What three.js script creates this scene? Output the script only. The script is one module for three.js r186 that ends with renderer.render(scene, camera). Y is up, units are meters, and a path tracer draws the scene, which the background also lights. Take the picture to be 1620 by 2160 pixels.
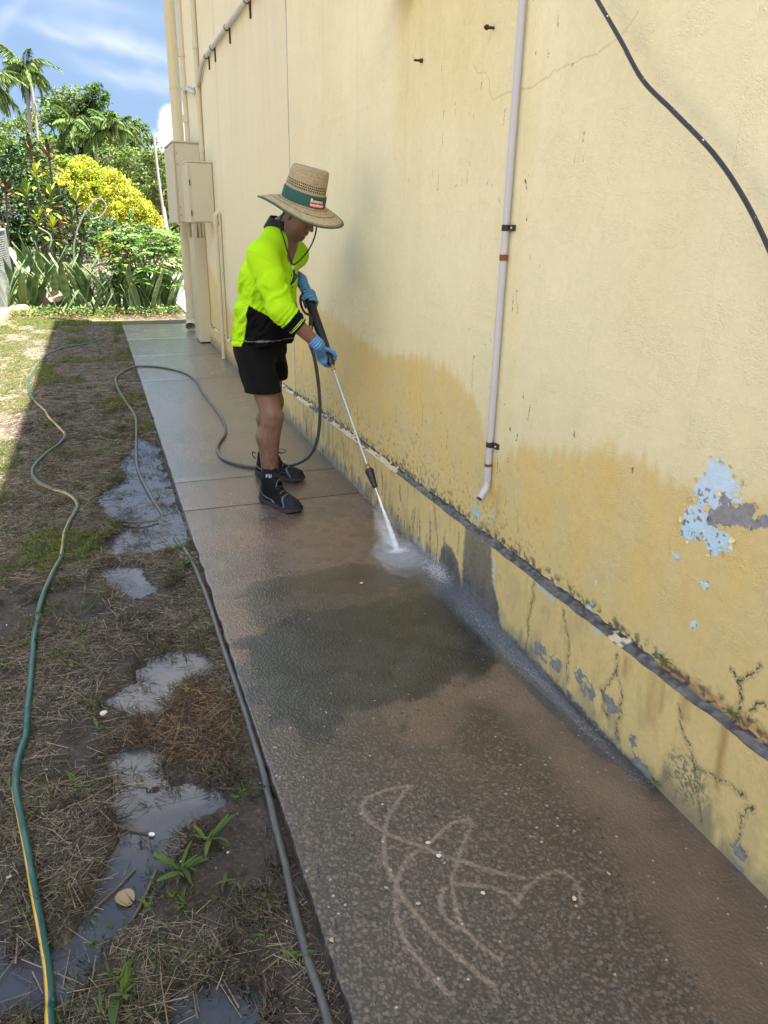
import * as THREE from 'three';
import { mergeGeometries } from 'three/addons/utils/BufferGeometryUtils.js';
import { RoundedBoxGeometry } from 'three/addons/geometries/RoundedBoxGeometry.js';

// ------------------------------------------------------------------ camera, sky, sun, exposure
const scene = new THREE.Scene();
const V = (x, y, z) => new THREE.Vector3(x, y, z);
const camera = new THREE.PerspectiveCamera(68.74, 768 / 1024, 0.05, 600);
camera.position.set(0, 1.6, 0);
camera.quaternion.setFromRotationMatrix(new THREE.Matrix4().makeBasis(V(0.93808, 0.01766, 0.34598), V(0.10819, 0.93382, -0.341), V(-0.3291, 0.35731, 0.87408)));
const renderer = new THREE.WebGLRenderer({ antialias: true });
renderer.toneMapping = THREE.LinearToneMapping;
renderer.toneMappingExposure = 4.75;
renderer.shadowMap.enabled = true;

const clamp = (x, a = 0, b = 1) => (x < a ? a : x > b ? b : x);
const lerp = (a, b, t) => a + (b - a) * t;
const sstep = (a, b, x) => { const t = clamp((x - a) / (b - a)); return t * t * (3 - 2 * t); };
function rng(seed) { let s = seed >>> 0; return () => { s = (s + 0x6d2b79f5) >>> 0; let t = Math.imul(s ^ (s >>> 15), 1 | s); t = (t + Math.imul(t ^ (t >>> 7), 61 | t)) ^ t; return ((t ^ (t >>> 14)) >>> 0) / 4294967296; }; }
const h3 = (x, y, z) => { let h = Math.imul(x, 374761393) + Math.imul(y, 668265263) + Math.imul(z, 1274126177); h = Math.imul(h ^ (h >>> 13), 1274126177); return ((h ^ (h >>> 16)) >>> 0) / 4294967296; };
function vn(x, y, z = 0) {
  const i = Math.floor(x), j = Math.floor(y), k = Math.floor(z), a = x - i, b = y - j, c = z - k, u = a * a * (3 - 2 * a), v = b * b * (3 - 2 * b), w = c * c * (3 - 2 * c);
  const p = (dx, dy, dz) => h3(i + dx, j + dy, k + dz);
  const n2 = (dz) => lerp(lerp(p(0, 0, dz), p(1, 0, dz), u), lerp(p(0, 1, dz), p(1, 1, dz), u), v);
  return c === 0 ? n2(0) : lerp(n2(0), n2(1), w);
}
function fbm(x, y, z = 0, o = 4) { let s = 0, a = 0.5, t = 0; for (let i = 0; i < o; i++) { s += a * vn(x, y, z); t += a; a *= 0.5; x = x * 2.03 + 17.1; y = y * 2.03 + 5.3; z = z ? z * 2.03 + 9.7 : 0; } return s / t; }
function worley(x, y) { // [distance to nearest, to second, id]
  const i = Math.floor(x), j = Math.floor(y); let d1 = 9, d2 = 9, id = 0;
  for (let dy = -1; dy < 2; dy++) for (let dx = -1; dx < 2; dx++) {
    const cx = i + dx + h3(i + dx, j + dy, 11), cy = j + dy + h3(i + dx, j + dy, 29), d = Math.hypot(cx - x, cy - y);
    if (d < d1) { d2 = d1; d1 = d; id = h3(i + dx, j + dy, 51); } else if (d < d2) d2 = d;
  }
  return [d1, d2, id];
}

const SUN = V(2.1, 7, 2.05).normalize();
function skyColor(x, y, z) {
  const el = Math.asin(clamp(y, -1, 1)), az = Math.atan2(x, -z);
  if (y < -0.02) return [0.16, 0.14, 0.1];
  const t = Math.pow(clamp(el / 1.5), 0.55);
  let r = lerp(0.10, 0.046, t), g = lerp(0.142, 0.092, t), b = lerp(0.20, 0.187, t);
  const cs = x * SUN.x + y * SUN.y + z * SUN.z, glow = Math.pow(clamp(cs), 6) * 0.5 + Math.pow(clamp(cs), 40) * 1.2;
  r += glow; g += glow * 0.97; b += glow * 0.92;
  // bright cloud added outside the view to light the shaded wall
  const k = 1 / (Math.max(y, 0) + 0.22), cx = x * k, cz = z * k;
  const wx = fbm(cx * 1.3 + 3, cz * 1.3, 0, 3) - 0.5, wz = fbm(cx * 1.3 + 31, cz * 1.3 + 7, 0, 3) - 0.5;
  let c = sstep(0.45, 0.63, fbm(cx * 1.5 + wx * 1.2 + 2.2, cz * 1.5 + wz * 1.2 + 4.6, 0, 6) + 0.03);
  const viewClearing = Math.exp(-((az - 0.02) ** 2) / 0.16 - (Math.max(0, Math.abs(el - 0.14) - 0.1) ** 2) / 0.004); // keeps the added cloud out of the blue sky in view
  c *= (1 - 0.985 * viewClearing) * lerp(0.12, 1, sstep(0.3, 0.62, el)) * (1 - 0.68 * Math.exp(-((az / 0.5) ** 2)) * sstep(1.1, 0.7, el)); // clearer low down and straight ahead
  // thin streaks of cirrus, descending to the right
  const streak = (a0, e0, slope, len, wid, seed) => {
    const da = az - a0, de = el - e0 - slope * da - (fbm(az * 22 + seed, el * 22, 0, 3) - 0.5) * 0.022;
    return Math.exp(-((da / len) ** 2) - (de / wid) ** 2) * (0.35 + 0.9 * fbm(az * 26 + seed * 3 - el * 20, el * 150 + az * 40, 0, 4));
  };
  const ci = clamp(0.85 * streak(0.07, 0.181, -0.22, 0.07, 0.0105, 3) + 0.75 * streak(0.075, 0.1515, -0.12, 0.06, 0.008, 8) + 0.55 * streak(0.0, 0.186, -0.2, 0.045, 0.006, 5) + 0.4 * streak(-0.055, 0.2, 0.9, 0.02, 0.01, 2) + 0.35 * streak(0.03, 0.215, -0.1, 0.08, 0.01, 9));
  // cumulus low on the right
  const cuN = fbm(az * 48, el * 60, 0, 5), cu = sstep(0.0, 0.35, 1.0 - Math.hypot((az - 0.125) / 0.062, (el - 0.082) / 0.05) + (cuN - 0.5) * 1.1);
  const lit = 1.0 + 0.35 * fbm(cx * 3 + 9, cz * 3, 0, 4);
  const cl = clamp(c * 0.95);
  r = lerp(r, 1.25 * lit, cl); g = lerp(g, 1.19 * lit, cl); b = lerp(b, 1.10 * lit, cl);
  r = lerp(r, 0.205, ci); g = lerp(g, 0.225, ci); b = lerp(b, 0.25, ci);
  const cuL = lerp(0.19, 0.30, sstep(0.03, 0.11, el + (cuN - 0.5) * 0.07));
  r = lerp(r, cuL * 0.98, cu); g = lerp(g, cuL * 1.0, cu); b = lerp(b, cuL * 1.06, cu);
  return [r, g, b];
}
{
  const W = 3072, H = 1536, data = new Float32Array(W * H * 4);
  for (let j = 0; j < H; j++) {
    const el = ((j + 0.5) / H - 0.5) * Math.PI, y = Math.sin(el), c = Math.cos(el);
    for (let i = 0; i < W; i++) {
      const a = ((i + 0.5) / W - 0.5) * 2 * Math.PI, o = (j * W + i) * 4, col = skyColor(Math.cos(a) * c, y, Math.sin(a) * c);
      data[o] = col[0]; data[o + 1] = col[1]; data[o + 2] = col[2]; data[o + 3] = 1;
    }
  }
  const t = new THREE.DataTexture(data, W, H, THREE.RGBAFormat, THREE.FloatType);
  t.mapping = THREE.EquirectangularReflectionMapping; t.magFilter = THREE.LinearFilter; t.needsUpdate = true;
  scene.background = t; scene.environment = t;
}
const sun = new THREE.DirectionalLight(new THREE.Color(1, 0.95, 0.86), 4.6);
sun.position.copy(SUN).multiplyScalar(60); sun.castShadow = true;
sun.shadow.mapSize.set(4096, 4096);
Object.assign(sun.shadow.camera, { left: -45, right: 45, top: 45, bottom: -45, near: 1, far: 160 });
scene.add(sun);

// ------------------------------------------------------------------ helpers
const used = new Map();
function numbered(n) { const k = used.get(n) || 0; used.set(n, k + 1); return k ? n + '_' + String(k).padStart(3, '0') : n; }
function tag(o, label, category, group, kind) {
  if (label) o.userData.label = label;
  if (category) o.userData.category = category;
  if (group) o.userData.group = group;
  if (kind) o.userData.kind = kind;
  return o;
}
function thing(name, label, category, p = [0, 0, 0], turn = 0, group) {
  const o = new THREE.Group(); o.name = numbered(name); o.position.set(...p); o.rotation.y = turn; scene.add(o);
  return tag(o, label, category, group);
}
function mesh(name, geo, mat, parent = scene) {
  const m = new THREE.Mesh(Array.isArray(geo) ? (geo.length > 1 ? mergeGeometries(geo.map(plain)) : geo[0]) : geo, mat);
  m.name = parent === scene ? numbered(name) : name; m.castShadow = m.receiveShadow = true; parent.add(m); return m;
}
function plain(g) { const q = g.index ? g.toNonIndexed() : g; for (const k of Object.keys(q.attributes)) if (!['position', 'normal', 'uv'].includes(k)) q.deleteAttribute(k); return q; }
const structure = (name, geo, mat) => tag(mesh(name, geo, mat), null, null, null, 'structure');
const std = (o) => new THREE.MeshStandardMaterial(o);
const phys = (o) => new THREE.MeshPhysicalMaterial(o);
const lin = (r, g, b) => new THREE.Color().setRGB(r, g, b);
const bx = (x0, x1, y0, y1, z0, z1) => new THREE.BoxGeometry(x1 - x0, y1 - y0, z1 - z0).translate((x0 + x1) / 2, (y0 + y1) / 2, (z0 + z1) / 2);
const rbx = (x0, x1, y0, y1, z0, z1, r = 0.008) => new RoundedBoxGeometry(x1 - x0, y1 - y0, z1 - z0, 2, r).translate((x0 + x1) / 2, (y0 + y1) / 2, (z0 + z1) / 2);
const curveOf = (pts) => new THREE.CatmullRomCurve3(pts.map((p) => V(...p)), false, 'centripetal');
const tube = (pts, r, seg = 40, rad = 8) => new THREE.TubeGeometry(curveOf(pts), seg, r, rad);
function rod(a, b, r0, r1 = r0, n = 12) { // a tapered rod from a to b
  const A = V(...a), B = V(...b), d = B.clone().sub(A), g = new THREE.CylinderGeometry(r1, r0, d.length(), n);
  g.applyQuaternion(new THREE.Quaternion().setFromUnitVectors(V(0, 1, 0), d.clone().normalize())); return g.translate((A.x + B.x) / 2, (A.y + B.y) / 2, (A.z + B.z) / 2);
}
function dataTex(w, h, fn, srgb = true, repeat = true) { // fn(u, v, i, j) gives linear colour or a value
  const d = new Uint8Array(w * h * 4);
  for (let j = 0; j < h; j++) for (let i = 0; i < w; i++) {
    let c = fn((i + 0.5) / w, (j + 0.5) / h, i, j); if (typeof c === 'number') c = [c, c, c];
    const o = (j * w + i) * 4;
    for (let k = 0; k < 3; k++) { let x = clamp(c[k]); if (srgb) x = x <= 0.0031308 ? 12.92 * x : 1.055 * Math.pow(x, 1 / 2.4) - 0.055; d[o + k] = Math.round(x * 255); }
    d[o + 3] = c.length > 3 ? Math.round(clamp(c[3]) * 255) : 255;
  }
  const t = new THREE.DataTexture(d, w, h); t.colorSpace = srgb ? THREE.SRGBColorSpace : THREE.NoColorSpace;
  t.magFilter = THREE.LinearFilter; t.wrapS = t.wrapT = repeat ? THREE.RepeatWrapping : THREE.ClampToEdgeWrapping; t.needsUpdate = true; return t;
}
function rep(t, a, b, ox = 0, oy = 0) { const c = t.clone(); c.repeat.set(a, b); c.offset.set(ox, oy); c.needsUpdate = true; return c; }
function blur(a, w, h, r, n = 2) {
  if (r < 1) return a; let src = a, dst = new Float32Array(w * h); const k = 1 / (2 * r + 1);
  for (let q = 0; q < n; q++) {
    for (let j = 0; j < h; j++) { let s = 0; for (let i = -r; i <= r; i++) s += src[j * w + clamp(i, 0, w - 1)]; for (let i = 0; i < w; i++) { dst[j * w + i] = s * k; s += src[j * w + Math.min(w - 1, i + r + 1)] - src[j * w + Math.max(0, i - r)]; } }
    const out = new Float32Array(w * h);
    for (let i = 0; i < w; i++) { let s = 0; for (let j = -r; j <= r; j++) s += dst[clamp(j, 0, h - 1) * w + i]; for (let j = 0; j < h; j++) { out[j * w + i] = s * k; s += dst[Math.min(h - 1, j + r + 1) * w + i] - dst[Math.max(0, j - r) * w + i]; } }
    src = out;
  }
  return src;
}
// a mask painted in metres: draws polygons and strokes into a float array
function maskOf(w, h, x0, x1, y0, y1, draw, r = 0) {
  const c = document.createElement('canvas'); c.width = w; c.height = h; const g = c.getContext('2d');
  g.fillStyle = '#000'; g.fillRect(0, 0, w, h);
  const X = (x) => ((x - x0) / (x1 - x0)) * w, Y = (y) => ((y - y0) / (y1 - y0)) * h;
  const path = (p) => { g.beginPath(); p.forEach(([a, b], i) => (i ? g.lineTo(X(a), Y(b)) : g.moveTo(X(a), Y(b)))); };
  draw({
    poly(p, v = 1) { g.fillStyle = `rgba(255,255,255,${v})`; path(p); g.closePath(); g.fill(); },
    line(p, wid, v = 1) { g.strokeStyle = `rgba(255,255,255,${v})`; g.lineWidth = (wid / (x1 - x0)) * w; g.lineCap = g.lineJoin = 'round'; path(p); g.stroke(); },
  });
  const px = g.getImageData(0, 0, w, h).data, a = new Float32Array(w * h); for (let i = 0; i < w * h; i++) a[i] = px[i * 4] / 255;
  const b = blur(a, w, h, r);
  return (x, y) => { const i = clamp(Math.floor(X(x)), 0, w - 1), j = clamp(Math.floor(Y(y)), 0, h - 1); return b[j * w + i]; };
}
const poly1 = (p) => (x) => { if (x <= p[0][0]) return p[0][1]; for (let i = 1; i < p.length; i++) if (x <= p[i][0]) return lerp(p[i - 1][1], p[i][1], (x - p[i - 1][0]) / (p[i][0] - p[i - 1][0])); return p[p.length - 1][1]; };
// loose triangles with vertex colours
class Tris {
  constructor() { this.p = []; this.c = []; this.i = []; }
  v(x, y, z, c) { this.p.push(x, y, z); this.c.push(c[0], c[1], c[2]); return this.p.length / 3 - 1; }
  f(...q) { for (let k = 2; k < q.length; k++) this.i.push(q[0], q[k - 1], q[k]); }
  get n() { return this.p.length / 3; }
  geo() {
    const g = new THREE.BufferGeometry(); g.setAttribute('position', new THREE.Float32BufferAttribute(this.p, 3)); g.setAttribute('color', new THREE.Float32BufferAttribute(this.c, 3));
    g.setIndex(this.i); g.computeVertexNormals(); return g;
  }
}
const vcol = std({ vertexColors: true, roughness: 0.85 });

// ------------------------------------------------------------------ tile textures
const stuccoBump = dataTex(1280, 1280, (u, v) => { // seamless by blending shifted copies
  const f = (x, y) => { const a = fbm(x * 92, y * 92, 0, 3), b = vn(x * 210, y * 180), w = worley(x * 130 + a * 0.8, y * 130), tr = fbm(x * 7 + 3, y * 16, 0, 3), pt = sstep(0.45, 0.6, fbm(x * 5 + 11, y * 5, 0, 2)); return clamp(lerp(1, 0.45, pt) * (0.36 * a + 0.14 * b + 0.18 * (1 - w[0])) + 0.14 * tr + 0.2); };
  const s = sstep(0, 1, clamp((u - 0.82) / 0.18)), t = sstep(0, 1, clamp((v - 0.82) / 0.18));
  if (s === 0 && t === 0) return f(u, v); return lerp(lerp(f(u, v), f(u - 1 + 10, v), s), lerp(f(u, v - 1 + 10), f(u - 1 + 10, v - 1 + 10), s), t);
}, false);
const soilTile = dataTex(1024, 1024, (u, v) => {
  const f = (x, y) => { const a = fbm(x * 14, y * 14, 0, 5), w = worley(x * 70, y * 70), w2 = worley(x * 24 + 5, y * 24); let g = 0.4 + 0.62 * a - 0.25 * sstep(0.2, 0.6, w[0]) + (w2[2] > 0.9 && w2[0] < 0.22 ? 0.6 : 0) + (w[2] > 0.94 && w[0] < 0.3 ? 0.7 : 0); return g; };
  const s = sstep(0, 1, clamp((u - 0.8) / 0.2)), t = sstep(0, 1, clamp((v - 0.8) / 0.2));
  const g = lerp(lerp(f(u, v), f(u + 9, v), s), lerp(f(u, v + 9), f(u + 9, v + 9), s), t);
  const q = vn(u * 40, v * 40); return [g * 0.8, g * lerp(0.72, 0.8, q), g * lerp(0.6, 0.76, q)];
});
const soilBump = dataTex(512, 512, (u, v) => {
  const f = (x, y) => 0.6 * fbm(x * 18, y * 18, 0, 5) + 0.4 * (1 - worley(x * 40, y * 40)[0]);
  const s = sstep(0, 1, clamp((u - 0.8) / 0.2)), t = sstep(0, 1, clamp((v - 0.8) / 0.2));
  return lerp(lerp(f(u, v), f(u + 9, v), s), lerp(f(u, v + 9), f(u + 9, v + 9), s), t);
}, false);

// ------------------------------------------------------------------ the yellow building
const WX = 1.478, PX = 1.452;               // wall face, plinth face
const ledgeY = poly1([[-12.1, 0.25], [-6.3, 0.272], [-4.6, 0.318], [-3.1, 0.345], [-2.3, 0.362], [-1.3, 0.378], [0, 0.39]]);
const building = thing('building', 'pale yellow rendered building wall with peeling paint along its stained base', 'building');
const CREAM = [0.765, 0.695, 0.445], DAMPC = [0.645, 0.475, 0.165];
{
  const dampY = poly1([[-6.1, 1.25], [-5.69, 1.21], [-5.56, 1.05], [-4.95, 1.05], [-4.53, 0.98], [-4.01, 0.94], [-3.34, 0.995], [-3.02, 0.974], [-2.8, 0.904], [-2.67, 0.742], [-2.58, 0.735], [-2.45, 0.841], [-2.16, 0.908], [-1.97, 0.927], [-1.77, 0.93], [-1.58, 0.937], [-1.38, 0.978], [-1.27, 1.0], [-0.5, 1.05]]);
  const Z0 = -6.075, Z1 = -0.5, Y0 = 0.2, Y1 = 3.4, W = 2048, H = 1176;
  const BLUE = [[-1.529, 0.921], [-1.507, 0.973], [-1.485, 1.024], [-1.47, 1.046], [-1.443, 1.052], [-1.432, 1.037], [-1.404, 1.033], [-1.394, 1.009], [-1.366, 1.012], [-1.363, 0.989], [-1.35, 0.952], [-1.37, 0.941], [-1.414, 0.929], [-1.457, 0.907], [-1.448, 0.865], [-1.409, 0.874], [-1.37, 0.864], [-1.353, 0.846], [-1.349, 0.825], [-1.386, 0.813], [-1.415, 0.78], [-1.437, 0.804], [-1.464, 0.826], [-1.464, 0.81], [-1.501, 0.798], [-1.538, 0.793], [-1.544, 0.849], [-1.53, 0.887], [-1.5, 0.908], [-1.498, 0.935]];
  const GREY = [[-1.423, 0.966], [-1.398, 0.959], [-1.382, 0.943], [-1.311, 0.972], [-1.302, 0.951], [-1.315, 0.931], [-1.304, 0.929], [-1.285, 0.952], [-1.242, 0.956], [-1.2, 0.955], [-1.2, 0.925], [-1.278, 0.925], [-1.302, 0.906], [-1.34, 0.897], [-1.38, 0.888], [-1.393, 0.874], [-1.448, 0.865], [-1.459, 0.877], [-1.453, 0.905], [-1.421, 0.926]];
  const CHIPS = [[[-1.564, 0.734], [-1.556, 0.741], [-1.533, 0.733], [-1.533, 0.722], [-1.552, 0.72]], [[-1.443, 0.696], [-1.415, 0.709], [-1.401, 0.706], [-1.41, 0.69], [-1.427, 0.689]], [[-1.447, 0.566], [-1.433, 0.584], [-1.414, 0.572], [-1.428, 0.56], [-1.442, 0.546]], [[-1.889, 0.488], [-1.878, 0.498], [-1.867, 0.49], [-1.883, 0.478]], [[-1.913, 0.378], [-1.891, 0.413], [-1.877, 0.396], [-1.896, 0.371]], [[-1.846, 0.467], [-1.837, 0.48], [-1.834, 0.465]]];
  const TURQ = [[[-2.807, 0.431], [-2.775, 0.444], [-2.699, 0.412], [-2.746, 0.394], [-2.799, 0.402]], [[-2.624, 0.466], [-2.608, 0.471], [-2.605, 0.424], [-2.626, 0.424]]];
  const M = (draw, r) => maskOf(W, H, Z0, Z1, Y0, Y1, draw, r);
  const mBlue = M((g) => { g.poly(BLUE); CHIPS.forEach((c) => g.poly(c)); }), mGrey = M((g) => g.poly(GREY)), mTurq = M((g) => TURQ.forEach((c) => g.poly(c)));
  const r = rng(5), jag = (l, q, a) => l.flatMap((p, i) => (i ? [0.3, 0.62, 1].map((f) => [lerp(l[i - 1][0], p[0], f) + (f < 1 ? (q() - 0.5) * a * 2 : 0), lerp(l[i - 1][1], p[1], f) + (f < 1 ? (q() - 0.5) * a : 0)]) : [p]));
  const mCrack = M((g) => {
    g.line([[-3.026, 2.191], [-2.98, 2.155], [-2.919, 2.15], [-2.885, 2.117], [-2.88, 2.081], [-2.846, 2.049], [-2.737, 2.058], [-2.667, 2.06], [-2.6, 2.052], [-2.558, 2.051], [-2.52, 2.062], [-2.476, 2.066], [-2.455, 2.068], [-2.434, 2.082], [-2.41, 2.079], [-2.35, 2.087], [-2.32, 2.083], [-2.273, 2.092], [-2.198, 2.088], [-2.142, 2.106], [-2.092, 2.112], [-2.022, 2.158]], 0.005, 0.4);
  });
  const mDark = M((g) => {
    for (const l of [[[-1.281, 0.512], [-1.247, 0.499], [-1.238, 0.47], [-1.23, 0.42]], [[-1.247, 0.499], [-1.225, 0.53], [-1.198, 0.576]], [[-1.10, 0.492], [-1.137, 0.49], [-1.18, 0.474], [-1.195, 0.444], [-1.192, 0.404]]]) { const j = jag(l, r, 0.009); g.line(j, 0.005, 0.9); g.line(j, 0.02, 0.3); }
    for (let i = 0; i < 60; i++) { // run-off dashes under the bracket and along the pipe
      const z = i < 40 ? -3.7 + r() * 1.5 : -2.75 + r() * 0.4, y = i < 40 ? 1.75 + r() * r() * 1.4 : 0.6 + r() * 2, l = 0.006 + r() * r() * 0.09;
      g.line([[z, y], [z + (r() - 0.5) * 0.012, y - l]], 0.002 + r() * 0.004, 0.3 + r() * 0.5);
    }
    for (const [z, y] of [[-2.56, 1.76], [-2.55, 1.74], [-2.53, 1.64], [-2.56, 1.38], [-2.53, 0.86], [-2.47, 0.85], [-2.1, 0.95], [-1.78, 0.92]]) g.line([[z, y], [z + 0.003, y - 0.01]], 0.008, 0.85);
    for (let i = 0; i < 420; i++) { const z = -6.05 + 3.6 * r() ** 1.2, y = 0.3 + r() ** 2 * 0.9, l = r() < 0.12 ? 0.03 + r() * 0.12 : 0.004; g.line([[z, y], [z + (r() - 0.5) * 0.01, y - l]], 0.003 + r() * 0.005, 0.25 + r() * 0.5); }
  });
  const mRust = M((g) => { g.line([[-1.5, 0.388], [-1.3, 0.4], [-1.0, 0.4]], 0.022, 0.9); g.line([[-2.58, 0.6], [-2.6, 0.36]], 0.03, 0.3); }, 3);
  const nearTex = dataTex(W, H, (u, v) => {
    const z = lerp(Z0, Z1, u), y = lerp(Y0, Y1, v);
    const n1 = fbm(z * 2.2, y * 2.2, 0, 4) - 0.5, n2 = fbm(z * 9 + 3, y * 5, 0, 4) - 0.5, nf = fbm(z * 70, y * 70, 0, 2) - 0.5, spike = fbm(z * 34, y * 9, 0, 4) - 0.5;
    const paintedDim = lerp(0.9, 1, sstep(-5.8, -3.2, z)); let c = CREAM.map((a, k) => paintedDim * a * (1 + n1 * 0.10 + n2 * 0.06 + nf * 0.08 + (k === 2 ? n1 * 0.12 : 0)));  // shade put into the paint, deepening towards the far joint
    const edge = dampY(z) + n1 * 0.12 + spike * 0.09 + nf * 0.05, d = sstep(0.05, -0.05, y - edge), soft = sstep(0.5, -0.3, y - edge) * 0.3;
    const dd = Math.max(d * (0.85 + n2 * 0.5 + 0.08 * n1), soft);
    c = c.map((a, k) => lerp(a, DAMPC[k] * (1 + n2 * 0.22 + nf * 0.12), clamp(dd)));
    const wash = sstep(-3.95, -3.75, z) * sstep(-2.5, -2.9, z) * sstep(1.5, 2.6, y) * (0.55 + 0.9 * fbm(z * 16, y * 1.2, 0, 3));
    c = [c[0] * (1 - 0.08 * wash), c[1] * (1 - 0.12 * wash), c[2] * (1 - 0.26 * wash)];
    const drip = sstep(0.54, 0.8, fbm(z * 22 + 7, y * 0.9, 0, 3)) * sstep(0.6, 2.4, y) * 0.12 * sstep(-1.6, -2.6, z);
    c = [c[0] * (1 - 0.25 * drip), c[1] * (1 - 0.28 * drip), c[2] * (1 - 0.45 * drip)];
    const band = sstep(0.07, 0.0, Math.abs(z + 2.56 + 0.02 * n2)) * 0.5 * sstep(3, 1.2, y); c = [c[0] * (1 - 0.03 * band), c[1] * (1 - 0.07 * band), c[2] * (1 - 0.25 * band)];
    const wz = z + (fbm(z * 80, y * 80, 0, 3) - 0.5) * 0.018, wy = y + (fbm(z * 80 + 40, y * 80, 0, 3) - 0.5) * 0.018;
    const mold = sstep(0.62, 0.75, fbm(z * 60, y * 60, 0, 2)) * sstep(0.7, 0.3, y) * sstep(-1.5, -3, z) * 0.5;
    c = c.map((a) => a * (1 - mold));
    const cr = mCrack(wz * 0.4 + z * 0.6, wy * 0.4 + y * 0.6); c = [c[0] * (1 - 0.5 * cr), c[1] * (1 - 0.55 * cr), c[2] * (1 - 0.7 * cr)];
    const ru = mRust(wz, wy) * (0.5 + 1.2 * fbm(z * 40, y * 12)); c = c.map((a, k) => lerp(a, [0.36, 0.17, 0.045][k], clamp(ru * 0.8)));
    if (mBlue(wz, wy) > 0.5) { const hole = fbm(z * 90, y * 90, 0, 2) > 0.66 && y < 0.96; c = hole ? [0.27, 0.27, 0.29] : [0.55 + nf * 0.1, 0.68 + nf * 0.1, 0.80]; if (y < 0.86) c[0] *= 0.9; }
    if (mGrey(wz, wy) > 0.5) c = [0.27, 0.265, 0.28].map((a) => a * (1 + nf * 0.5 + n2 * 0.3));
    if (mTurq(wz, wy) > 0.5) c = [0.36, 0.58, 0.53].map((a) => a * (1 + nf * 0.3));
    const dk = mDark(wz * 0.5 + z * 0.5, wy * 0.5 + y * 0.5) * (vn(z * 260, y * 260) > 0.4 ? 1.2 : 0.2); c = c.map((a) => lerp(a, 0.05, clamp(dk)));
    const le = sstep(0.05, 0.0, y - ledgeY(z) - 0.01 + nf * 0.05) * sstep(0.42, 0.6, fbm(z * 45, y * 45, 0, 3)) ; c = c.map((a) => lerp(a, 0.06, le * 0.85));
    const pin = h3(Math.floor(z * 500), Math.floor(y * 500), 3) > 0.9985 ? 0.5 : 0; c = c.map((a) => a * (1 - pin * sstep(-1.2, -3, z)));
    return c;
  }, true, false);
  const farTex = dataTex(1024, 768, (u, v) => { // wall beyond the first joint: z -12 .. -6.09
    const z = lerp(-12, -6.09, u), y = lerp(0.2, 4.6, v), n1 = fbm(z * 1.6, y * 1.2, 0, 4) - 0.5, n2 = fbm(z * 14, y * 1.5, 0, 3) - 0.5, nf = fbm(z * 50, y * 50, 0, 2) - 0.5;
    let c = [0.64, 0.59, 0.41].map((a, k) => a * (1 + n1 * 0.08 + n2 * 0.09 + nf * 0.06));  // greyer than the near cream: skylight on the far wall put into the paint
    const warm = clamp(sstep(2.6, 0.9, y + n1 * 1.2) * 0.75 + sstep(-9.4, -7, z + n1 * 2) * sstep(3.2, 2.0, y) * 0.25);
    c = c.map((a, k) => lerp(a, [0.69, 0.605, 0.365][k], warm));
    const eY = poly1([[-12, 1.25], [-10.8, 1.1], [-10.2, 0.91], [-9.7, 0.72], [-9.4, 0.62], [-8.7, 0.66], [-7, 1.05], [-6.1, 1.3]])(z) + n2 * 0.25 + n1 * 0.2, d = sstep(0.06, -0.06, y - eY);
    c = c.map((a, k) => lerp(a, DAMPC[k] * (1 + n2 * 0.2), d * 0.8));
    return c;
  }, true, false);
  const bump = rep(stuccoBump, 5.575 / 0.5, 3.2 / 0.5), bump2 = rep(stuccoBump, 5.9 / 0.5, 6.9 / 0.5);
  const nearMat = std({ map: nearTex, bumpMap: bump, bumpScale: 0.0045, roughness: 0.82 }), farMat = std({ map: farTex, bumpMap: bump2, bumpScale: 0.003, roughness: 0.85 }), cream = std({ color: lin(...CREAM), bumpMap: rep(stuccoBump, 12, 12), bumpScale: 0.004, roughness: 0.85 });
  // a wall panel facing -x whose uv runs along z and y
  const face = (z0, z1, y0, y1, ty0, ty1, tz0, tz1) => {
    const g = new THREE.BufferGeometry(), U = (z) => (z - tz0) / (tz1 - tz0), T = (y) => (y - ty0) / (ty1 - ty0);
    g.setAttribute('position', new THREE.Float32BufferAttribute([WX, y0, z0, WX, y0, z1, WX, y1, z1, WX, y1, z0], 3));
    g.setAttribute('normal', new THREE.Float32BufferAttribute([-1, 0, 0, -1, 0, 0, -1, 0, 0, -1, 0, 0], 3));
    g.setAttribute('uv', new THREE.Float32BufferAttribute([U(z0), T(y0), U(z1), T(y0), U(z1), T(y1), U(z0), T(y1)], 2));
    g.setIndex([0, 1, 2, 0, 2, 3]); return g;
  };
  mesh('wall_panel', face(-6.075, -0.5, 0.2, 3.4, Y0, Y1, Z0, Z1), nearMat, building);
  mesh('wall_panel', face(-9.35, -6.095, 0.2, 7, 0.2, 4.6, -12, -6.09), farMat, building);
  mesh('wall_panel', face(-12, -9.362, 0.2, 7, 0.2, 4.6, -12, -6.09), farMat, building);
  mesh('wall_panel', face(-6.075, -0.5, 3.4, 7, 0, 1, Z0, Z1), cream, building);
  mesh('wall_panel', bx(WX, WX + 0.011, -0.19, 6.99, -0.5, 11.99), cream, building);
  mesh('wall_core', bx(WX + 0.012, 9, -0.2, 7, -11.995, 12), cream, building);
  mesh('end_wall', bx(WX, 9, -0.2, 7, -12.02, -12), cream, building);
  mesh('roof', bx(WX - 0.06, 9.1, 7, 7.12, -12.08, 12.1), std({ color: lin(0.4, 0.4, 0.4), roughness: 0.6 }), building);
  // sealed expansion joints
  const sealTex = dataTex(64, 1024, (u, v) => { const n = fbm(u * 4, v * 60, 0, 4); const g = lerp(0.24, 0.46, n) * (n > 0.62 ? 0.7 : 1); return [g * 0.93, g, g * 0.9]; });
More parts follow.
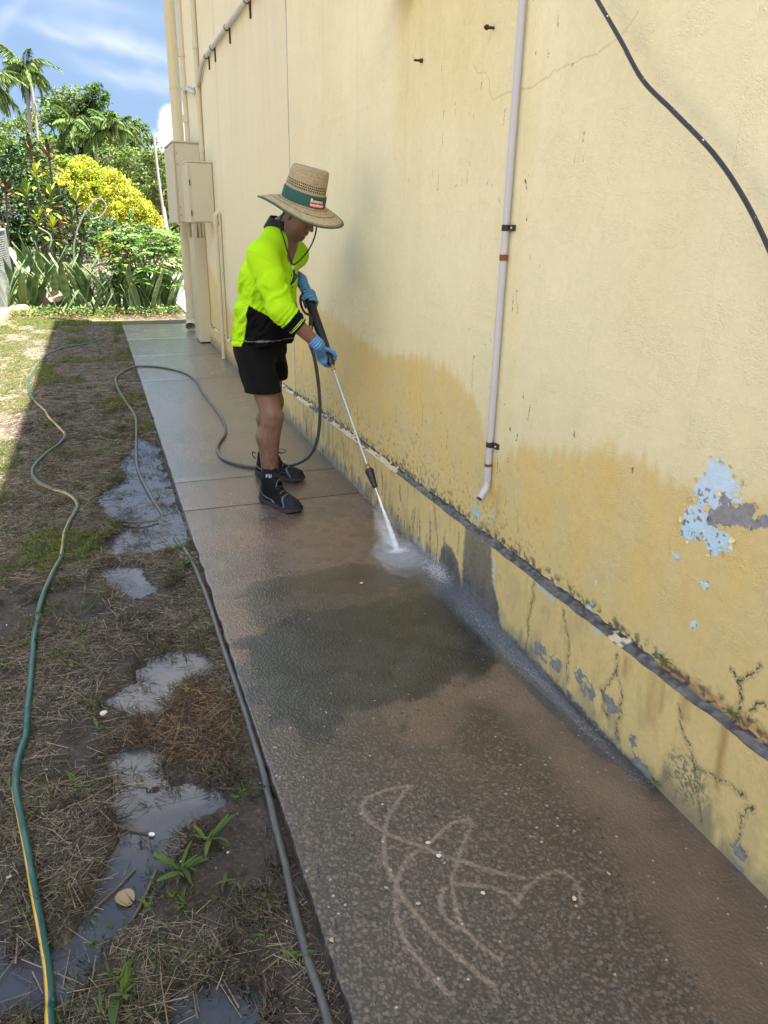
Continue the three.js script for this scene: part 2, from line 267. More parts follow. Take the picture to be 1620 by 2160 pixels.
  const jg = new THREE.CylinderGeometry(0.0115, 0.0115, 6.8, 10, 60); { const p = jg.attributes.position; for (let i = 0; i < p.count; i++) { p.setX(i, p.getX(i) * 0.6 * (0.7 + 0.6 * vn(p.getY(i) * 9, 3))); p.setZ(i, p.getZ(i) * (0.75 + 0.5 * vn(p.getY(i) * 14, 7))); } }
  mesh('joint_seal', jg.translate(WX + 0.003, 3.6, -6.085), std({ map: sealTex, roughness: 0.8 }), building);
  mesh('joint_seal', new THREE.CylinderGeometry(0.006, 0.006, 6.8, 8).scale(0.5, 1, 1).translate(WX + 0.003, 3.6, -9.356), std({ color: lin(0.3, 0.3, 0.24) }), building);

  // lifted and curled paint round the big bare patch
  { const q = rng(55), cm = std({ color: lin(...DAMPC.map((v, k) => lerp(v, CREAM[k], 0.4))), roughness: 0.8, side: THREE.DoubleSide }); for (const [L, step] of [[BLUE, 1], [GREY, 3]]) for (let i = 0; i < L.length; i += step) { const a = L[i], b = L[(i + 1) % L.length], mz = lerp(a[0], b[0], q()), my = lerp(a[1], b[1], q()), s = 0.006 + q() * 0.012, t = new Tris(), tilt = 0.25 + q() * 0.5, n = 4; let pv = null; for (let k = 0; k <= n; k++) { const f = k / n, w = s * (0.5 + 0.4 * q()) * (1 - 0.5 * f), x = -0.0015 - Math.sin(tilt) * s * f * f, r0 = [t.v(x, s * f * Math.cos(tilt), -w, [1, 1, 1]), t.v(x - 0.0006, s * f * Math.cos(tilt), w, [1, 1, 1])]; if (pv) t.f(pv[0], pv[1], r0[1], r0[0]); pv = r0; } const g = t.geo(); g.deleteAttribute('color'); const m = mesh('paint_curl', g, cm, building); m.position.set(WX, my, mz); m.rotation.x = q() * 6.28; } }

  // plinth: one strip with a broken top edge
  const r2 = rng(77), PZ0 = -12, PZ1 = -0.5;
  const PW = 2048, PH = 170, pz0 = -6.2, pz1 = -0.7, py0 = -0.06, py1 = 0.41, PM = (d, rr) => maskOf(PW, PH, pz0, pz1, py0, py1, d, rr);
  const CR = [[[-2.205, 0.335], [-2.217, 0.243], [-2.229, 0.167], [-2.229, 0.015]], [[-2.006, 0.321], [-1.971, 0.249], [-1.944, 0.181], [-1.936, 0.064]], [[-1.69, 0.321], [-1.689, 0.262], [-1.711, 0.197], [-1.752, 0.154], [-1.728, 0.098], [-1.7, 0.081]], [[-1.689, 0.262], [-1.651, 0.218], [-1.633, 0.136], [-1.646, 0.056], [-1.629, 0.033]], [[-1.403, 0.317], [-1.374, 0.252], [-1.327, 0.208], [-1.297, 0.154], [-1.27, 0.08], [-1.248, 0.03]], [[-1.294, 0.179], [-1.201, 0.215], [-1.132, 0.221]], [[-1.102, 0.209], [-1.131, 0.155], [-1.125, 0.068], [-1.093, 0.067]], [[-3.152, 0.319], [-3.115, 0.226], [-3.092, 0.139], [-3.095, 0.041]]];
  const PG = [[[-2.19, 0.088], [-2.13, 0.122], [-2.063, 0.102], [-1.978, 0.129], [-1.982, 0.073], [-2.055, 0.058], [-2.151, 0.051]], [[-1.912, 0.126], [-1.871, 0.16], [-1.813, 0.141], [-1.771, 0.123], [-1.774, 0.076], [-1.855, 0.078]], [[-1.752, 0.154], [-1.703, 0.158], [-1.64, 0.14], [-1.689, 0.088]], [[-1.586, 0.1], [-1.557, 0.12], [-1.547, 0.076], [-1.569, 0.051]], [[-1.138, 0.056], [-1.103, 0.073], [-1.08, 0.073], [-1.09, 0.023], [-1.076, -0.002], [-1.122, -0.008]], [[-1.224, 0.104], [-1.214, 0.116], [-1.211, 0.103], [-1.22, 0.094]], [[-1.931, 0.034], [-1.887, 0.029], [-1.925, 0.0]], [[-1.563, 0.047], [-1.484, 0.038], [-1.451, 0.03], [-1.476, -0.01], [-1.544, -0.01]]];
  const mG = PM((g) => {
    PG.forEach((p) => g.poly(p));
    for (let i = 0; i < 30; i++) { const z = -6.1 + i * 0.105 + r2() * 0.06, w = 0.02 + r2() * 0.06, y = 0.04 + r2() * r2() * 0.2; g.poly([[z - w, -0.05], [z - w * 0.6, y * 0.6], [z, y], [z + w * 0.7, y * 0.5], [z + w, -0.05]], 0.75 + r2() * 0.25); }
  });
  const mW = PM((g) => { g.poly([[-2.8, 0.34], [-2.56, 0.34], [-2.53, 0.2], [-2.46, 0.1], [-2.42, -0.05], [-2.8, -0.05], [-2.81, 0.12]]); g.poly([[-3.08, -0.05], [-3.05, 0.132], [-2.991, 0.172], [-2.93, 0.177], [-2.87, 0.142], [-2.83, 0.07], [-2.8, -0.05]]); g.poly([[-3.5, -0.06], [-3.45, 0.02], [-3.1, 0.03], [-2.3, 0.03], [-1.7, 0.012], [-1.4, 0.0], [-1.4, -0.06]]); }, 5);
  const mC = PM((g) => {
    CR.forEach((l) => { const j = jag(l, r2, 0.012); g.line(j, 0.0042, 0.95); g.line(j, 0.024, 0.26); });
    for (let i = 0; i < 46; i++) { const z = -6.15 + r2() * 3.3, y = 0.32 - r2() * 0.2, l = 0.05 + r2() * 0.2; g.line([[z, y], [z + (r2() - 0.5) * 0.02, y - l * 0.5], [z + (r2() - 0.5) * 0.03, y - l]], 0.004 + r2() * 0.014, 0.35 + r2() * 0.5); }
  }, 0);
  const mR = PM((g) => { g.line([[-1.237, 0.37], [-1.233, 0.28], [-1.225, 0.18]], 0.02, 0.9); g.line([[-1.523, 0.37], [-1.508, 0.2]], 0.05, 0.35); g.line([[-1.48, 0.37], [-1.474, 0.26]], 0.02, 0.5); g.line([[-1.651, 0.33], [-1.65, 0.27]], 0.016, 0.7); g.line([[-1.39, 0.37], [-1.38, 0.3]], 0.04, 0.4); }, 2);
  const mT = PM((g) => { g.poly([[-2.19, 0.345], [-2.05, 0.335], [-2.08, 0.32], [-2.18, 0.325]]); g.poly([[-1.86, 0.345], [-1.78, 0.35], [-1.8, 0.33]]); g.line([[-2.53, 0.3], [-2.5, 0.15]], 0.012, 0.8); g.line([[-2.8, 0.14], [-2.8, 0.05]], 0.01, 0.8); }, 0);
  const plinthTex = dataTex(PW, PH, (u, v) => {
    const z = lerp(pz0, pz1, u), y = lerp(py0, py1, v), n1 = fbm(z * 3, y * 3, 0, 4) - 0.5, n2 = fbm(z * 22, y * 9, 0, 4) - 0.5, nf = fbm(z * 90, y * 90, 0, 2) - 0.5;
    const far = sstep(-2.4, -4.5, z);
    let c = [0.67, 0.50, 0.20].map((a, k) => a * (1 + n1 * 0.2 + n2 * 0.14 + nf * 0.14 - far * 0.05));
    const dirt = sstep(0.13, -0.02, y + n2 * 0.2 + n1 * 0.08) * 0.7 + sstep(0.55, 0.7, fbm(z * 30 + 9, y * 12, 0, 4)) * (0.15 + 0.3 * far);
    c = c.map((a, k) => lerp(a, [0.17, 0.155, 0.11][k], clamp(dirt)));
    const wz = z + (fbm(z * 70, y * 70, 0, 3) - 0.5) * 0.03, wy = y + (fbm(z * 70 + 40, y * 70, 0, 3) - 0.5) * 0.03, speck = fbm(z * 160, y * 160, 0, 2);
    const ru = mR(z + n2 * 0.01, y) * (0.5 + fbm(z * 60, y * 9)); c = c.map((a, k) => lerp(a, [0.34, 0.17, 0.045][k], clamp(ru * 0.8)));
    if (mG(wz, wy) > 0.5 && fbm(z * 38 + 5, y * 38, 0, 5) > 0.4) c = [0.235, 0.225, 0.20].map((a) => a * (1 + nf * 0.6));
    const ms = sstep(0.06, 0.0, Math.hypot((z + 1.33) * 0.9, y - 0.12) - 0.045) * sstep(0.45, 0.6, fbm(z * 130, y * 130, 0, 3)); c = c.map((a, k) => lerp(a, [0.12, 0.13, 0.1][k], ms * 0.8));
    if (mT(wz, wy) > 0.5) c = [0.46, 0.56, 0.52];
    const w = mW(wz, wy); if (w > 0) c = c.map((a, k) => lerp(a, [0.085, 0.086, 0.082][k] * (1 + nf + n2), sstep(0.15, 0.85, w + n2 * 0.5) * (0.8 + 0.15 * sstep(0.25, 0.05, y))));
    const ck = mC(wz * 0.6 + z * 0.4, wy * 0.6 + y * 0.4) * (vn(z * 230, y * 230) > 0.36 ? 1 : 0.25); c = c.map((a) => lerp(a, 0.055, clamp(ck)));
    return c;
  }, true, false);
  const zs = []; for (let z = PZ0; z < -6.2; z += 0.05) zs.push(z); for (let z = -6.2; z <= PZ1 + 1e-6; z += 0.009) zs.push(z);
  const pg = { p: [], u: [], i: [] }, lt = new Tris();
  zs.forEach((z, k) => {
    const yl = ledgeY(z), rough = fbm(z * 14, 3, 0, 4) - 0.5, rough2 = fbm(z * 34, 9, 0, 3) - 0.5, x = PX + rough2 * 0.003;
    const top = yl - 0.016 + rough * 0.014;
    [[x, -0.08], [x, 0.12], [x - 0.002, top]].forEach(([a, b]) => { pg.p.push(a, b, z); pg.u.push((z - pz0) / (pz1 - pz0), (b - py0) / (py1 - py0)); });
    if (k) { const o = (k - 1) * 3, q = k * 3; pg.i.push(o, q, q + 1, o, q + 1, o + 1, o + 1, q + 1, q + 2, o + 1, q + 2, o + 2); }
  });
  const g = new THREE.BufferGeometry(); g.setAttribute('position', new THREE.Float32BufferAttribute(pg.p, 3)); g.setAttribute('uv', new THREE.Float32BufferAttribute(pg.u, 2)); g.setIndex(pg.i); g.computeVertexNormals();
  mesh('plinth', g, std({ map: plinthTex, bumpMap: rep(stuccoBump, 5.5 / 0.5, 0.47 / 0.5), bumpScale: 0.004, roughness: 0.75 }), building);
  // the ledge on top of it: weathered mortar, with flakes of cream paint left on the far half
  const rows = 7; zs.forEach((z, k) => {
    const yl = ledgeY(z), rough = fbm(z * 14, 3, 0, 4) - 0.5, rough2 = fbm(z * 34, 9, 0, 3) - 0.5, far = sstep(-3.2, -4.0, z + rough * 0.5);
    for (let j = 0; j < rows; j++) {
      const t = j / (rows - 1), x = lerp(PX - 0.003 + rough2 * 0.003, WX + 0.004, t), n = fbm(z * 60, t * 4 + 2, 0, 3) - 0.5;
      const y = lerp(yl - 0.016 + rough * 0.014, yl + 0.016 + (fbm(z * 26, 40, 0, 3) - 0.5) * 0.02, t) + n * 0.012 * Math.sin(t * 3.1) - (t > 0.6 && t < 0.95 ? 0.006 : 0);
      const paint = fbm(z * 8, t * 1.2 + 5, 0, 5) > 0.48 - (t < 0.25 ? 0.08 : 0) && far > 0.5 || (Math.abs(z + 1.71) < 0.04 && n > -0.06), edge = t > 0.72 + (rough2 * 0.5) ? 1 : 0;
      const gq = 0.10 * (1 + n * 2.2) * (0.6 + 0.9 * fbm(z * 7, t * 2, 0, 3)); let c = paint ? [0.55, 0.46, 0.30].map((a) => a * (1 + n * 0.5)) : [gq, gq * 0.92, gq * 0.88];
      if (edge && fbm(z * 40, 77, 0, 2) > 0.35) c = [0.035, 0.032, 0.03];
      if (z > -1.55 && t > 0.8 && n > -0.1) c = [0.33, 0.17, 0.06];
      lt.v(x, y, z, c);
    }
    if (k) for (let j = 0; j < rows - 1; j++) { const o = (k - 1) * rows + j, q = k * rows + j; lt.f(o, q, q + 1, o + 1); }
  });
  mesh('ledge', lt.geo(), std({ vertexColors: true, roughness: 0.8, bumpMap: null }), building);
}

// ------------------------------------------------------------------ the concrete path, slab by slab
const path = tag(new THREE.Group(), null, null, null, 'structure'); path.name = 'path'; scene.add(path);
{
  const X0 = 0.345, X1 = 1.462, Z0 = -4.297, Z1 = -0.62, W = 2048, H = 622; // u along z, v along x
  const flip = (L) => L.map(([x, z]) => [z, x]);
  const M = (d, r) => maskOf(W, H, Z0, Z1, X0, X1, d, r);
  const DARK = [[0.40, -2.66], [0.686, -2.84], [0.946, -2.787], [1.159, -2.811], [1.339, -2.955], [1.447, -2.866], [1.467, -2.437], [1.466, -2.202], [1.204, -2.183], [0.994, -2.155], [0.797, -2.06], [0.619, -2.02], [0.383, -2.05], [0.345, -2.405]];
  const CRES = [[0.412, -3.097], [0.564, -3.21], [0.758, -3.245], [0.93, -3.257], [1.059, -3.273], [1.186, -3.202], [1.252, -2.984], [0.997, -2.938], [0.753, -3.044], [0.575, -3.043]];
  const TAN = [[1.061, -2.132], [1.197, -2.169], [1.345, -2.068], [1.355, -1.765], [1.406, -1.453], [1.474, -1.226], [1.48, -1.044], [1.48, -0.6], [1.1, -0.6], [1.09, -0.793], [1.124, -0.969], [1.175, -1.258], [1.194, -1.571], [1.205, -1.959]];
  const SCR = [[[0.741, -1.686], [0.706, -1.698], [0.652, -1.698], [0.594, -1.681], [0.569, -1.654], [0.568, -1.607], [0.586, -1.567], [0.612, -1.522], [0.647, -1.486], [0.689, -1.452], [0.714, -1.412], [0.767, -1.368], [0.817, -1.321], [0.862, -1.291], [0.891, -1.267]],
    [[0.726, -1.682], [0.678, -1.643], [0.637, -1.604], [0.604, -1.549], [0.58, -1.493], [0.563, -1.439], [0.564, -1.395], [0.568, -1.366], [0.547, -1.32], [0.53, -1.262], [0.526, -1.197], [0.537, -1.148], [0.552, -1.099], [0.569, -1.046]],
    [[0.57, -1.372], [0.615, -1.421], [0.655, -1.444], [0.698, -1.46], [0.746, -1.483], [0.795, -1.507], [0.847, -1.506], [0.848, -1.48], [0.817, -1.458], [0.772, -1.404], [0.729, -1.352], [0.702, -1.319]],
    [[0.565, -1.36], [0.569, -1.305], [0.582, -1.256], [0.595, -1.196], [0.616, -1.148], [0.635, -1.108], [0.654, -1.063], [0.676, -1.024]],
    [[0.704, -1.312], [0.744, -1.297], [0.792, -1.274], [0.823, -1.243], [0.837, -1.205]], [[0.681, -1.313], [0.645, -1.265], [0.645, -1.221], [0.663, -1.19]],
    [[0.698, -1.3], [0.681, -1.24], [0.673, -1.187], [0.692, -1.127], [0.716, -1.079]]];
  const SCR2 = [[[0.832, -1.206], [0.879, -1.236], [0.935, -1.258], [0.988, -1.261], [1.012, -1.231], [1.01, -1.19], [0.99, -1.151]]];
  const mDark = M((g) => g.poly(flip(DARK)), 13), mCres = M((g) => g.poly(flip(CRES)), 5), mTan = M((g) => g.poly(flip(TAN)), 22), mWash = M((g) => g.poly(flip([[0.3, -4.4], [1.6, -4.4], [1.6, -3.0], [1.2, -3.16], [1.06, -3.27], [0.93, -3.257], [0.758, -3.245], [0.564, -3.21], [0.3, -3.05]])), 4);
  const mScr = M((g) => { SCR.forEach((l) => g.line(flip(l), 0.0105, 0.95)); SCR2.forEach((l) => g.line(flip(l), 0.0105, 0.8)); }, 1);
  const mFilm = M((g) => g.poly(flip([[1.42, -3.5], [1.48, -3.5], [1.48, -1.44], [1.44, -1.45], [1.42, -1.5], [1.36, -1.66], [1.35, -1.88], [1.345, -2.14], [1.335, -2.44], [1.32, -2.9], [1.29, -3.2]])), 4);
  const field = (z, x) => {
    const n1 = fbm(x * 3.2, z * 3.2, 0, 4) - 0.5, n2 = fbm(x * 16, z * 16, 0, 4) - 0.5, nf = fbm(x * 120, z * 120, 0, 2) - 0.5;
    const wz = z + n2 * 0.09 + n1 * 0.06, wx = x + (fbm(x * 16 + 30, z * 16, 0, 3) - 0.5) * 0.09;
    return { n1, n2, nf, wz, wx, dark: mDark(z + n2 * 0.2 + n1 * 0.22, x + (fbm(x * 10 + 50, z * 10, 0, 4) - 0.5) * 0.26), cres: mCres(wz, wx), tan: mTan(wz, wx), wash: mWash(wz, wx), scr: mScr(z + n2 * 0.012, x + nf * 0.006), film: mFilm(wz * 0.3 + z * 0.7, wx * 0.3 + x * 0.7), pb: worley(x * 105 + n2, z * 105), pb2: worley(x * 62 + 3, z * 62 + n2) };
  };
  const color = (z, x) => {
    const f = field(z, x), un = clamp(1 - f.wash) ;                         // un: not yet cleaned
    let c = [0.122, 0.090, 0.072].map((a, k) => a * (1 + f.n1 * 0.6 + f.n2 * 0.6 + f.nf * 0.5 + (f.pb[0] < 0.4 ? (f.pb[2] - 0.5) * 0.5 : 0)));
    const red = sstep(0.5, 0.66, fbm(x * 2.4 + 8, z * 2.4, 0, 3)) * 0.6; c = [c[0] * (1 + red * 0.25), c[1], c[2] * (1 - red * 0.25)];
    let low = [0.056, 0.043, 0.035].map((a) => a * (1 + f.n1 * 0.5 + f.n2 * 0.5));
    low = low.map((a, k) => lerp(a, [0.15, 0.098, 0.068][k], sstep(0.5, 0.72, fbm(x * 3.4, z * 3.4 + 2, 0, 4)) * sstep(-1.35, -1.9, z) * 0.8));
    const peb = sstep(0.46, 0.34, f.pb[0]) * (f.pb[2] > 0.35 ? 1 : 0), peb2 = sstep(0.42, 0.3, f.pb2[0]) * (f.pb2[2] > 0.62 ? 1 : 0), show = sstep(-2.3, -1.6, z) * (1 - 0.8 * f.tan) * 0.9 + 0.1;
    low = low.map((a, k) => { const t = [0.098, 0.076, 0.058][k] * (0.5 + f.pb[2] * 0.9), t2 = [0.115, 0.092, 0.074][k] * (0.5 + f.pb2[2] * 0.9); return lerp(lerp(a * lerp(1, 0.72, show), t, peb * show * 0.75), t2, peb2 * show * 0.8); });
    c = c.map((a, k) => lerp(a, low[k], un));
    c = c.map((a, k) => lerp(a, [0.0175, 0.0178, 0.0180][k] * (1 + f.n2 * 2.2 + (peb ? 0.5 * f.pb[2] : 0)), clamp(f.dark * 1.15)));
    c = c.map((a, k) => lerp(a, [0.042, 0.035, 0.030][k] * (1 + f.n2), clamp(f.cres * 1.1) * 0.85));
    c = c.map((a, k) => lerp(a, [0.150, 0.102, 0.074][k] * (1 + f.n2 * 0.5 + f.n1 * 0.4), clamp(f.tan) * 0.85 * (1 - 0.45 * sstep(-1.5, -0.8, z))));
    c = c.map((a, k) => lerp(a, [0.25, 0.195, 0.152][k] * (0.8 + f.nf), clamp(f.scr * 1.4) * 0.75));
    c = c.map((a, k) => lerp(a, [0.052, 0.057, 0.068][k], clamp(f.film) * 0.85));  // water film, with the blue of the mist put into its colour
    if (f.pb2[2] > 0.988 && f.pb2[0] < 0.16 && un > 0.5) c = [0.5, 0.47, 0.42];
    return c;
  };
  const colTex = dataTex(W, H, (u, v) => color(lerp(Z0, Z1, u), lerp(X0, X1, v)), true, false);
  const rough = dataTex(1024, 311, (u, v) => {
    const z = lerp(Z0, Z1, u), x = lerp(X0, X1, v), f = field(z, x), left = sstep(0.75, 0.4, x + f.n1 * 0.5);
    let r = 0.28 + f.n2 * 0.25 - left * 0.17; r = lerp(r, 0.5, clamp(f.tan)); r = lerp(r, 0.42, (1 - f.wash) * sstep(-2.2, -1.4, z)); r = lerp(r, 0.22, f.cres); r = lerp(r, 0.3, f.dark); r = lerp(r, 0.08, clamp(f.film)); r = lerp(r, 0.6, f.scr * 0.7);
    return clamp(r, 0.06, 1);
  }, false, false);
  const bump = dataTex(W, H, (u, v) => {
    const z = lerp(Z0, Z1, u), x = lerp(X0, X1, v), a = worley(x * 105, z * 105), b = worley(x * 62 + 3, z * 62), film = mFilm(z, x);
    return lerp(clamp(0.25 + 0.45 * sstep(0.55, 0.2, a[0]) * (0.4 + a[2] * 0.6) + 0.3 * sstep(0.5, 0.25, b[0]) * (b[2] > 0.5 ? 1 : 0) + 0.2 * (fbm(x * 30, z * 30, 0, 3) - 0.5)), 0.3, film);
  }, false, false);
  const matA = phys({ map: colTex, roughnessMap: rough, roughness: 1, bumpMap: bump, bumpScale: 0.0032, ior: 1.55, clearcoat: 0.6, clearcoatRoughness: 0.3 });
  // slabs farther on share one tile of wet washed concrete
  const slabTex = dataTex(1024, 1024, (u, v) => {
    const x = u * 1.3, z = v * 3.6, n1 = fbm(x * 2.6, z * 1.6, 0, 4) - 0.5, n2 = fbm(x * 14, z * 14, 0, 4) - 0.5, w = worley(x * 90, z * 90), wear = sstep(0.42, 0.62, fbm(x * 2.2 + 5, z * 1.4 + 9, 0, 4));
    const a = [0.118, 0.086, 0.068], b = [0.082, 0.075, 0.063]; return a.map((q, k) => lerp(q, b[k], wear) * (1 + n1 * 0.5 + n2 * 0.35) * (0.85 + 0.35 * w[2] * (w[0] < 0.4 ? 1 : 0)));
  });
  const slabRough = dataTex(512, 512, (u, v) => clamp(0.17 + (fbm(u * 8, v * 16, 0, 4) - 0.5) * 0.5, 0.07, 0.5), false);
  const slabBump = dataTex(1024, 1024, (u, v) => { const x = u * 1.3, z = v * 3.6, w = worley(x * 85, z * 85); return clamp(0.25 + 0.6 * sstep(0.6, 0.15, w[0]) * (0.3 + 0.7 * w[2]) + 0.25 * (fbm(x * 20, z * 20, 0, 3) - 0.5)); }, false);
  const slabMat = (tint, oy) => phys({ color: lin(...tint), map: rep(slabTex, 1, 1, 0, oy), roughnessMap: rep(slabRough, 1, 1, 0, oy), roughness: 1, bumpMap: rep(slabBump, 1, 1, 0, oy), bumpScale: 0.005, ior: 1.6, clearcoat: 0.85, clearcoatRoughness: 0.3 });
  const slab = (z0, z1, mat, own, x1 = X1, dy = 0) => {
    const nz = Math.max(2, Math.round((z1 - z0) / 0.04)), t = { p: [], u: [], i: [] }, prof = [[0, -0.1], [0, -0.006], [0.006, 0], [0.5, 0], [1.0, 0]];
    for (let k = 0; k <= nz; k++) {
      const z = lerp(z0, z1, k / nz), chip = Math.max(0, fbm(z * 9, 5, 0, 3) - 0.55) * 0.03 + (fbm(z * 30, 8, 0, 2) - 0.5) * 0.006, end = k === 0 || k === nz ? -0.005 : 0;
      prof.forEach(([a, y], j) => { const x = lerp(X0, x1, a > 0.01 ? a : 0) + (j < 3 ? chip : 0) + (j === 2 ? 0.008 : 0); t.p.push(x, y + dy + (j > 1 ? end : 0), z); t.u.push(own ? (z - Z0) / (Z1 - Z0) : (x - X0) / 1.3, own ? (x - X0) / (X1 - X0) : -z / 3.6); });
      if (k) for (let j = 0; j < 4; j++) { const o = (k - 1) * 5 + j, q = k * 5 + j; t.i.push(o, q, q + 1, o, q + 1, o + 1); }
    }
    const g = new THREE.BufferGeometry(); g.setAttribute('position', new THREE.Float32BufferAttribute(t.p, 3)); g.setAttribute('uv', new THREE.Float32BufferAttribute(t.u, 2)); g.setIndex(t.i); g.computeVertexNormals();
    mesh('slab', g, mat, path);
    mesh('slab_core', bx(X0 + 0.03, x1 - 0.002, -0.11, -0.008, z0 + 0.004, z1 - 0.004), slabMat0, path);
  };
  const slabMat0 = std({ color: lin(0.05, 0.045, 0.04), roughness: 0.8 });
  slab(Z0 + 0.004, Z1, matA, true);
  slab(-0.612, 8, slabMat([0.7, 0.7, 0.7], 0.3), false);
  slab(-4.836, -4.303, slabMat([0.95, 0.86, 0.82], 0.13), false);
  slab(-8.37, -4.844, slabMat([1.05, 1.05, 1.02], 0.4), false);
  slab(-10.0, -8.378, slabMat([1, 1.0, 1.0], 0.77), false);
  slab(-11.55, -10.008, slabMat([0.9, 0.9, 0.9], 0.2), false);
  slab(-13.3, -11.558, slabMat([2.3, 2.4, 2.5], 0.6), false, 1.9);  // brighter, bluer tint: sunlight and wet sky sheen put into the colour
  // pebbles of the exposed aggregate, standing a little proud of the near slab
  const r = rng(31), N = 4200, ico = new THREE.IcosahedronGeometry(1, 0), im = new THREE.InstancedMesh(ico, std({ roughness: 0.38 }), N), m4 = new THREE.Matrix4(), q = new THREE.Quaternion();
  let n = 0;
  for (let k = 0; k < 26000 && n < N; k++) {
    const z = -0.75 - r() ** 1.6 * 2.0, x = X0 + 0.02 + r() * 1.05, f = field(z, x);
    if (f.tan > 0.35 + r() * 0.4 || f.scr > 0.3 || r() < f.dark * 0.8 || fbm(x * 5, z * 5) < 0.38 || (z < -1.75 && r() < 0.75)) continue;
    const s = 0.0018 + r() ** 3 * 0.0042; q.setFromEuler(new THREE.Euler((r() - 0.5) * 0.3, r() * 6.3, (r() - 0.5) * 0.3));
    m4.compose(V(x, -s * 0.12, z), q, V(s * (0.9 + r() * 0.7), s * 0.38, s * (0.7 + r() * 0.4))); im.setMatrixAt(n, m4);
    const b = (0.03 + r() ** 2.5 * 0.10) * (r() < 0.012 ? 3.5 : 1), w = r(); im.setColorAt(n, lin(b * (1 + w * 0.2), b * 0.95, b * (0.9 - w * 0.15))); n++;
  }
  im.count = n; im.name = 'aggregate'; im.userData.kind = 'stuff'; im.receiveShadow = true; path.add(im);
}
// paved drive in the sun round the corner, red gravel beyond it
structure('driveway', rbx(1.56, 9.5, -0.12, 0.006, -26, -12.75, 0.02), std({ color: lin(0.5, 0.47, 0.43), roughness: 0.85, bumpMap: rep(soilBump, 12, 20), bumpScale: 0.004 }));
structure('gravel', bx(1.2, 40, -0.12, -0.012, -63, -29), std({ color: lin(0.40, 0.22, 0.16), roughness: 0.95, bumpMap: rep(soilBump, 40, 40), bumpScale: 0.02 }));

// ------------------------------------------------------------------ ground and puddles
const PUDS = [
  ['far', [[0.196, -6.361], [0.333, -5.946], [0.335, -5.195], [0.335, -4.59], [0.345, -4.165], [0.315, -3.825], [0.152, -3.839], [-0.063, -3.845], [-0.131, -4.031], [0.001, -4.277], [-0.137, -4.562], [-0.148, -4.878], [0.037, -5.173], [-0.015, -5.529], [0.099, -5.878]], 'largest puddle by the slab edge, mirroring blue sky where the grey hose dips under'],
  ['b', [[-0.157, -3.753], [0.072, -3.708], [0.115, -3.357], [0.026, -3.31], [-0.095, -3.479]], 'small broken puddle just in front of the largest one'],
  ['c', [[0.073, -2.812], [0.258, -2.769], [0.315, -2.693], [0.248, -2.553], [0.141, -2.555], [0.073, -2.388], [-0.088, -2.428], [-0.183, -2.506], [-0.047, -2.619]], 'smooth milky puddle above the mound of brown dead grass'],
  ['d', [[-0.13, -2.24], [0.03, -2.22], [0.05, -2.02], [-0.12, -2.03]], 'tiny puddle between the milky one and the long muddy one'],
  ['e', [[-0.087, -2.03], [0.11, -1.985], [0.219, -1.924], [0.199, -1.845], [0.075, -1.806], [0.033, -1.656], [0.002, -1.584], [-0.119, -1.506], [-0.19, -1.40], [-0.25, -1.33], [-0.4, -1.36], [-0.52, -1.40], [-0.5, -1.57], [-0.325, -1.52], [-0.283, -1.508], [-0.197, -1.577], [-0.174, -1.662], [-0.135, -1.767], [-0.1, -1.867], [-0.13, -1.98]], 'long muddy puddle with a pale leaf, running to the striped hose'],
  ['f', [[0.0, -1.33], [0.134, -1.29], [0.2, -1.192], [0.137, -1.13], [-0.02, -1.18], [-0.02, -1.29]], 'shallow puddle among grass at the near slab corner'],
];
const pudMask = maskOf(260, 700, -0.9, 0.4, -7, -0.7, (g) => PUDS.forEach(([, p]) => g.poly(p)), 4);
const WATER = -0.056;
function groundY(x, z) {
  const near = sstep(-9, -5, z), n = fbm(x * 2.5, z * 2.5, 0, 3) - 0.5, n2 = fbm(x * 13, z * 13, 0, 3) - 0.5, n3 = fbm(x * 45, z * 45, 0, 2) - 0.5;
  let y = -0.038 + n * 0.014 + (n2 * 0.022 + n3 * 0.010) * lerp(0.5, 1, near);
  if (z > -7 && z < -0.7 && x > -0.9 && x < 0.4) y -= 0.042 * sstep(0.22, 0.78, pudMask(x, z) + n2 * 1.5 + n3 * 0.8 + n * 0.3);
  if (x > 0.2 && x < 0.5) y = Math.min(y, -0.032);
  return y;
}
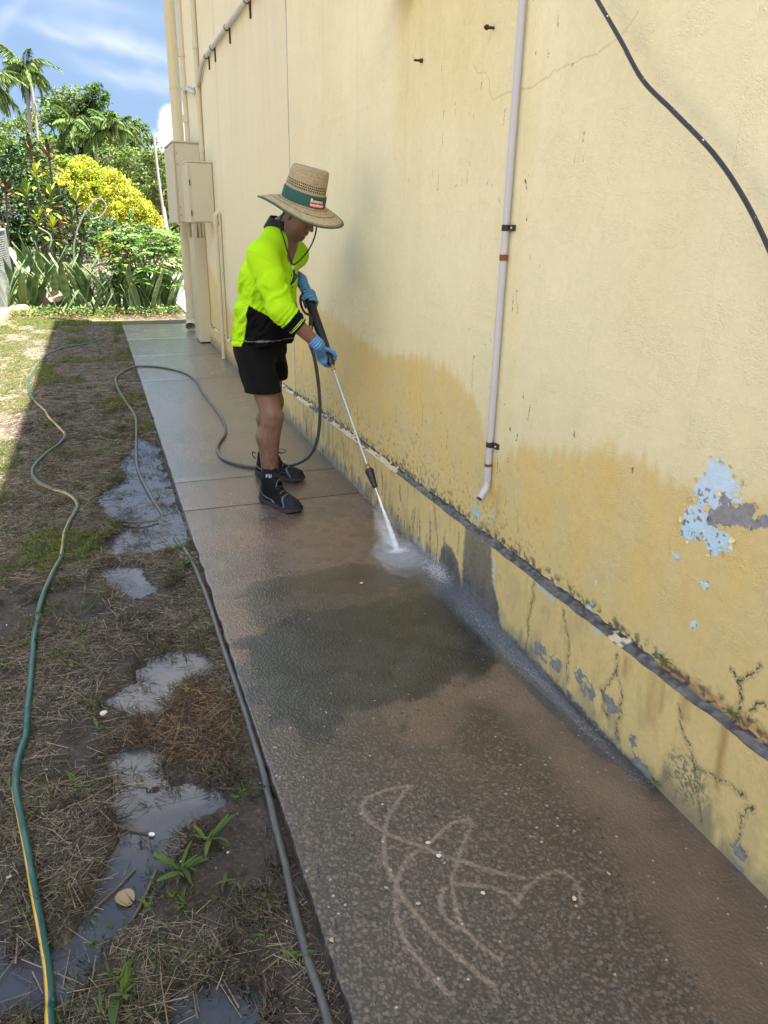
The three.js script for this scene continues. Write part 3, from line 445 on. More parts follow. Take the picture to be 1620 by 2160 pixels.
{
  const xs = [], zs = []; for (let x = -140; x < -4; x += 8) xs.push(x); for (let x = -4; x < -1.2; x += 0.14) xs.push(x); for (let x = -1.2; x < 0.38; x += 0.0125) xs.push(x); for (let x = 0.4; x < 3; x += 0.2) xs.push(x); for (let x = 3; x < 140; x += 8) xs.push(x);
  for (let z = 40; z > -0.7; z -= 2) zs.push(z); for (let z = -0.7; z > -7; z -= 0.0145) zs.push(z); for (let z = -7; z > -20; z -= 0.07) zs.push(z); for (let z = -20; z > -190; z -= 4) zs.push(z);
  const t = { p: [], c: [], u: [], i: [] }, nx = xs.length;
  const shadeEdge = -0.64;
  zs.forEach((z, j) => xs.forEach((x, i) => {
    const y = z < -24 || z > 2 || Math.abs(x) > 6 ? -0.04 : groundY(x, z); t.p.push(x, y, z); t.u.push(x / 0.75, z / 0.75);
    const n = fbm(x * 1.7 + 4, z * 1.7, 0, 4), n2 = fbm(x * 7, z * 7, 0, 3);
    const wet = sstep(-7.6, -5.2, z + n * 2) * sstep(-0.85, -0.3, x + n * 0.5) ;
    let c = [0.31, 0.22, 0.14].map((a) => a * (0.7 + n2 * 0.6));                     // dry earth
    c = c.map((a, k) => lerp(a, [0.085, 0.067, 0.047][k], sstep(-0.95, -0.5, x + (n - 0.5) * 0.6)));  // damper towards the wall
    c = c.map((a, k) => lerp(a, [0.050, 0.036, 0.030][k] * (0.6 + n2 * 0.8), wet));
    const moss = sstep(0.52, 0.7, fbm(x * 3 + 9, z * 2 + 5, 0, 3)) * (0.5 - 0.3 * wet); c = c.map((a, k) => lerp(a, [0.12, 0.135, 0.04][k], clamp(moss)));
    if (z < -13.6) { const gr = sstep(-13.6, -14.6, z) * sstep(0.35, 0.6, n); c = c.map((a, k) => lerp(a, [0.2, 0.2, 0.075][k], gr)); }
    if (z < -22) c = [0.12, 0.14, 0.05];
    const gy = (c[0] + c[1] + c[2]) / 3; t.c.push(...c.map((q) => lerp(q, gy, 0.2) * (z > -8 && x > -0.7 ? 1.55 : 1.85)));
    if (i && j) { const o = (j - 1) * nx + i, q = j * nx + i; t.i.push(o - 1, o, q, o - 1, q, q - 1); }
  }));
  const g = new THREE.BufferGeometry(); g.setAttribute('position', new THREE.Float32BufferAttribute(t.p, 3)); g.setAttribute('color', new THREE.Float32BufferAttribute(t.c, 3)); g.setAttribute('uv', new THREE.Float32BufferAttribute(t.u, 2)); g.setIndex(t.i); g.computeVertexNormals();
  structure('ground', g, std({ vertexColors: true, map: soilTile, bumpMap: soilBump, bumpScale: 0.012, roughness: 0.72 }));
  const wMat = phys({ color: lin(0.05, 0.053, 0.06), roughness: 0.03, ior: 1.55, bumpMap: rep(dataTex(256, 256, (u, v) => { const f = (x, y) => fbm(x * 6, y * 6, 0, 3), s = sstep(0, 1, clamp((u - 0.7) / 0.3)), q = sstep(0, 1, clamp((v - 0.7) / 0.3)); return lerp(lerp(f(u, v), f(u + 9, v), s), lerp(f(u, v + 9), f(u + 9, v + 9), s), q); }, false), 3, 3), bumpScale: 0.00015 });
  PUDS.forEach(([k, p, label], n) => { // a level sheet in each hollow; the soil standing above it makes the shore
    const X = p.map((q) => q[0]), Z = p.map((q) => q[1]), x0 = Math.min(...X) - 0.1, x1 = Math.min(0.35, Math.max(...X) + 0.1), z0 = Math.min(...Z) - 0.1, z1 = Math.max(...Z) + 0.1;
    const w = structure('puddle', new THREE.PlaneGeometry(x1 - x0, z1 - z0).rotateX(-Math.PI / 2).translate((x0 + x1) / 2, WATER - n * 0.0007, (z0 + z1) / 2), wMat); w.userData.label = label;
  });
}

// ------------------------------------------------------------------ things fixed to the wall
const boxCream = std({ color: lin(0.45, 0.415, 0.30), roughness: 0.55, bumpMap: rep(stuccoBump, 3, 5), bumpScale: 0.0006 });
const pipeCream = std({ color: lin(0.47, 0.42, 0.285), roughness: 0.5 });
const rustDark = std({ color: lin(0.035, 0.024, 0.018), roughness: 0.75 }), rustRed = std({ color: lin(0.2, 0.06, 0.02), roughness: 0.8 });
{ // white plastic waste pipe
  const x = WX - 0.030, z = -2.64, t = thing('waste_pipe', 'white plastic waste pipe running down the yellow wall with rusty clips', 'pipe', [x + 0.012, 0, z]);
  const pv = std({ color: lin(0.47, 0.47, 0.50), roughness: 0.42, bumpMap: rep(stuccoBump, 1, 6), bumpScale: 0.0004 });
  mesh('pipe', rod([0.0, 0.64, -0.012], [0, 7, 0.03], 0.0135, 0.0135, 24), pv, t);
  mesh('socket', new THREE.LatheGeometry([[0.0135, 0.668], [0.0165, 0.666], [0.0168, 0.62], [0.0145, 0.6]].map((p) => new THREE.Vector2(...p)), 24).translate(0, 0, -0.012), pv, t);
  mesh('elbow', [tube([[0, 0.63, -0.012], [0, 0.6, -0.012], [-0.006, 0.575, -0.006], [-0.03, 0.548, 0.006], [-0.044, 0.538, 0.014]], 0.015, 24, 20), new THREE.TorusGeometry(0.0148, 0.0026, 8, 24).lookAt(V(-0.05, -0.036, 0.028)).translate(-0.045, 0.537, 0.0145)], pv, t);
  mesh('pipe_mouth', new THREE.SphereGeometry(0.0128, 16, 10).translate(-0.0395, 0.5405, 0.0115), std({ color: lin(0.06, 0.06, 0.055), roughness: 0.9 }), t);
  const clip = (y, m, name, ear) => { const g = [new THREE.CylinderGeometry(0.0155, 0.0155, 0.022, 24, 1).translate(0, y, lerp(-0.012, 0.03, (y - 0.64) / 6.36))]; if (ear) g.push(rbx(0.006, 0.03, y - 0.011, y + 0.011, 0.005, 0.038, 0.002)); const c = mesh(name, g, m, t); if (ear) mesh('screw', new THREE.SphereGeometry(0.0055, 10, 8).scale(0.6, 1, 1).translate(0.005, y, 0.027), std({ color: lin(0.5, 0.5, 0.48), metalness: 0.7, roughness: 0.4 }), c); };
  clip(1.6, rustDark, 'clip', true); clip(1.495, rustRed, 'band', false); clip(0.762, rustDark, 'clip', true); clip(0.668, rustRed, 'band', false);
}
{ // black cable
  const t = tag(mesh('cable', tube([[1.30, 3.4, -2.65], [1.40, 2.7, -2.45], [1.43, 2.303, -2.252], [1.43, 2.211, -2.152], [1.428, 2.088, -2.017], [1.425, 1.972, -1.892], [1.43, 1.885, -1.761], [1.43, 1.769, -1.585], [1.43, 1.672, -1.472], [1.43, 1.571, -1.378], [1.43, 1.47, -1.3], [1.44, 1.2, -1.15], [1.44, 0.9, -1.0], [1.43, 0.6, -0.8]], 0.006, 160, 12), phys({ color: lin(0.018, 0.018, 0.022), roughness: 0.3, map: rep(dataTex(512, 64, (u, v) => (fbm(u * 90, v * 6, 0, 3) > 0.78 && fbm(u * 9, v) > 0.55 ? [1, 1, 1] : [0.025, 0.025, 0.03])), 6, 1) })), 'black cable sagging down across the upper right of the yellow wall', 'cable');
  t.material.color.set(0xffffff);
}
for (const [y, z, l, c] of [[2.289, -3.545, 'long black bolt stub left of the pipe', 0], [2.285, -2.872, 'short rusty black bolt stub next to the white pipe', 1]]) {
  const t = thing('bolt_stub', l + ' sticking out of the yellow wall', 'bolt', [WX, y, z], 0, 'bolts left in the wall');
  mesh('shank', rod([0.03, 0, 0], [-0.04, 0, 0], 0.005, 0.005, 10), rustDark, t); mesh('nut', new THREE.CylinderGeometry(0.0095, 0.0095, 0.01, 6).rotateZ(Math.PI / 2).translate(c ? -0.03 : -0.007, 0, 0), rustDark, t);
}
{ const t = thing('shelf_bracket', 'grey steel bracket high on the wall at the top edge of the picture', 'bracket', [WX, 2.572, -3.66]); const m = std({ color: lin(0.16, 0.15, 0.14), metalness: 0.4, roughness: 0.5 }); mesh('arm', rbx(-0.14, 0, 0, 0.04, -0.02, 0.02, 0.004), m, t); mesh('arm', rbx(-0.14, 0, 0.03, 0.07, -0.2, -0.16, 0.004), m, t); mesh('shelf', rbx(-0.15, 0, 0.072, 0.09, -0.22, 0.03, 0.004), m, t); }
for (const [y, z] of [[1.765, -2.545], [0.86, -2.49]]) { }
{ // grey conduit along the top
  const t = thing('conduit', 'light grey conduit running level along the wall high above the meter boxes', 'conduit', [WX - 0.035, 3.34, 0]);
  const m = std({ color: lin(0.42, 0.43, 0.43), roughness: 0.5 });
  mesh('pipe', tube([[0, 0.03, -0.5], [0, 0.01, -4], [0, 0, -7.3], [0, 0.0, -9.6], [0, -0.02, -10.1], [0, -0.17, -10.55], [0, -0.21, -10.9], [0, -0.12, -11.4], [0, -0.05, -11.8], [0.0, -0.05, -12.03]], 0.023, 120, 14), m, t);
  for (const [z, y] of [[-7.32, 0], [-8.35, 0], [-9.3, 0], [-9.75, -0.005], [-10.75, -0.2]]) { const c = mesh('clip', new THREE.TorusGeometry(0.026, 0.004, 8, 20).translate(0, y, z), rustDark, t); mesh('strap', bx(0.02, 0.034, y - 0.13, y, z - 0.012, z + 0.012), rustDark, c); }
}
{ // tall thin pipes
  const pipe = (x, z, y0, y1, r, label, couplings) => { const t = thing('wall_pipe', label, 'pipe', [x, 0, z]); mesh('pipe', rod([0, y0, 0], [0, y1, 0], r, r, 16), pipeCream, t); for (const y of couplings) mesh('coupling', rod([0, y, 0], [0, y + 0.09, 0], r * 1.22, r * 1.22, 16), pipeCream, t); };
  pipe(WX - 0.03, -10.6, 2.1, 6.9, 0.032, 'cream painted pipe rising from the smaller meter box', [2.42, 3.55]);
  pipe(WX - 0.02, -12.0, 2.4, 6.9, 0.045, 'cream painted pipe on the building corner beside the downpipe', [2.9, 3.7]);
  pipe(WX - 0.09, -11.9, 1.35, 1.7, 0.04, 'short cream pipe between meter box and square duct', []);
  const t = thing('wall_pipe', 'thin cream pipe with a bent top between the meter boxes and the person', 'pipe', [WX - 0.065, 0, -9.55]);
  mesh('pipe', rod([0, 0.004, 0], [0, 1.62, 0], 0.024, 0.024, 16), pipeCream, t); mesh('elbow', [tube([[0, 1.6, 0], [0, 1.66, 0], [0.02, 1.695, 0], [0.07, 1.70, 0]], 0.031, 20, 14), rod([0, 1.57, 0], [0, 1.61, 0], 0.034, 0.034, 16)], pipeCream, t);
  mesh('pipe', rod([0.045, 0.25, 0.02], [0.045, 1.69, 0.02], 0.014, 0.014, 10), pipeCream, t);
}
{ // round downpipe on the corner
  const t = thing('downpipe', 'fat round cream downpipe at the far corner with a kicked out shoe', 'downpipe', [1.372, 0, -12.42]);
  mesh('pipe', rod([0, 0.2, 0], [0, 7.1, 0], 0.08, 0.08, 28), pipeCream, t);
  mesh('shoe', [tube([[0, 0.24, 0], [0, 0.16, 0], [-0.01, 0.11, 0.03], [-0.03, 0.06, 0.10]], 0.086, 20, 24), rod([0, 0.2, 0], [0, 0.25, 0], 0.089, 0.089, 24)], pipeCream, t);
  for (const y of [0.9, 2.75]) mesh('coupling', rod([0, y - 0.3, 0], [0, y - 0.18, 0], 0.086, 0.086, 28), pipeCream, t);
  for (const y of [1.02, 3.36]) { const c = mesh('bracket', rod([0, y, 0], [0, y + 0.03, 0], 0.084, 0.084, 28), pipeCream, t); mesh('bracket_arm', rbx(0.08, 0.15, y + 0.004, y + 0.026, -0.01, 0.01, 0.003), rustDark, c); }
}
{ // meter boxes and the duct below them
  const b1 = thing('meter_box', 'larger cream steel meter box with a torn top corner, farther along the wall', 'meter box', [1.13, 1.585, -11.08], 0, 'meter boxes');
  mesh('case', rbx(0.022, 0.345, 0, 0.985, -1.1, -0.02, 0.006), boxCream, b1); mesh('end_panel', rbx(0.045, 0.345, 0.012, 0.955, -0.022, -0.008, 0.003), boxCream, b1); mesh('top_rim', rbx(0.0, 0.35, 0.982, 1.0, -1.11, 0.0, 0.004), boxCream, b1);
  mesh('door', rbx(-0.004, 0.024, 0.0, 0.96, -1.1, -0.005, 0.006), boxCream, b1); for (const y of [0.1, 0.2, 0.72, 0.85]) mesh('rivet', new THREE.SphereGeometry(0.007, 8, 6).translate(0.055, y, -0.006), rustDark, b1);
  mesh('bent_flap', bx(-0.02, 0.03, 0, 0.006, -0.16, 0.02).rotateZ(0.5).translate(0.0, 0.97, -0.75), rustDark, b1);
  const b2 = thing('meter_box', 'smaller cream steel meter box nearer the person, overlapping the larger one', 'meter box', [1.172, 1.592, -10.0], 0, 'meter boxes');
  mesh('case', rbx(0.02, 0.303, 0, 0.675, -0.5, -0.006, 0.006), boxCream, b2); mesh('end_panel', rbx(0.05, 0.297, 0.014, 0.655, -0.008, 0.004, 0.003), boxCream, b2); mesh('door', rbx(-0.004, 0.022, 0.002, 0.673, -0.5, 0.0, 0.006), boxCream, b2); mesh('top_rim', rbx(-0.008, 0.304, 0.672, 0.69, -0.51, 0.006, 0.004), boxCream, b2);
  for (const y of [0.08, 0.42]) mesh('hinge', rod([0.024, y, 0.004], [0.024, y + 0.06, 0.004], 0.006, 0.006, 8), rustDark, b2);
  const d = thing('cable_duct', 'square cream cable duct standing against the wall below the meter boxes', 'duct', [1.31, 0.012, -10.98]);
  mesh('duct', rbx(0, 0.166, 0, 1.39, -0.5, 0, 0.008), pipeCream, d); mesh('collar', rbx(0.0, 0.06, 1.392, 1.57, -0.12, -0.01, 0.006), boxCream, d); mesh('stub', rod([0.1, 1.39, -0.08], [0.1, 1.57, -0.08], 0.035, 0.035, 14), pipeCream, d); mesh('stub', rod([0.15, 1.39, -0.05], [0.15, 1.57, -0.05], 0.018, 0.018, 12), pipeCream, d);
}

// ------------------------------------------------------------------ hoses
function hoseOnGround(pts, r, y = null) { const c = curveOf(pts.map(([x, z]) => [x, 0, z])), n = pts.length * 4; return Array.from({ length: n + 1 }, (_, i) => { const p = c.getPoint(i / n); let h = -1; for (const [a, b] of [[0, 0], [0.02, 0], [-0.02, 0], [0, 0.03], [0, -0.03]]) h = Math.max(h, groundY(p.x + a, p.z + b)); return [p.x, h * 0.6 + groundY(p.x, p.z) * 0.4 + r, p.z]; }); return pts.map(([x, z]) => [x, (y ?? groundY(x, z)) + r, z]); }
{ // green garden hose with a yellow stripe
  const pts = hoseOnGround([[0.006, -11.945], [-0.221, -11.426], [-0.462, -11.174], [-0.652, -10.726], [-0.733, -10.08], [-0.776, -9.288], [-0.763, -8.47], [-0.656, -7.752], [-0.555, -7.358], [-0.501, -7.027], [-0.413, -6.661], [-0.359, -6.409], [-0.397, -6.128], [-0.471, -5.883], [-0.536, -5.596], [-0.547, -5.43], [-0.499, -5.203], [-0.405, -5.025], [-0.317, -4.902], [-0.259, -4.746], [-0.244, -4.611], [-0.28, -4.418], [-0.306, -4.202], [-0.316, -3.873], [-0.353, -3.651], [-0.383, -3.401], [-0.396, -3.092], [-0.391, -2.788], [-0.388, -2.531], [-0.385, -2.363], [-0.397, -2.241], [-0.394, -2.102], [-0.371, -1.97], [-0.344, -1.829], [-0.317, -1.67], [-0.294, -1.544], [-0.275, -1.419], [-0.265, -1.298], [-0.257, -1.191], [-0.25, -0.9], [-0.2, -0.4]], 0.011);
  for (const p of pts) p[1] = Math.max(p[1], WATER + 0.006);
  const g = new THREE.TubeGeometry(curveOf(pts), 900, 0.0115, 16);
  const tex = dataTex(128, 64, (u, v) => { const s = Math.abs(((v - 0.78 + 0.08 * Math.sin(u * 6.283) + 1) % 1) - 0.5) > 0.395; const n = vn(u * 300, v * 60); const dirt = fbm(u * 20, v * 6, 0, 3) > 0.72 ? 0.6 : 1; return s ? [0.62 * dirt, 0.38 * dirt, 0.055] : [0.012 * (0.7 + n * 0.5), 0.082 * (0.7 + n * 0.5) * dirt, 0.078 * (0.7 + n * 0.5) * dirt]; });
  const t = tag(mesh('garden_hose', g, phys({ map: rep(tex, 4, 1), roughness: 0.33, bumpMap: rep(tex, 60, 1), bumpScale: 0.0002 })), 'green garden hose with a yellow stripe snaking along the soil on the left', 'hose');
}
const GUN0 = V(1.179, 1.206, -4.5), SPOT = V(1.34, 0, -3.336), GD = SPOT.clone().sub(GUN0).normalize();
const GE = V(-1, -0.1, 0.45).addScaledVector(GD, -V(-1, -0.1, 0.45).dot(GD)).normalize(), GF = GD.clone().cross(GE);
const onGun = (s, e = 0, f = 0) => GUN0.clone().addScaledVector(GD, s).addScaledVector(GE, e).addScaledVector(GF, f).toArray();
{ // grey pressure hose
  const low = hoseOnGround([[0.295, -0.5], [0.301, -1.023], [0.304, -1.142], [0.301, -1.254], [0.304, -1.407], [0.316, -1.564], [0.323, -1.749], [0.332, -1.917], [0.335, -2.087], [0.336, -2.281], [0.334, -2.506], [0.331, -2.765], [0.331, -3.067], [0.325, -3.372], [0.311, -3.608], [0.288, -3.838], [0.264, -4.019], [0.25, -4.2], [0.236, -4.375], [0.201, -4.646], [0.166, -4.996], [0.143, -5.389], [0.164, -5.96], [0.2, -6.563], [0.207, -6.913], [0.152, -7.524], [0.102, -8.233], [0.105, -8.764], [0.188, -9.12]], 0.011);
  for (const p of low) { if (p[2] < -4.02 && p[2] > -4.36) p[1] = WATER - 0.02; else if (p[2] < -3.9 && p[2] > -4.7) p[1] = WATER + 0.002; else p[1] = Math.max(p[1], WATER + 0.009); }
  const up = [[0.33, 0.012, -9.22], [0.45, 0.012, -9.22], [0.618, 0.012, -9.102], [0.821, 0.012, -8.737], [0.897, 0.012, -8.284], [0.896, 0.012, -7.524], [0.911, 0.012, -6.836], [0.903, 0.012, -6.323], [0.853, 0.012, -5.933], [0.764, 0.012, -5.666], [0.721, 0.012, -5.476], [0.739, 0.012, -5.217], [0.822, 0.012, -5.06], [0.9, 0.012, -4.985], [0.985, 0.012, -4.955], [1.08, 0.016, -4.92], [1.17, 0.045, -4.86], [1.245, 0.13, -4.76], [1.272, 0.27, -4.66], [1.27, 0.45, -4.58], [1.24, 0.65, -4.49], [1.195, 0.85, -4.42], [1.155, 0.96, -4.39]];
  const p0 = onGun(0.20, 0.035); up.push([p0[0] - 0.012, p0[1] - 0.07, p0[2] + 0.006]);
  const g = new THREE.TubeGeometry(curveOf(low.concat(up)), 1100, 0.0112, 14);
  const tex = dataTex(256, 32, (u, v) => { const n = fbm(u * 40, v * 8, 0, 3), s = fbm(u * 130 + 9, v * 20) > 0.76 ? 1.8 : 1; return [0.085 * (0.6 + n * 0.6) * s, 0.088 * (0.6 + n * 0.6) * s, 0.085 * (0.6 + n * 0.6) * s]; });
  tag(mesh('pressure_hose', g, phys({ map: rep(tex, 8, 1), roughness: 0.36 })), 'grey pressure hose along the slab edge, dipping into the puddle, looping behind the boots', 'hose');
}
{ // the lance in the hands
  const t = thing('spray_lance', 'black pressure washer gun with a thin steel lance pointed at the wall base', 'spray gun');
  const blk = phys({ color: lin(0.012, 0.012, 0.013), roughness: 0.42 }), brass = std({ color: lin(0.36, 0.24, 0.1), metalness: 0.8, roughness: 0.4 }), steel = std({ color: lin(0.62, 0.63, 0.65), metalness: 1, roughness: 0.28 });
  const along = (prof, m, name, n = 20) => { const g = new THREE.LatheGeometry(prof.map(([r, s]) => new THREE.Vector2(r, s)), n); g.applyMatrix4(new THREE.Matrix4().makeBasis(GE, GD, GE.clone().cross(GD)).setPosition(GUN0)); return mesh(name, g, m, t); };
  along([[0.0, -0.045], [0.018, -0.04], [0.027, -0.02], [0.029, 0.02], [0.028, 0.12], [0.0265, 0.3], [0.024, 0.4], [0.022, 0.46], [0.018, 0.5], [0.0, 0.502]], blk, 'gun_body');
  mesh('trigger_guard', tube([onGun(-0.01, 0.024), onGun(0.02, 0.05), onGun(0.08, 0.066), onGun(0.135, 0.058), onGun(0.155, 0.024)], 0.0075, 30, 10), blk, t);
  mesh('trigger', tube([onGun(0.03, 0.02), onGun(0.05, 0.038), onGun(0.1, 0.042)], 0.006, 16, 8), blk, t);
  const c = V(...onGun(0.20, 0.035)); mesh('hose_coupling', [rod([c.x, c.y + 0.03, c.z], [c.x - 0.004, c.y - 0.02, c.z + 0.002], 0.015, 0.015, 12)], blk, t); mesh('hose_coupling', [rod([c.x - 0.003, c.y - 0.015, c.z], [c.x - 0.008, c.y - 0.06, c.z + 0.004], 0.0135, 0.0125, 8), rod([c.x - 0.007, c.y - 0.05, c.z + 0.003], [c.x - 0.012, c.y - 0.085, c.z + 0.006], 0.0125, 0.0125, 12)], brass, t);
  along([[0.0, 0.498], [0.010, 0.499], [0.011, 0.512], [0.0085, 0.518], [0.0105, 0.524], [0.0105, 0.536], [0, 0.538]], brass, 'coupling');
  along([[0.0062, 0.53], [0.0062, 1.165]], steel, 'lance_tube', 14);
  along([[0, 1.155], [0.010, 1.156], [0.010, 1.17], [0.013, 1.172], [0.013, 1.19], [0.0, 1.191]], brass, 'coupling');
  const ridges = [[0, 1.183], [0.02, 1.186], [0.0235, 1.192]]; for (let i = 0; i < 8; i++) { const s = 1.196 + i * 0.0125, r = lerp(0.0245, 0.0135, i / 8); ridges.push([r, s], [r, s + 0.008], [r - 0.0025, s + 0.0095], [r - 0.0025, s + 0.012]); } ridges.push([0.012, 1.298], [0.006, 1.301], [0, 1.301]);
  along(ridges, blk, 'nozzle');
}
{ // the jet and its spray
  const t = thing('water_spray', 'white fan of water spraying from the nozzle with mist drifting along the wall base', 'water spray');
  const r = rng(404), gs = () => (r() + r() + r() - 1.5) * 0.9, q = new THREE.Quaternion(), m4 = new THREE.Matrix4(), oct = new THREE.OctahedronGeometry(1, 0);
  const wm = phys({ color: lin(0.92, 0.94, 0.97), roughness: 0.35 });
  const N1 = 3400, jet = new THREE.InstancedMesh(oct, wm, N1); q.setFromUnitVectors(V(0, 1, 0), GD);
  for (let i = 0; i < N1; i++) { const s = lerp(1.302, 1.67, r() ** 0.85), w = 0.0012 + (s - 1.3) * 0.03, k = 0.0004 + r() * 0.0005; m4.compose(V(...onGun(s, gs() * w * 1.5, gs() * w * 0.7)), q, V(k, k * (4 + r() * 8), k)); jet.setMatrixAt(i, m4); }
  jet.name = 'jet'; jet.userData.kind = 'stuff'; t.add(jet);
  const N2 = 52000, mist = new THREE.InstancedMesh(oct, wm, N2), q0 = new THREE.Quaternion(); let n = 0;
  const put = (x, y, z, k) => { if (n >= N2 || y < 0.001 || x > PX - 0.004) return; q0.setFromEuler(new THREE.Euler(r() * 6, r() * 6, r() * 6)); m4.compose(V(x, y, z), q0, V(k, k, k)); mist.setMatrixAt(n++, m4); };
  for (let i = 0; i < 1800; i++) { put(SPOT.x + gs() * 0.06, 0.004 + Math.abs(gs()) * 0.018, SPOT.z + gs() * 0.03, 0.0006 + r() * 0.0006); } // the bright foot
  for (let i = 0; i < 4200; i++) { const s = r(), a = gs(); put(SPOT.x - 0.01 + a * 0.06 * s - 0.04 * s, 0.01 + s * 0.22 * r(), SPOT.z - 0.06 - s * 0.09 + gs() * 0.03, 0.0005 + r() * 0.0004); }   // veil behind the jet
  for (let i = 0; i < 3200; i++) {                                                   // drift along the wall towards the camera
    const s = r() ** 1.5, z = SPOT.z + s * 1.9 + gs() * 0.05, w = 0.10 * (1 - s) + 0.035, den = fbm(z * 7, 3, 0, 3); if (r() > den * 1.5 - 0.15) continue;
    put(lerp(1.38, 1.42, s) + gs() * w, Math.abs(gs()) * (0.05 * (1 - s) + 0.012), z, 0.0004 + r() * 0.0004);
  }
  for (let i = 0; i < 2600; i++) { const a = r() * 6.283, d = Math.sqrt(r()) * 0.34, x = SPOT.x + 0.03 + Math.cos(a) * d * 0.7, z = SPOT.z + 0.14 + Math.sin(a) * d, den = fbm(x * 11, z * 11, 0, 3); if (r() < den * 1.7 - 0.4) put(x, Math.abs(gs()) * 0.03, z, 0.0003 + r() * 0.0004); }
  for (let i = 0; i < 2500; i++) { const z = -2.98 + gs() * 0.12; put(1.40 + gs() * 0.05, 0.02 + Math.abs(gs()) * 0.08, z, 0.0005 + r() * 0.0006); } // bounce off the plinth
  // drifting mist: lumpy shells nested in each other, each nearly clear
  const shells = (name, count, opacity, f) => { const g = []; for (let k = 0; k < count; k++) { const s = new THREE.IcosahedronGeometry(1, 6), p = s.attributes.position, e = lerp(0.32, 1, k / (count - 1)); for (let i = 0; i < p.count; i++) { const d = [p.getX(i), p.getY(i), p.getZ(i)], n = 0.35 + 1.3 * fbm(d[0] * 2.1 + k * 3.7 + 9, d[1] * 2.1 + 4, d[2] * 2.1 + k + 5.1, 3); const o = f(d.map((v) => v * e * n)); p.setXYZ(i, Math.min(o[0], PX - 0.003 - 0.0004 * k), Math.max(o[1], 0.0015 + 0.0005 * k), o[2]); } s.computeVertexNormals(); g.push(s); } const m = mesh(name, g, phys({ color: lin(0.80, 0.85, 0.95), roughness: 1, specularIntensity: 0, transparent: true, opacity, depthWrite: false }), t); m.userData.kind = 'stuff'; m.castShadow = false; };
  shells('haze', 6, 0.034, ([x, y, z]) => [SPOT.x + 0.01 + x * 0.15, Math.max(0, y) * 0.07, SPOT.z + 0.05 + z * 0.2]);
  shells('haze', 5, 0.011, ([x, y, z]) => { const u = (z + 1) / 2; return [1.41 + x * lerp(0.08, 0.02, u) , Math.max(0, y) * lerp(0.11, 0.018, u), -3.12 + u * 1.55]; });
  shells('haze', 4, 0.04, ([x, y, z]) => [SPOT.x - 0.045 + x * 0.05 - 0.03 * y, 0.1 + y * 0.11, SPOT.z - 0.07 + z * 0.05 - 0.04 * y]);
  mist.count = n; mist.name = 'mist'; mist.userData.kind = 'stuff'; t.add(mist);
}

// ------------------------------------------------------------------ the person
function surfaceNets(f, lo, hi, h, col) {
  const n = [0, 1, 2].map((k) => Math.ceil((hi[k] - lo[k]) / h) + 1), [nx, ny, nz] = n, val = new Float32Array(nx * ny * nz), P = [0, 0, 0];
  const at = (i, j, k) => (k * ny + j) * nx + i;
  // coarse pass: cells far from the surface are filled with the coarse value
  const S = 4;
  for (let k0 = 0; k0 < nz; k0 += S) for (let j0 = 0; j0 < ny; j0 += S) for (let i0 = 0; i0 < nx; i0 += S) {
    P[0] = lo[0] + (i0 + S / 2) * h; P[1] = lo[1] + (j0 + S / 2) * h; P[2] = lo[2] + (k0 + S / 2) * h;
    const d = f(P), far = Math.abs(d) > h * S * 2.2 + 0.012;
    for (let k = k0; k < Math.min(nz, k0 + S); k++) for (let j = j0; j < Math.min(ny, j0 + S); j++) for (let i = i0; i < Math.min(nx, i0 + S); i++) {
      if (far) { val[at(i, j, k)] = d; continue; }
      P[0] = lo[0] + i * h; P[1] = lo[1] + j * h; P[2] = lo[2] + k * h; val[at(i, j, k)] = f(P);
    }
  }
  const id = new Int32Array(nx * ny * nz).fill(-1), pos = [], cols = [], idx = [];
  for (let k = 0; k < nz - 1; k++) for (let j = 0; j < ny - 1; j++) for (let i = 0; i < nx - 1; i++) {
    let m = 0; const v = []; for (let c = 0; c < 8; c++) { const d = val[at(i + (c & 1), j + ((c >> 1) & 1), k + (c >> 2))]; v.push(d); if (d < 0) m |= 1 << c; }
    if (m === 0 || m === 255) continue;
    let sx = 0, sy = 0, sz = 0, q = 0;
    for (let a = 0; a < 8; a++) for (let b = 1; b < 8; b <<= 1) { if (a & b) continue; const e = a | b; if ((v[a] < 0) === (v[e] < 0)) continue; const t = v[a] / (v[a] - v[e]); sx += (a & 1) + (b === 1 ? t : 0); sy += ((a >> 1) & 1) + (b === 2 ? t : 0); sz += (a >> 2) + (b === 4 ? t : 0); q++; }
    id[at(i, j, k)] = pos.length / 3; const p = [lo[0] + (i + sx / q) * h, lo[1] + (j + sy / q) * h, lo[2] + (k + sz / q) * h]; pos.push(...p); if (col) cols.push(...col(p));
  }
  for (let k = 1; k < nz - 1; k++) for (let j = 1; j < ny - 1; j++) for (let i = 1; i < nx - 1; i++) {
    const a = val[at(i, j, k)] < 0;
    const quad = (b, w, x, y, z) => { if (a === b) return; const Q = [id[w], id[x], id[y], id[z]]; if (Q.some((t) => t < 0)) return; a ? idx.push(Q[0], Q[1], Q[2], Q[0], Q[2], Q[3]) : idx.push(Q[0], Q[2], Q[1], Q[0], Q[3], Q[2]); };
    quad(val[at(i + 1, j, k)] < 0, at(i, j - 1, k - 1), at(i, j, k - 1), at(i, j, k), at(i, j - 1, k));
    quad(val[at(i, j + 1, k)] < 0, at(i - 1, j, k - 1), at(i - 1, j, k), at(i, j, k), at(i, j, k - 1));
    quad(val[at(i, j, k + 1)] < 0, at(i - 1, j - 1, k), at(i, j - 1, k), at(i, j, k), at(i - 1, j, k));
  }
  const g = new THREE.BufferGeometry(); g.setAttribute('position', new THREE.Float32BufferAttribute(pos, 3)); if (col) g.setAttribute('color', new THREE.Float32BufferAttribute(cols, 3)); g.setIndex(idx); g.computeVertexNormals(); return g;
}
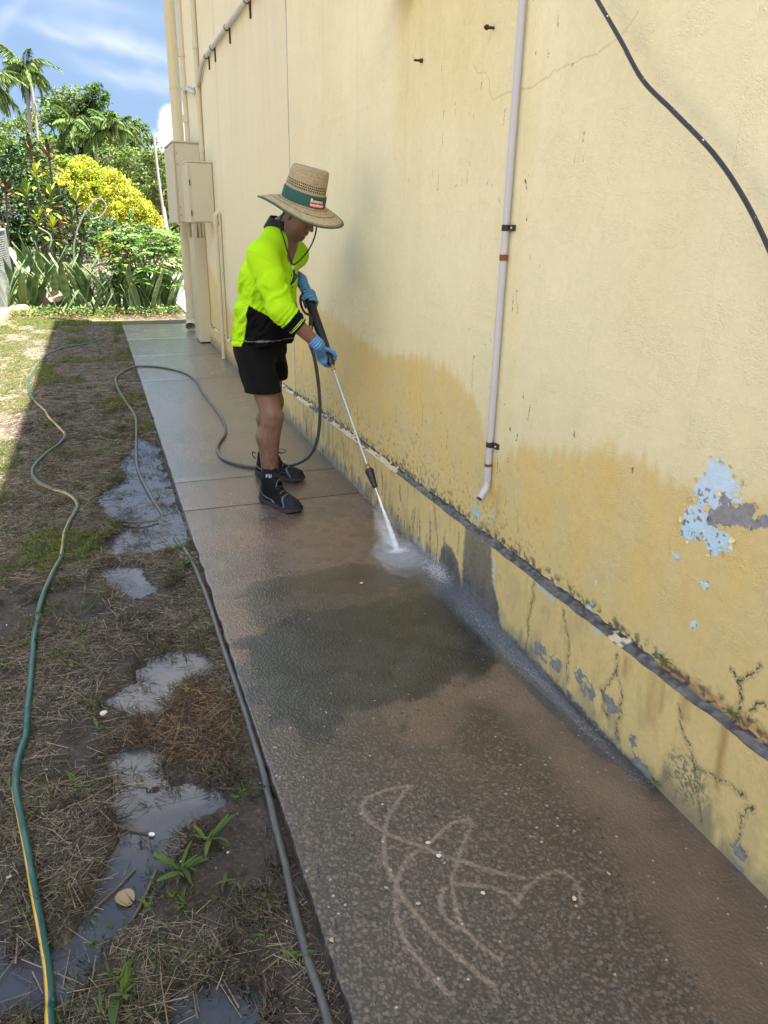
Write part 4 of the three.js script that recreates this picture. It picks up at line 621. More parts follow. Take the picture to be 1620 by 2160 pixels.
function smoothMesh(g, it = 1) { // light Laplacian smoothing
  const p = g.attributes.position.array, ix = g.index.array, n = p.length / 3;
  for (let q = 0; q < it; q++) { const s = new Float32Array(n * 3), c = new Float32Array(n); for (let t = 0; t < ix.length; t += 3) for (let e = 0; e < 3; e++) { const a = ix[t + e], b = ix[t + (e + 1) % 3]; for (let k = 0; k < 3; k++) { s[a * 3 + k] += p[b * 3 + k]; s[b * 3 + k] += p[a * 3 + k]; } c[a]++; c[b]++; } for (let i = 0; i < n; i++) if (c[i]) for (let k = 0; k < 3; k++) p[i * 3 + k] = lerp(p[i * 3 + k], s[i * 3 + k] / c[i], 0.5); }
  g.computeVertexNormals(); return g;
}
const sub3 = (a, b) => [a[0] - b[0], a[1] - b[1], a[2] - b[2]], dot3 = (a, b) => a[0] * b[0] + a[1] * b[1] + a[2] * b[2], len3 = (a) => Math.hypot(a[0], a[1], a[2]), mul3 = (a, s) => [a[0] * s, a[1] * s, a[2] * s], add3 = (...v) => v.reduce((a, b) => [a[0] + b[0], a[1] + b[1], a[2] + b[2]]), nrm3 = (a) => mul3(a, 1 / len3(a)), crs3 = (a, b) => [a[1] * b[2] - a[2] * b[1], a[2] * b[0] - a[0] * b[2], a[0] * b[1] - a[1] * b[0]];
const mix3 = (a, b, t) => [lerp(a[0], b[0], t), lerp(a[1], b[1], t), lerp(a[2], b[2], t)];
function cone(p, a, b, ra, rb) { const x = p[0] - a[0], y = p[1] - a[1], z = p[2] - a[2], u = b[0] - a[0], v = b[1] - a[1], w = b[2] - a[2], t = clamp((x * u + y * v + z * w) / (u * u + v * v + w * w)); return Math.hypot(x - u * t, y - v * t, z - w * t) - lerp(ra, rb, t); }
const smin = (a, b, k) => { const h = Math.max(k - Math.abs(a - b), 0) / k; return Math.min(a, b) - h * h * k * 0.25; };
const smax = (a, b, k) => -smin(-a, -b, k);
function frame(o, fwd, up) { const f = nrm3(fwd), r = nrm3(crs3(f, up)), u = crs3(r, f); return { o, f, r, u, loc: (p) => { const d = sub3(p, o); return [dot3(d, r), dot3(d, u), dot3(d, f)]; }, w: (x, y, z) => add3(o, mul3(r, x), mul3(u, y), mul3(f, z)) }; }
const ell = (q, c, r) => { const x = (q[0] - c[0]) / r[0], y = (q[1] - c[1]) / r[1], z = (q[2] - c[2]) / r[2], k0 = Math.hypot(x, y, z), k1 = Math.hypot(x / r[0], y / r[1], z / r[2]); return k1 < 1e-6 ? -Math.min(...r) : k0 * (k0 - 1) / k1; };

const J = { // joints, in metres
  pel: [0.885, 0.94, -4.50], neck: [0.99, 1.52, -4.365],
  shR: [0.868, 1.435, -4.235], elR: [0.93, 1.165, -4.125], wrR: [1.128, 0.975, -4.085],
  shL: [1.115, 1.435, -4.50], elL: [1.075, 1.37, -4.74], wrL: [1.155, 1.285, -4.545],
  hipR: [0.825, 0.92, -4.43], knR: [0.893, 0.545, -4.29], anR: [0.868, 0.105, -4.275],
  hipL: [0.95, 0.92, -4.57], knL: [0.982, 0.545, -4.67], anL: [0.952, 0.105, -4.785],
};
const shoeR = { h: [0.832, 0, -4.352], t: [0.985, 0, -4.035] }, shoeL = { h: [0.888, 0, -4.832], t: [1.165, 0, -4.612] };
const HF = frame([1.078, 1.65, -4.272], [0.56, -0.5, 0.66], [0, 1, 0]);                  // head
const TF = frame(J.pel, [0.72, 0, 0.69], sub3(J.neck, J.pel)); TF.u = nrm3(sub3(J.neck, J.pel)); TF.f = nrm3(crs3(TF.u, TF.r)); // torso: r right, u along the spine, f to the front
const person = thing('person', 'person in straw hat, yellow shirt, black shorts and blue gloves, stooping with the lance', 'person', [0.95, 0, -4.45]);
const local = (g) => g.translate(-0.95, 0, 4.45);
const SKIN = [0.165, 0.092, 0.061];
function headSDF(p) {
  const q = HF.loc(p), ax = Math.abs(q[0]), s = [ax, q[1], q[2]];
  let d = ell(q, [0, 0.035, -0.012], [0.076, 0.092, 0.096]);
  d = smin(d, ell(q, [0, -0.03, 0.026], [0.061, 0.078, 0.066]), 0.035);
  d = smin(d, ell(s, [0.026, -0.072, 0.03], [0.034, 0.032, 0.042]), 0.03);
  d = smin(d, ell(q, [0, -0.098, 0.066], [0.026, 0.019, 0.022]), 0.025);
  d = smin(d, ell(s, [0.038, -0.018, 0.066], [0.022, 0.018, 0.022]), 0.025);
  d = smin(d, cone(q, [0, 0.012, 0.09], [0, -0.026, 0.113], 0.0085, 0.0125), 0.012);
  d = smin(d, ell(s, [0.012, -0.03, 0.1], [0.009, 0.008, 0.01]), 0.006);
  d = smin(d, ell(q, [0, 0.03, 0.082], [0.05, 0.01, 0.014]), 0.016);
  d = smax(d, -ell(s, [0.032, 0.01, 0.1], [0.016, 0.011, 0.016]), 0.012);
  d = smin(d, ell(s, [0.032, 0.009, 0.076], [0.013, 0.011, 0.012]), 0.004);
  d = smin(d, ell(q, [0, -0.056, 0.09], [0.023, 0.0065, 0.012]), 0.008);
  d = smin(d, ell(q, [0, -0.068, 0.087], [0.02, 0.0075, 0.012]), 0.008);
  d = smax(d, -ell(q, [0, -0.0615, 0.103], [0.021, 0.0022, 0.008]), 0.003);
  d = smin(d, ell(s, [0.078, -0.005, -0.008], [0.009, 0.032, 0.019]), 0.008);
  return d;
}
const neckA = HF.w(0, -0.05, -0.025);
function bodySDF(p) {
  let d = cone(p, neckA, J.neck, 0.056, 0.064);
  d = smin(d, headSDF(p), 0.02);
  d = smin(d, cone(p, J.neck, J.pel, 0.1, 0.1), 0.06);
  d = smin(d, Math.min(cone(p, J.shR, J.neck, 0.055, 0.06), cone(p, J.shL, J.neck, 0.055, 0.06)), 0.05);
  d = smin(d, Math.min(cone(p, J.shR, J.elR, 0.05, 0.042), cone(p, J.shL, J.elL, 0.05, 0.042)), 0.03);
  const fm = mix3(J.elR, J.wrR, 0.32), fl = mix3(J.elL, J.wrL, 0.32);
  d = smin(d, Math.min(cone(p, J.elR, fm, 0.040, 0.0455), cone(p, J.elL, fl, 0.040, 0.043)), 0.02);
  d = smin(d, Math.min(cone(p, fm, J.wrR, 0.0455, 0.029), cone(p, fl, J.wrL, 0.043, 0.030)), 0.015);
  for (const [h, k, a, cx] of [[J.hipR, J.knR, J.anR, 0], [J.hipL, J.knL, J.anL, 0]]) {
    const back = [-0.72, 0, -0.69], calf = add3(mix3(k, a, 0.30), mul3(back, 0.03)), mid = mix3(k, a, 0.12);
    let e = cone(p, h, k, 0.088, 0.060); e = smin(e, cone(p, add3(k, mul3(back, -0.012)), mid, 0.055, 0.053), 0.03);
    e = smin(e, cone(p, mid, calf, 0.046, 0.061), 0.035); e = smin(e, cone(p, calf, a, 0.059, 0.036), 0.03); e = smin(e, cone(p, mid, a, 0.046, 0.037), 0.03);
    const kc = add3(k, mul3(back, -0.052)); e = smin(e, len3(sub3(p, kc)) - 0.024, 0.025); e = smin(e, cone(p, add3(kc, [0, -0.03, 0]), mix3(k, a, 0.8), 0.016, 0.012), 0.03);
    d = smin(d, e, 0.02);
  }
  return d;
}
function skinColor(p) {
  const q = HF.loc(p); let c = SKIN.map((a) => a * (0.92 + 0.16 * fbm(p[0] * 30, p[1] * 30, p[2] * 30 + 0.01, 2)));
  if (p[1] > 1.45) {
    c = c.map((a, k) => a * [1.15, 1.1, 1.08][k]);
    if (q[1] < -0.045 && q[2] > 0.0) c = c.map((a, k) => a * lerp(1, [0.72, 0.74, 0.78][k], sstep(-0.04, -0.07, q[1]) * (Math.abs(q[1] + 0.062) < 0.02 && Math.abs(q[0]) < 0.026 ? 0.3 : 1)));
    if (Math.abs(q[0]) < 0.024 && Math.abs(q[1] + 0.062) < 0.0135 && q[2] > 0.085) c = [0.19, 0.075, 0.06];
    if (q[2] > 0.06 && Math.abs(Math.abs(q[0]) - 0.033) < 0.02 && Math.abs(q[1] - 0.03) < 0.006) c = [0.02, 0.014, 0.01];
    if (q[2] > 0.07 && Math.abs(Math.abs(q[0]) - 0.032) < 0.011 && Math.abs(q[1] - 0.007) < 0.004) c = [0.03, 0.02, 0.015];
    if ((q[1] > -0.035 && q[2] < 0.012 && Math.abs(q[0]) < 0.079 && !(Math.abs(q[1]) < 0.035 && Math.abs(q[0]) > 0.0745)) || q[1] > 0.06 || (q[2] < -0.055 && q[1] > -0.06)) c = [0.016, 0.012, 0.01];
  } else if (p[1] < 0.5) { const hair = vn(p[0] * 260, p[1] * 90, p[2] * 260 + 0.01); if (hair > 0.62) c = c.map((a) => a * 0.66); const bl = fbm(p[0] * 9, p[1] * 7, p[2] * 9 + 0.1, 3); c = [c[0] * (0.8 + 0.4 * bl), c[1] * (0.75 + 0.5 * bl), c[2] * (0.75 + 0.5 * bl)]; }
  const kn = Math.min(len3(sub3(p, add3(J.knR, [0.04, 0, 0.04])))); if (kn < 0.05) c = c.map((a) => a * 0.9);
  return c;
}
{
  const skin = phys({ vertexColors: true, roughness: 0.5, ior: 1.42 });
  const lowG = surfaceNets((p) => Math.max(bodySDF(p), p[1] - 1.52, 0.08 - p[1]), [0.62, 0.06, -5.0], [1.36, 1.56, -3.9], 0.0068, skinColor);
  const headG = surfaceNets((p) => Math.max(bodySDF(p), 1.513 - p[1]), [0.93, 1.49, -4.45], [1.24, 1.8, -4.12], 0.0038, skinColor);
  mesh('body', local(mergeGeometries([lowG, headG])), skin, person);
}
// hands: five fingers closed round a bar with axis A + s*D; palm on the side `side`
function handSDF(A, D, side, wrist, r, s0, step, spread) {
  const f = nrm3(D), s = nrm3(sub3(side, mul3(f, dot3(side, f)))), t = crs3(f, s);
  const at = (along, ang, rad) => add3(A, mul3(f, along), mul3(s, Math.cos(ang) * rad), mul3(t, Math.sin(ang) * rad));
  const parts = [], R = r + 0.0095;
  const L = [0.82, 1.0, 0.95, 0.72];
  for (let i = 0; i < 4; i++) { const y = s0 + i * step; let prev = at(y, 0.25, R + 0.016); for (const k of [0.9, 1.6, 2.4, 3.1, 3.8]) { const a = k * L[i] * spread, b = at(y + i * 0.001, a, R + 0.004), w = 0.0125 - k * 0.0009; parts.push([prev, b, w, w - 0.0005]); prev = b; } }
  let pv = at(s0 - 0.03, -0.2, R + 0.016); for (const [a, y, w] of [[-0.7, -0.008, 0.0155], [-1.35, 0.006, 0.0135], [-2.0, 0.022, 0.012], [-2.5, 0.034, 0.011]]) { const b = at(s0 + y, a, R + 0.005); parts.push([pv, b, w + 0.001, w]); pv = b; }
  const palmA = at(s0 - 0.004, 0.1, R + 0.011), palmB = at(s0 + 3 * step, 0.1, R + 0.011), kn = at(s0 + 1.5 * step, 0.1, R + 0.018), heel = mix3(wrist, kn, 0.35);
  return (p) => {
    let d = cone(p, palmA, palmB, 0.021, 0.018); d = smin(d, cone(p, heel, kn, 0.027, 0.029), 0.022); d = smin(d, cone(p, wrist, heel, 0.0325, 0.028), 0.02);
    let e = 9; for (const q of parts) e = smin(e, cone(p, q[0], q[1], q[2], q[3]), 0.004);
    return smin(d, e, 0.009);
  };
}
{
  const blue = phys({ color: lin(0.085, 0.235, 0.52), roughness: 0.42, sheen: 0.2, sheenRoughness: 0.6 });
  const D = GD.toArray(), AR = onGun(0.455), AL = onGun(0.0);
  const wrinkle = (p, w, dir) => { const a = dot3(sub3(p, w), dir); return 0.0022 * Math.sin(a * 420 + 3 * vn(p[0] * 60, p[1] * 60, p[2] * 60 + 0.1)) * sstep(0.07, 0.0, Math.abs(a)) + 0.001 * (vn(p[0] * 110, p[1] * 110, p[2] * 110 + 0.1) - 0.5); };
  const cuffR = mix3(J.wrR, J.elR, 0.16), cuffL = mix3(J.wrL, J.elL, 0.18);
  const hr = handSDF(AR, D, [-0.80, -0.25, 0.62], J.wrR, 0.0225, -0.035, 0.0205, 0.92), dirR = nrm3(sub3(J.wrR, J.elR)), dirL = nrm3(sub3(J.wrL, J.elL));
  const gR = surfaceNets((p) => Math.max(smin(hr(p), cone(p, cuffR, J.wrR, 0.0375, 0.034), 0.012), -dot3(sub3(p, cuffR), dirR)) + wrinkle(p, J.wrR, dirR), [1.06, 0.76, -4.2], [1.31, 1.06, -3.93], 0.003, null);
  mesh('glove', local(smoothMesh(gR)), blue, person).userData.label = 'bright blue glove on the lower hand round the lance';
  const hl = handSDF(AL, D, [0.15, 0.35, -0.9], J.wrL, 0.028, 0.0, 0.0205, 1.05);
  const gL = surfaceNets((p) => Math.max(smin(hl(p), cone(p, cuffL, J.wrL, 0.039, 0.036), 0.012), -dot3(sub3(p, cuffL), dirL)) + wrinkle(p, J.wrL, dirL), [1.02, 1.06, -4.7], [1.33, 1.42, -4.36], 0.003, null);
  mesh('glove', local(smoothMesh(gL)), blue, person).userData.label = 'blue glove on the upper hand at the trigger';
}
// the shirt
const widthAt = poly1([[-0.3, 0.2], [-0.05, 0.204], [0.12, 0.2], [0.28, 0.198], [0.40, 0.198], [0.49, 0.172], [0.56, 0.12], [0.63, 0.075], [0.75, 0.06]]), depthAt = poly1([[-0.3, 0.162], [-0.05, 0.166], [0.12, 0.166], [0.28, 0.16], [0.40, 0.146], [0.49, 0.125], [0.56, 0.1], [0.63, 0.076], [0.75, 0.06]]);
const tl = (p) => { const d = sub3(p, J.pel); return [dot3(d, TF.r), dot3(d, TF.u), dot3(d, TF.f)]; };
const NB = add3(J.neck, [0.012, 0.045, 0.012]), NT = add3(NB, [0.03, 0.11, 0.03]);
function shirtSDF(p) {
  const q = tl(p), a = widthAt(q[1]), b = depthAt(q[1]), hump = sstep(0.1, 0.40, q[1]) * sstep(0.68, 0.5, q[1]) * 0.02, belly = sstep(0.35, 0.15, q[1]) * 0.012, wz = q[2] + hump - belly;
  const rr = Math.hypot(q[0] / a, wz / b); let d = (rr - 1) * (a * b) / Math.hypot(b * q[0] / (a * rr + 1e-6), a * wz / (b * rr + 1e-6)) * 1.0; if (!isFinite(d)) d = -b;
  d = smax(d, q[1] - 0.625, 0.02);
  // drape folds on the body
  const ang = Math.atan2(q[0] / a, wz / b), fold = Math.sin(ang * 5 + q[1] * 16 + 4 * fbm(ang * 1.5 + 9, q[1] * 5, 0, 2)) * 0.006 * sstep(0.5, 0.25, q[1]) + (Math.abs(fbm(ang * 2.0 + 20, q[1] * 13 + ang * 2, 0, 3) - 0.5) * -1 + 0.12) * 0.075 * sstep(0.52, 0.3, q[1]);
  const bulge = 0.014 * Math.exp(-(((q[1] - 0.195) / 0.05) ** 2)) * (wz < 0.05 ? 1 : 0.4) - 0.012 * Math.exp(-(((q[1] - 0.26) / 0.035) ** 2)) * (wz < 0.02 ? 1 : 0.2);
  d -= fold + bulge + (Math.abs(fbm(p[0] * 13 + 5, p[1] * 20, p[2] * 13, 3) - 0.5) - 0.12) * -0.022 * sstep(0.6, 0.45, q[1]);
  // sleeves
  const arm = (sh, el, wr, end, n0) => {
    const U = sub3(el, sh), tu = clamp(dot3(sub3(p, sh), U) / dot3(U, U)), F = sub3(wr, el), tf = clamp(dot3(sub3(p, el), F) / dot3(F, F)), ce = mix3(el, wr, end);
    const ring = Math.sin(tu * 17 + 2.5 * fbm(p[0] * 14 + n0, p[1] * 14, p[2] * 14, 2) * 3 + p[0] * 24) * 0.0065 * sstep(0.2, 0.5, tu), bunch = Math.abs(Math.sin(tf * 30 + 5 * fbm(p[0] * 16 + n0, p[1] * 16, p[2] * 16, 2))) * 0.010 * sstep(0.0, 0.12, tf) * sstep(end + 0.05, end - 0.16, tf);
    let e = cone(p, sh, el, n0 ? 0.074 : 0.088, 0.070) - ring; let g = cone(p, el, ce, 0.069, 0.052) - bunch; g = Math.max(g, dot3(sub3(p, ce), nrm3(F)));
    return smin(e, g, 0.03);
  };
  const sl = Math.min(arm(J.shR, J.elR, J.wrR, 0.5, 0), arm(J.shL, J.elL, J.wrL, 0.42, 31));
  d = smin(d, Math.min(cone(p, J.shR, NB, 0.078, 0.066), cone(p, J.shL, NB, 0.07, 0.066)), 0.07);
  d = smin(d, sl, 0.022);
  d = smax(d, -cone(p, NB, NT, 0.060, 0.075), 0.01); d = smax(d, -cone(p, add3(NB, mul3(TF.f, 0.07), [0, 0.005, 0]), add3(NB, mul3(TF.f, 0.105), [0, -0.05, 0]), 0.02, 0.004), 0.008);           // the neck opening and open placket
  const hem = 0.945 + 0.012 * Math.sin(q[0] * 20) + 0.006 * Math.sin(q[2] * 40); return smax(d, hem - p[1], 0.006);
}
const YEL = [0.36, 0.66, 0.008], NAVY = [0.0022, 0.0026, 0.005];
function shirtColor(p) {
  const q = tl(p), a = widthAt(q[1]), b = depthAt(q[1]);
  const F = sub3(J.wrR, J.elR), d = sub3(p, J.elR), t = dot3(d, F) / dot3(F, F), off = len3(sub3(d, mul3(F, clamp(t)))); // on the right sleeve?
  const U = sub3(J.elR, J.shR), du = sub3(p, J.shR), tu = clamp(dot3(du, U) / dot3(U, U)), offU = len3(sub3(du, mul3(U, tu)));
  if (off < 0.092 && t > 0.05 && !(offU < off && tu < 0.95)) { const e = t - 0.255; if (e > 0 && t < 0.56) return NAVY; return YEL; }
  const FL = sub3(J.wrL, J.elL), dl = sub3(p, J.elL), tL = dot3(dl, FL) / dot3(FL, FL); if (len3(sub3(dl, mul3(FL, clamp(tL)))) < 0.075 && tL > 0.2) return NAVY;
  if (offU < 0.105 && tu > 0.1) return YEL;
  const wob = (fbm(p[0] * 12, p[1] * 12, p[2] * 12 + 0.1, 2) - 0.5) * 0.02, ang = Math.atan2(Math.abs(q[0]) / a, q[2] / b); // 0 front, pi back
  const topEdge = 0.25 - 0.035 * sstep(0.9, 2.1, ang) * 0 - 0.05 * sstep(1.6, 0.2, ang) + wob;
  if (q[1] < topEdge && ang < 1.56 + wob * 3) { const hemY = p[1] - 0.945; if (Math.abs(hemY - 0.026 + wob * 0.5) < 0.0028) return [0.16, 0.16, 0.16]; return NAVY; }
  if (Math.abs(p[1] - 0.968) < 0.003) return YEL.map((x) => x * 0.75);
  return YEL;
}
{
  const weave = rep(dataTex(128, 128, (u, v) => 0.5 + 0.25 * Math.sin(u * 6.283 * 16) * Math.sin(v * 6.283 * 16) + 0.2 * (vn(u * 128, v * 128) - 0.5), false), 1, 1);
  const g = surfaceNets(shirtSDF, [0.6, 0.9, -4.9], [1.32, 1.62, -4.0], 0.0052, shirtColor);
  const shirt = mesh('shirt', local(smoothMesh(g)), phys({ vertexColors: true, roughness: 0.85, specularIntensity: 0.3 }), person);
  // black collar: a folded band open at the throat
  const prof = [[0.064, -0.01], [0.068, 0.03], [0.073, 0.056], [0.078, 0.058], [0.085, 0.040], [0.101, -0.006], [0.098, -0.012], [0.076, 0.03], [0.068, -0.01]].map((q) => new THREE.Vector2(...q));
  const cg = new THREE.LatheGeometry(prof, 48, 0.42, 5.44), up = nrm3(sub3(NT, NB)), cf = frame(add3(NB, mul3(up, 0.0)), TF.f, up);
  cg.applyMatrix4(new THREE.Matrix4().makeBasis(V(...crs3(cf.u, cf.f)), V(...cf.u), V(...cf.f)).setPosition(V(...cf.o)));
  mesh('collar', local(cg), std({ color: lin(0.010, 0.010, 0.013), roughness: 0.85 }), shirt);
  const surf = (q1, off, s = 1) => { let lo = 0, hi = 0.3; for (let i = 0; i < 24; i++) { const m = (lo + hi) / 2; (shirtSDF(add3(J.pel, mul3(TF.u, q1), mul3(TF.r, off), mul3(TF.f, m))) < 0 ? (lo = m) : (hi = m)); } return add3(J.pel, mul3(TF.u, q1), mul3(TF.r, off), mul3(TF.f, lo)); };
  for (const q of [0.50, 0.44, 0.38]) mesh('button', local(new THREE.SphereGeometry(0.006, 10, 8).translate(...surf(q, 0.005))), std({ color: lin(0.02, 0.02, 0.02), roughness: 0.4 }), shirt);
  mesh('placket', local(tube([0.49, 0.45, 0.41, 0.37, 0.34, 0.31].map((q) => surf(q, 0.02)), 0.0022, 30, 6)), std({ color: lin(...YEL.map((x) => x * 0.8)), roughness: 0.8 }), shirt);
  for (const e of [0.415, 0.45]) { const c = mix3(J.elR, J.wrR, e), dir = nrm3(sub3(J.wrR, J.elR)); mesh('cuff_stripe', local(new THREE.TorusGeometry(0.0585 - (e - 0.415) * 0.05, 0.0026, 8, 48).applyQuaternion(new THREE.Quaternion().setFromUnitVectors(V(0, 0, 1), V(...dir))).translate(...c)), std({ color: lin(0.4, 0.65, 0.1), roughness: 0.8 }), shirt); }
  // seams of the right sleeve
  const seam = (pts) => mesh('seam', local(tube(pts, 0.0018, 24, 5)), std({ color: lin(...YEL), roughness: 0.8 }), shirt);
  const rayHit = (o, dir) => { let t = 0.25; for (let i = 0; i < 60; i++) { const d = shirtSDF(add3(o, mul3(dir, t))); if (d < 0.0005) break; t -= Math.max(d * 0.6, 0.0006); } return add3(o, mul3(dir, t)); };
  const armhole = []; for (let i = 0; i <= 10; i++) { const a = lerp(-1.3, 1.5, i / 10), o = add3(mix3(J.shR, J.elR, 0.12), mul3(TF.r, -0.0)), dir = nrm3(add3(mul3(TF.f, Math.sin(a)), mul3(nrm3(add3(TF.r, mul3(TF.u, 0.6))), Math.cos(a)))); armhole.push(rayHit(o, dir)); } seam(armhole);
}
// shorts
function shortsSDF(p) {
  const q = tl(p), leg = (h, k, hem, r0, r1) => { const dir = nrm3(sub3(k, h)), e = cone(p, h, k, r0, r1); const w = 0.005 * Math.sin(p[1] * 30 + p[0] * 50 + 6 * vn(p[0] * 12, p[1] * 9, p[2] * 12 + 0.1)); return Math.max(e - w, hem - p[1]); };
  const rK = [0.878, 0.55, -4.305], lK = [0.985, 0.55, -4.655];
  let d = Math.max(ell([q[0], q[1], q[2]], [0, -0.02, 0.0], [0.165, 0.15, 0.13]), -1);
  d = smin(d, smin(leg(J.hipR, rK, 0.672 + 0.05 * (p[2] + 4.33), 0.108, 0.104), leg(J.hipL, lK, 0.69, 0.104, 0.1), 0.02), 0.05);
  return d;
}
{
  const g = surfaceNets((p) => Math.max(shortsSDF(p), p[1] - 0.985), [0.64, 0.62, -4.85], [1.2, 1.02, -4.1], 0.0062, null);
  const shorts = mesh('shorts', local(smoothMesh(g)), phys({ color: lin(0.0038, 0.0038, 0.0046), roughness: 0.95, specularIntensity: 0.4 }), person);
  mesh('zip_pull', local(rod([0.812, 0.905, -4.322], [0.822, 0.875, -4.312], 0.002, 0.002, 6)), std({ color: lin(0.5, 0.5, 0.5), metalness: 0.8, roughness: 0.4 }), shorts);
}
// socks and boots
function bootParts(S, ankle, mats, label, flip) {
  const L = len3(sub3(S.t, S.h)), F = frame(S.h, sub3(S.t, S.h), [0, 1, 0]);
  const w = poly1([[0, 0.012], [0.03, 0.033], [0.1, 0.040], [0.45, 0.041], [0.7, 0.053], [0.86, 0.053], [0.94, 0.044], [0.98, 0.028], [1.0, 0.006]]), top = poly1([[0, 0.06], [0.06, 0.115], [0.3, 0.13], [0.45, 0.118], [0.62, 0.094], [0.8, 0.086], [0.93, 0.072], [1.0, 0.03]]);
  const f = (p) => {
    const q = F.loc(p), s = clamp(q[2] / L), ww = w(s), hh = top(s), y = q[1], sole = 0.003 + 0.012 * sstep(0.82, 1, s) + 0.006 * sstep(0.08, 0, s);
    const infl = y < 0.036 ? 0.0065 + 0.0012 * (Math.sin(q[2] * 260) > 0.2 && y < 0.02 ? -1 : 0) : 0;
    const e = Math.pow(Math.pow(Math.abs(q[0]) / (ww + infl), 2.6) + Math.pow(Math.max(y, 0) / hh, 2.6), 1 / 2.6); let d = (e - 1) * Math.min(ww, hh) * 0.8;
    d = Math.max(d, -q[2] - 0.004, q[2] - L, sole - y); d = smax(d, -0.01 - 0, 0.004);
    const ca = F.w(0, 0.09, 0.25 * L), cb = add3(ankle, [0, 0.062, 0]);
    d = smin(d, Math.max(cone(p, ca, cb, 0.052, 0.053), p[1] - 0.168), 0.035);
    const tg = F.w(0, 0.12, 0.42 * L), tu = add3(ankle, mul3(F.f, 0.052), [0, 0.082, 0]); d = smin(d, cone(p, tg, tu, 0.03, 0.018), 0.02);
    return d;
  };
  const c = (p) => {
    const q = F.loc(p), s = q[2] / L, x = q[0] * flip;
    if (q[1] < 0.034 + 0.016 * sstep(0.25, 0.0, s)) return q[1] < 0.0345 && q[1] > 0.029 ? [0.010, 0.010, 0.012] : [0.036, 0.037, 0.043];
    const toe = 0.66 + 0.10 * sstep(0.085, 0.03, q[1]); if (s > toe) return Math.abs(s - toe) < 0.035 ? [0.13, 0.14, 0.16] : [0.014, 0.015, 0.019];
    if (s < 0.32 && q[1] < 0.11 && Math.abs(q[1] - 0.085 + s * 0.12) < 0.004) return [0.2, 0.2, 0.22];
    if (s > 0.14 && s < 0.5 && q[1] > 0.032 && q[1] < 0.07 && Math.abs(q[1] - 0.033 - (0.5 - s) * 0.10) < 0.003) return [0.16, 0.16, 0.18];
    return [0.0025, 0.0028, 0.0045];
  };
  const lo = [Math.min(S.h[0], S.t[0]) - 0.1, -0.02, Math.min(S.h[2], S.t[2]) - 0.1], hi = [Math.max(S.h[0], S.t[0]) + 0.1, 0.24, Math.max(S.h[2], S.t[2]) + 0.1];
  const boot = mesh('boot', local(surfaceNets(f, lo, hi, 0.0042, c)), mats.boot, person); boot.userData.label = label;
  const onTop = (s, x) => { let y = 0.25; for (let i = 0; i < 60; i++) { const d = f(F.w(x, y, s * L)); if (d < 0.001) break; y -= Math.max(0.001, d * 0.5); } return F.w(x, y + 0.003, s * L); };
  for (let i = 0; i < 6; i++) { const s = 0.40 + i * 0.055; mesh('lace', local(tube([onTop(s, -0.026), onTop(s + 0.012, -0.008), onTop(s + 0.02, 0.01), onTop(s + 0.03, 0.026)], 0.0026, 12, 6)), i % 2 ? mats.lace : mats.laceDark, boot); mesh('lace', local(tube([onTop(s + 0.028, -0.026), onTop(s + 0.016, -0.006), onTop(s + 0.006, 0.01), onTop(s, 0.026)], 0.0026, 12, 6)), mats.laceDark, boot); }
  const k = onTop(0.44, 0); for (const e of [-1, 1]) mesh('lace_bow', local(tube([k, add3(k, mul3(F.f, 0.02), mul3(F.r, e * 0.03), [0, 0.012, 0]), add3(k, mul3(F.f, 0.055), mul3(F.r, e * 0.035), [0, 0.0, 0]), add3(k, mul3(F.f, 0.05), mul3(F.r, e * 0.018), [0, -0.006, 0]), k], 0.0026, 24, 6)), mats.laceDark, boot);
  mesh('heel_loop', local(tube([F.w(0, 0.155, -0.0), F.w(0, 0.165, -0.018), F.w(0, 0.14, -0.022), F.w(0, 0.12, 0.0)], 0.004, 16, 6)), mats.laceDark, boot);
  const tg = F.w(-0.002, 0.152, 0.47 * L); const tabG = rbx(-0.014, 0.014, -0.016, 0.016, -0.0016, 0.0016, 0.001); tabG.applyMatrix4(new THREE.Matrix4().makeBasis(V(...F.r), V(...nrm3(add3(F.u, mul3(F.f, -0.75)))), V(...nrm3(add3(F.f, mul3(F.u, 0.75))))).setPosition(V(...tg)));
  mesh('tongue_tab', local(tabG), mats.tab, boot);
  // sock
  const sk = new THREE.CylinderGeometry(0.0475, 0.049, 0.09, 36, 1, false); sk.applyMatrix4(new THREE.Matrix4().setPosition(V(...add3(ankle, [0.0, 0.078, 0.0])))); mesh('sock', local(sk), mats.sock, person);
}
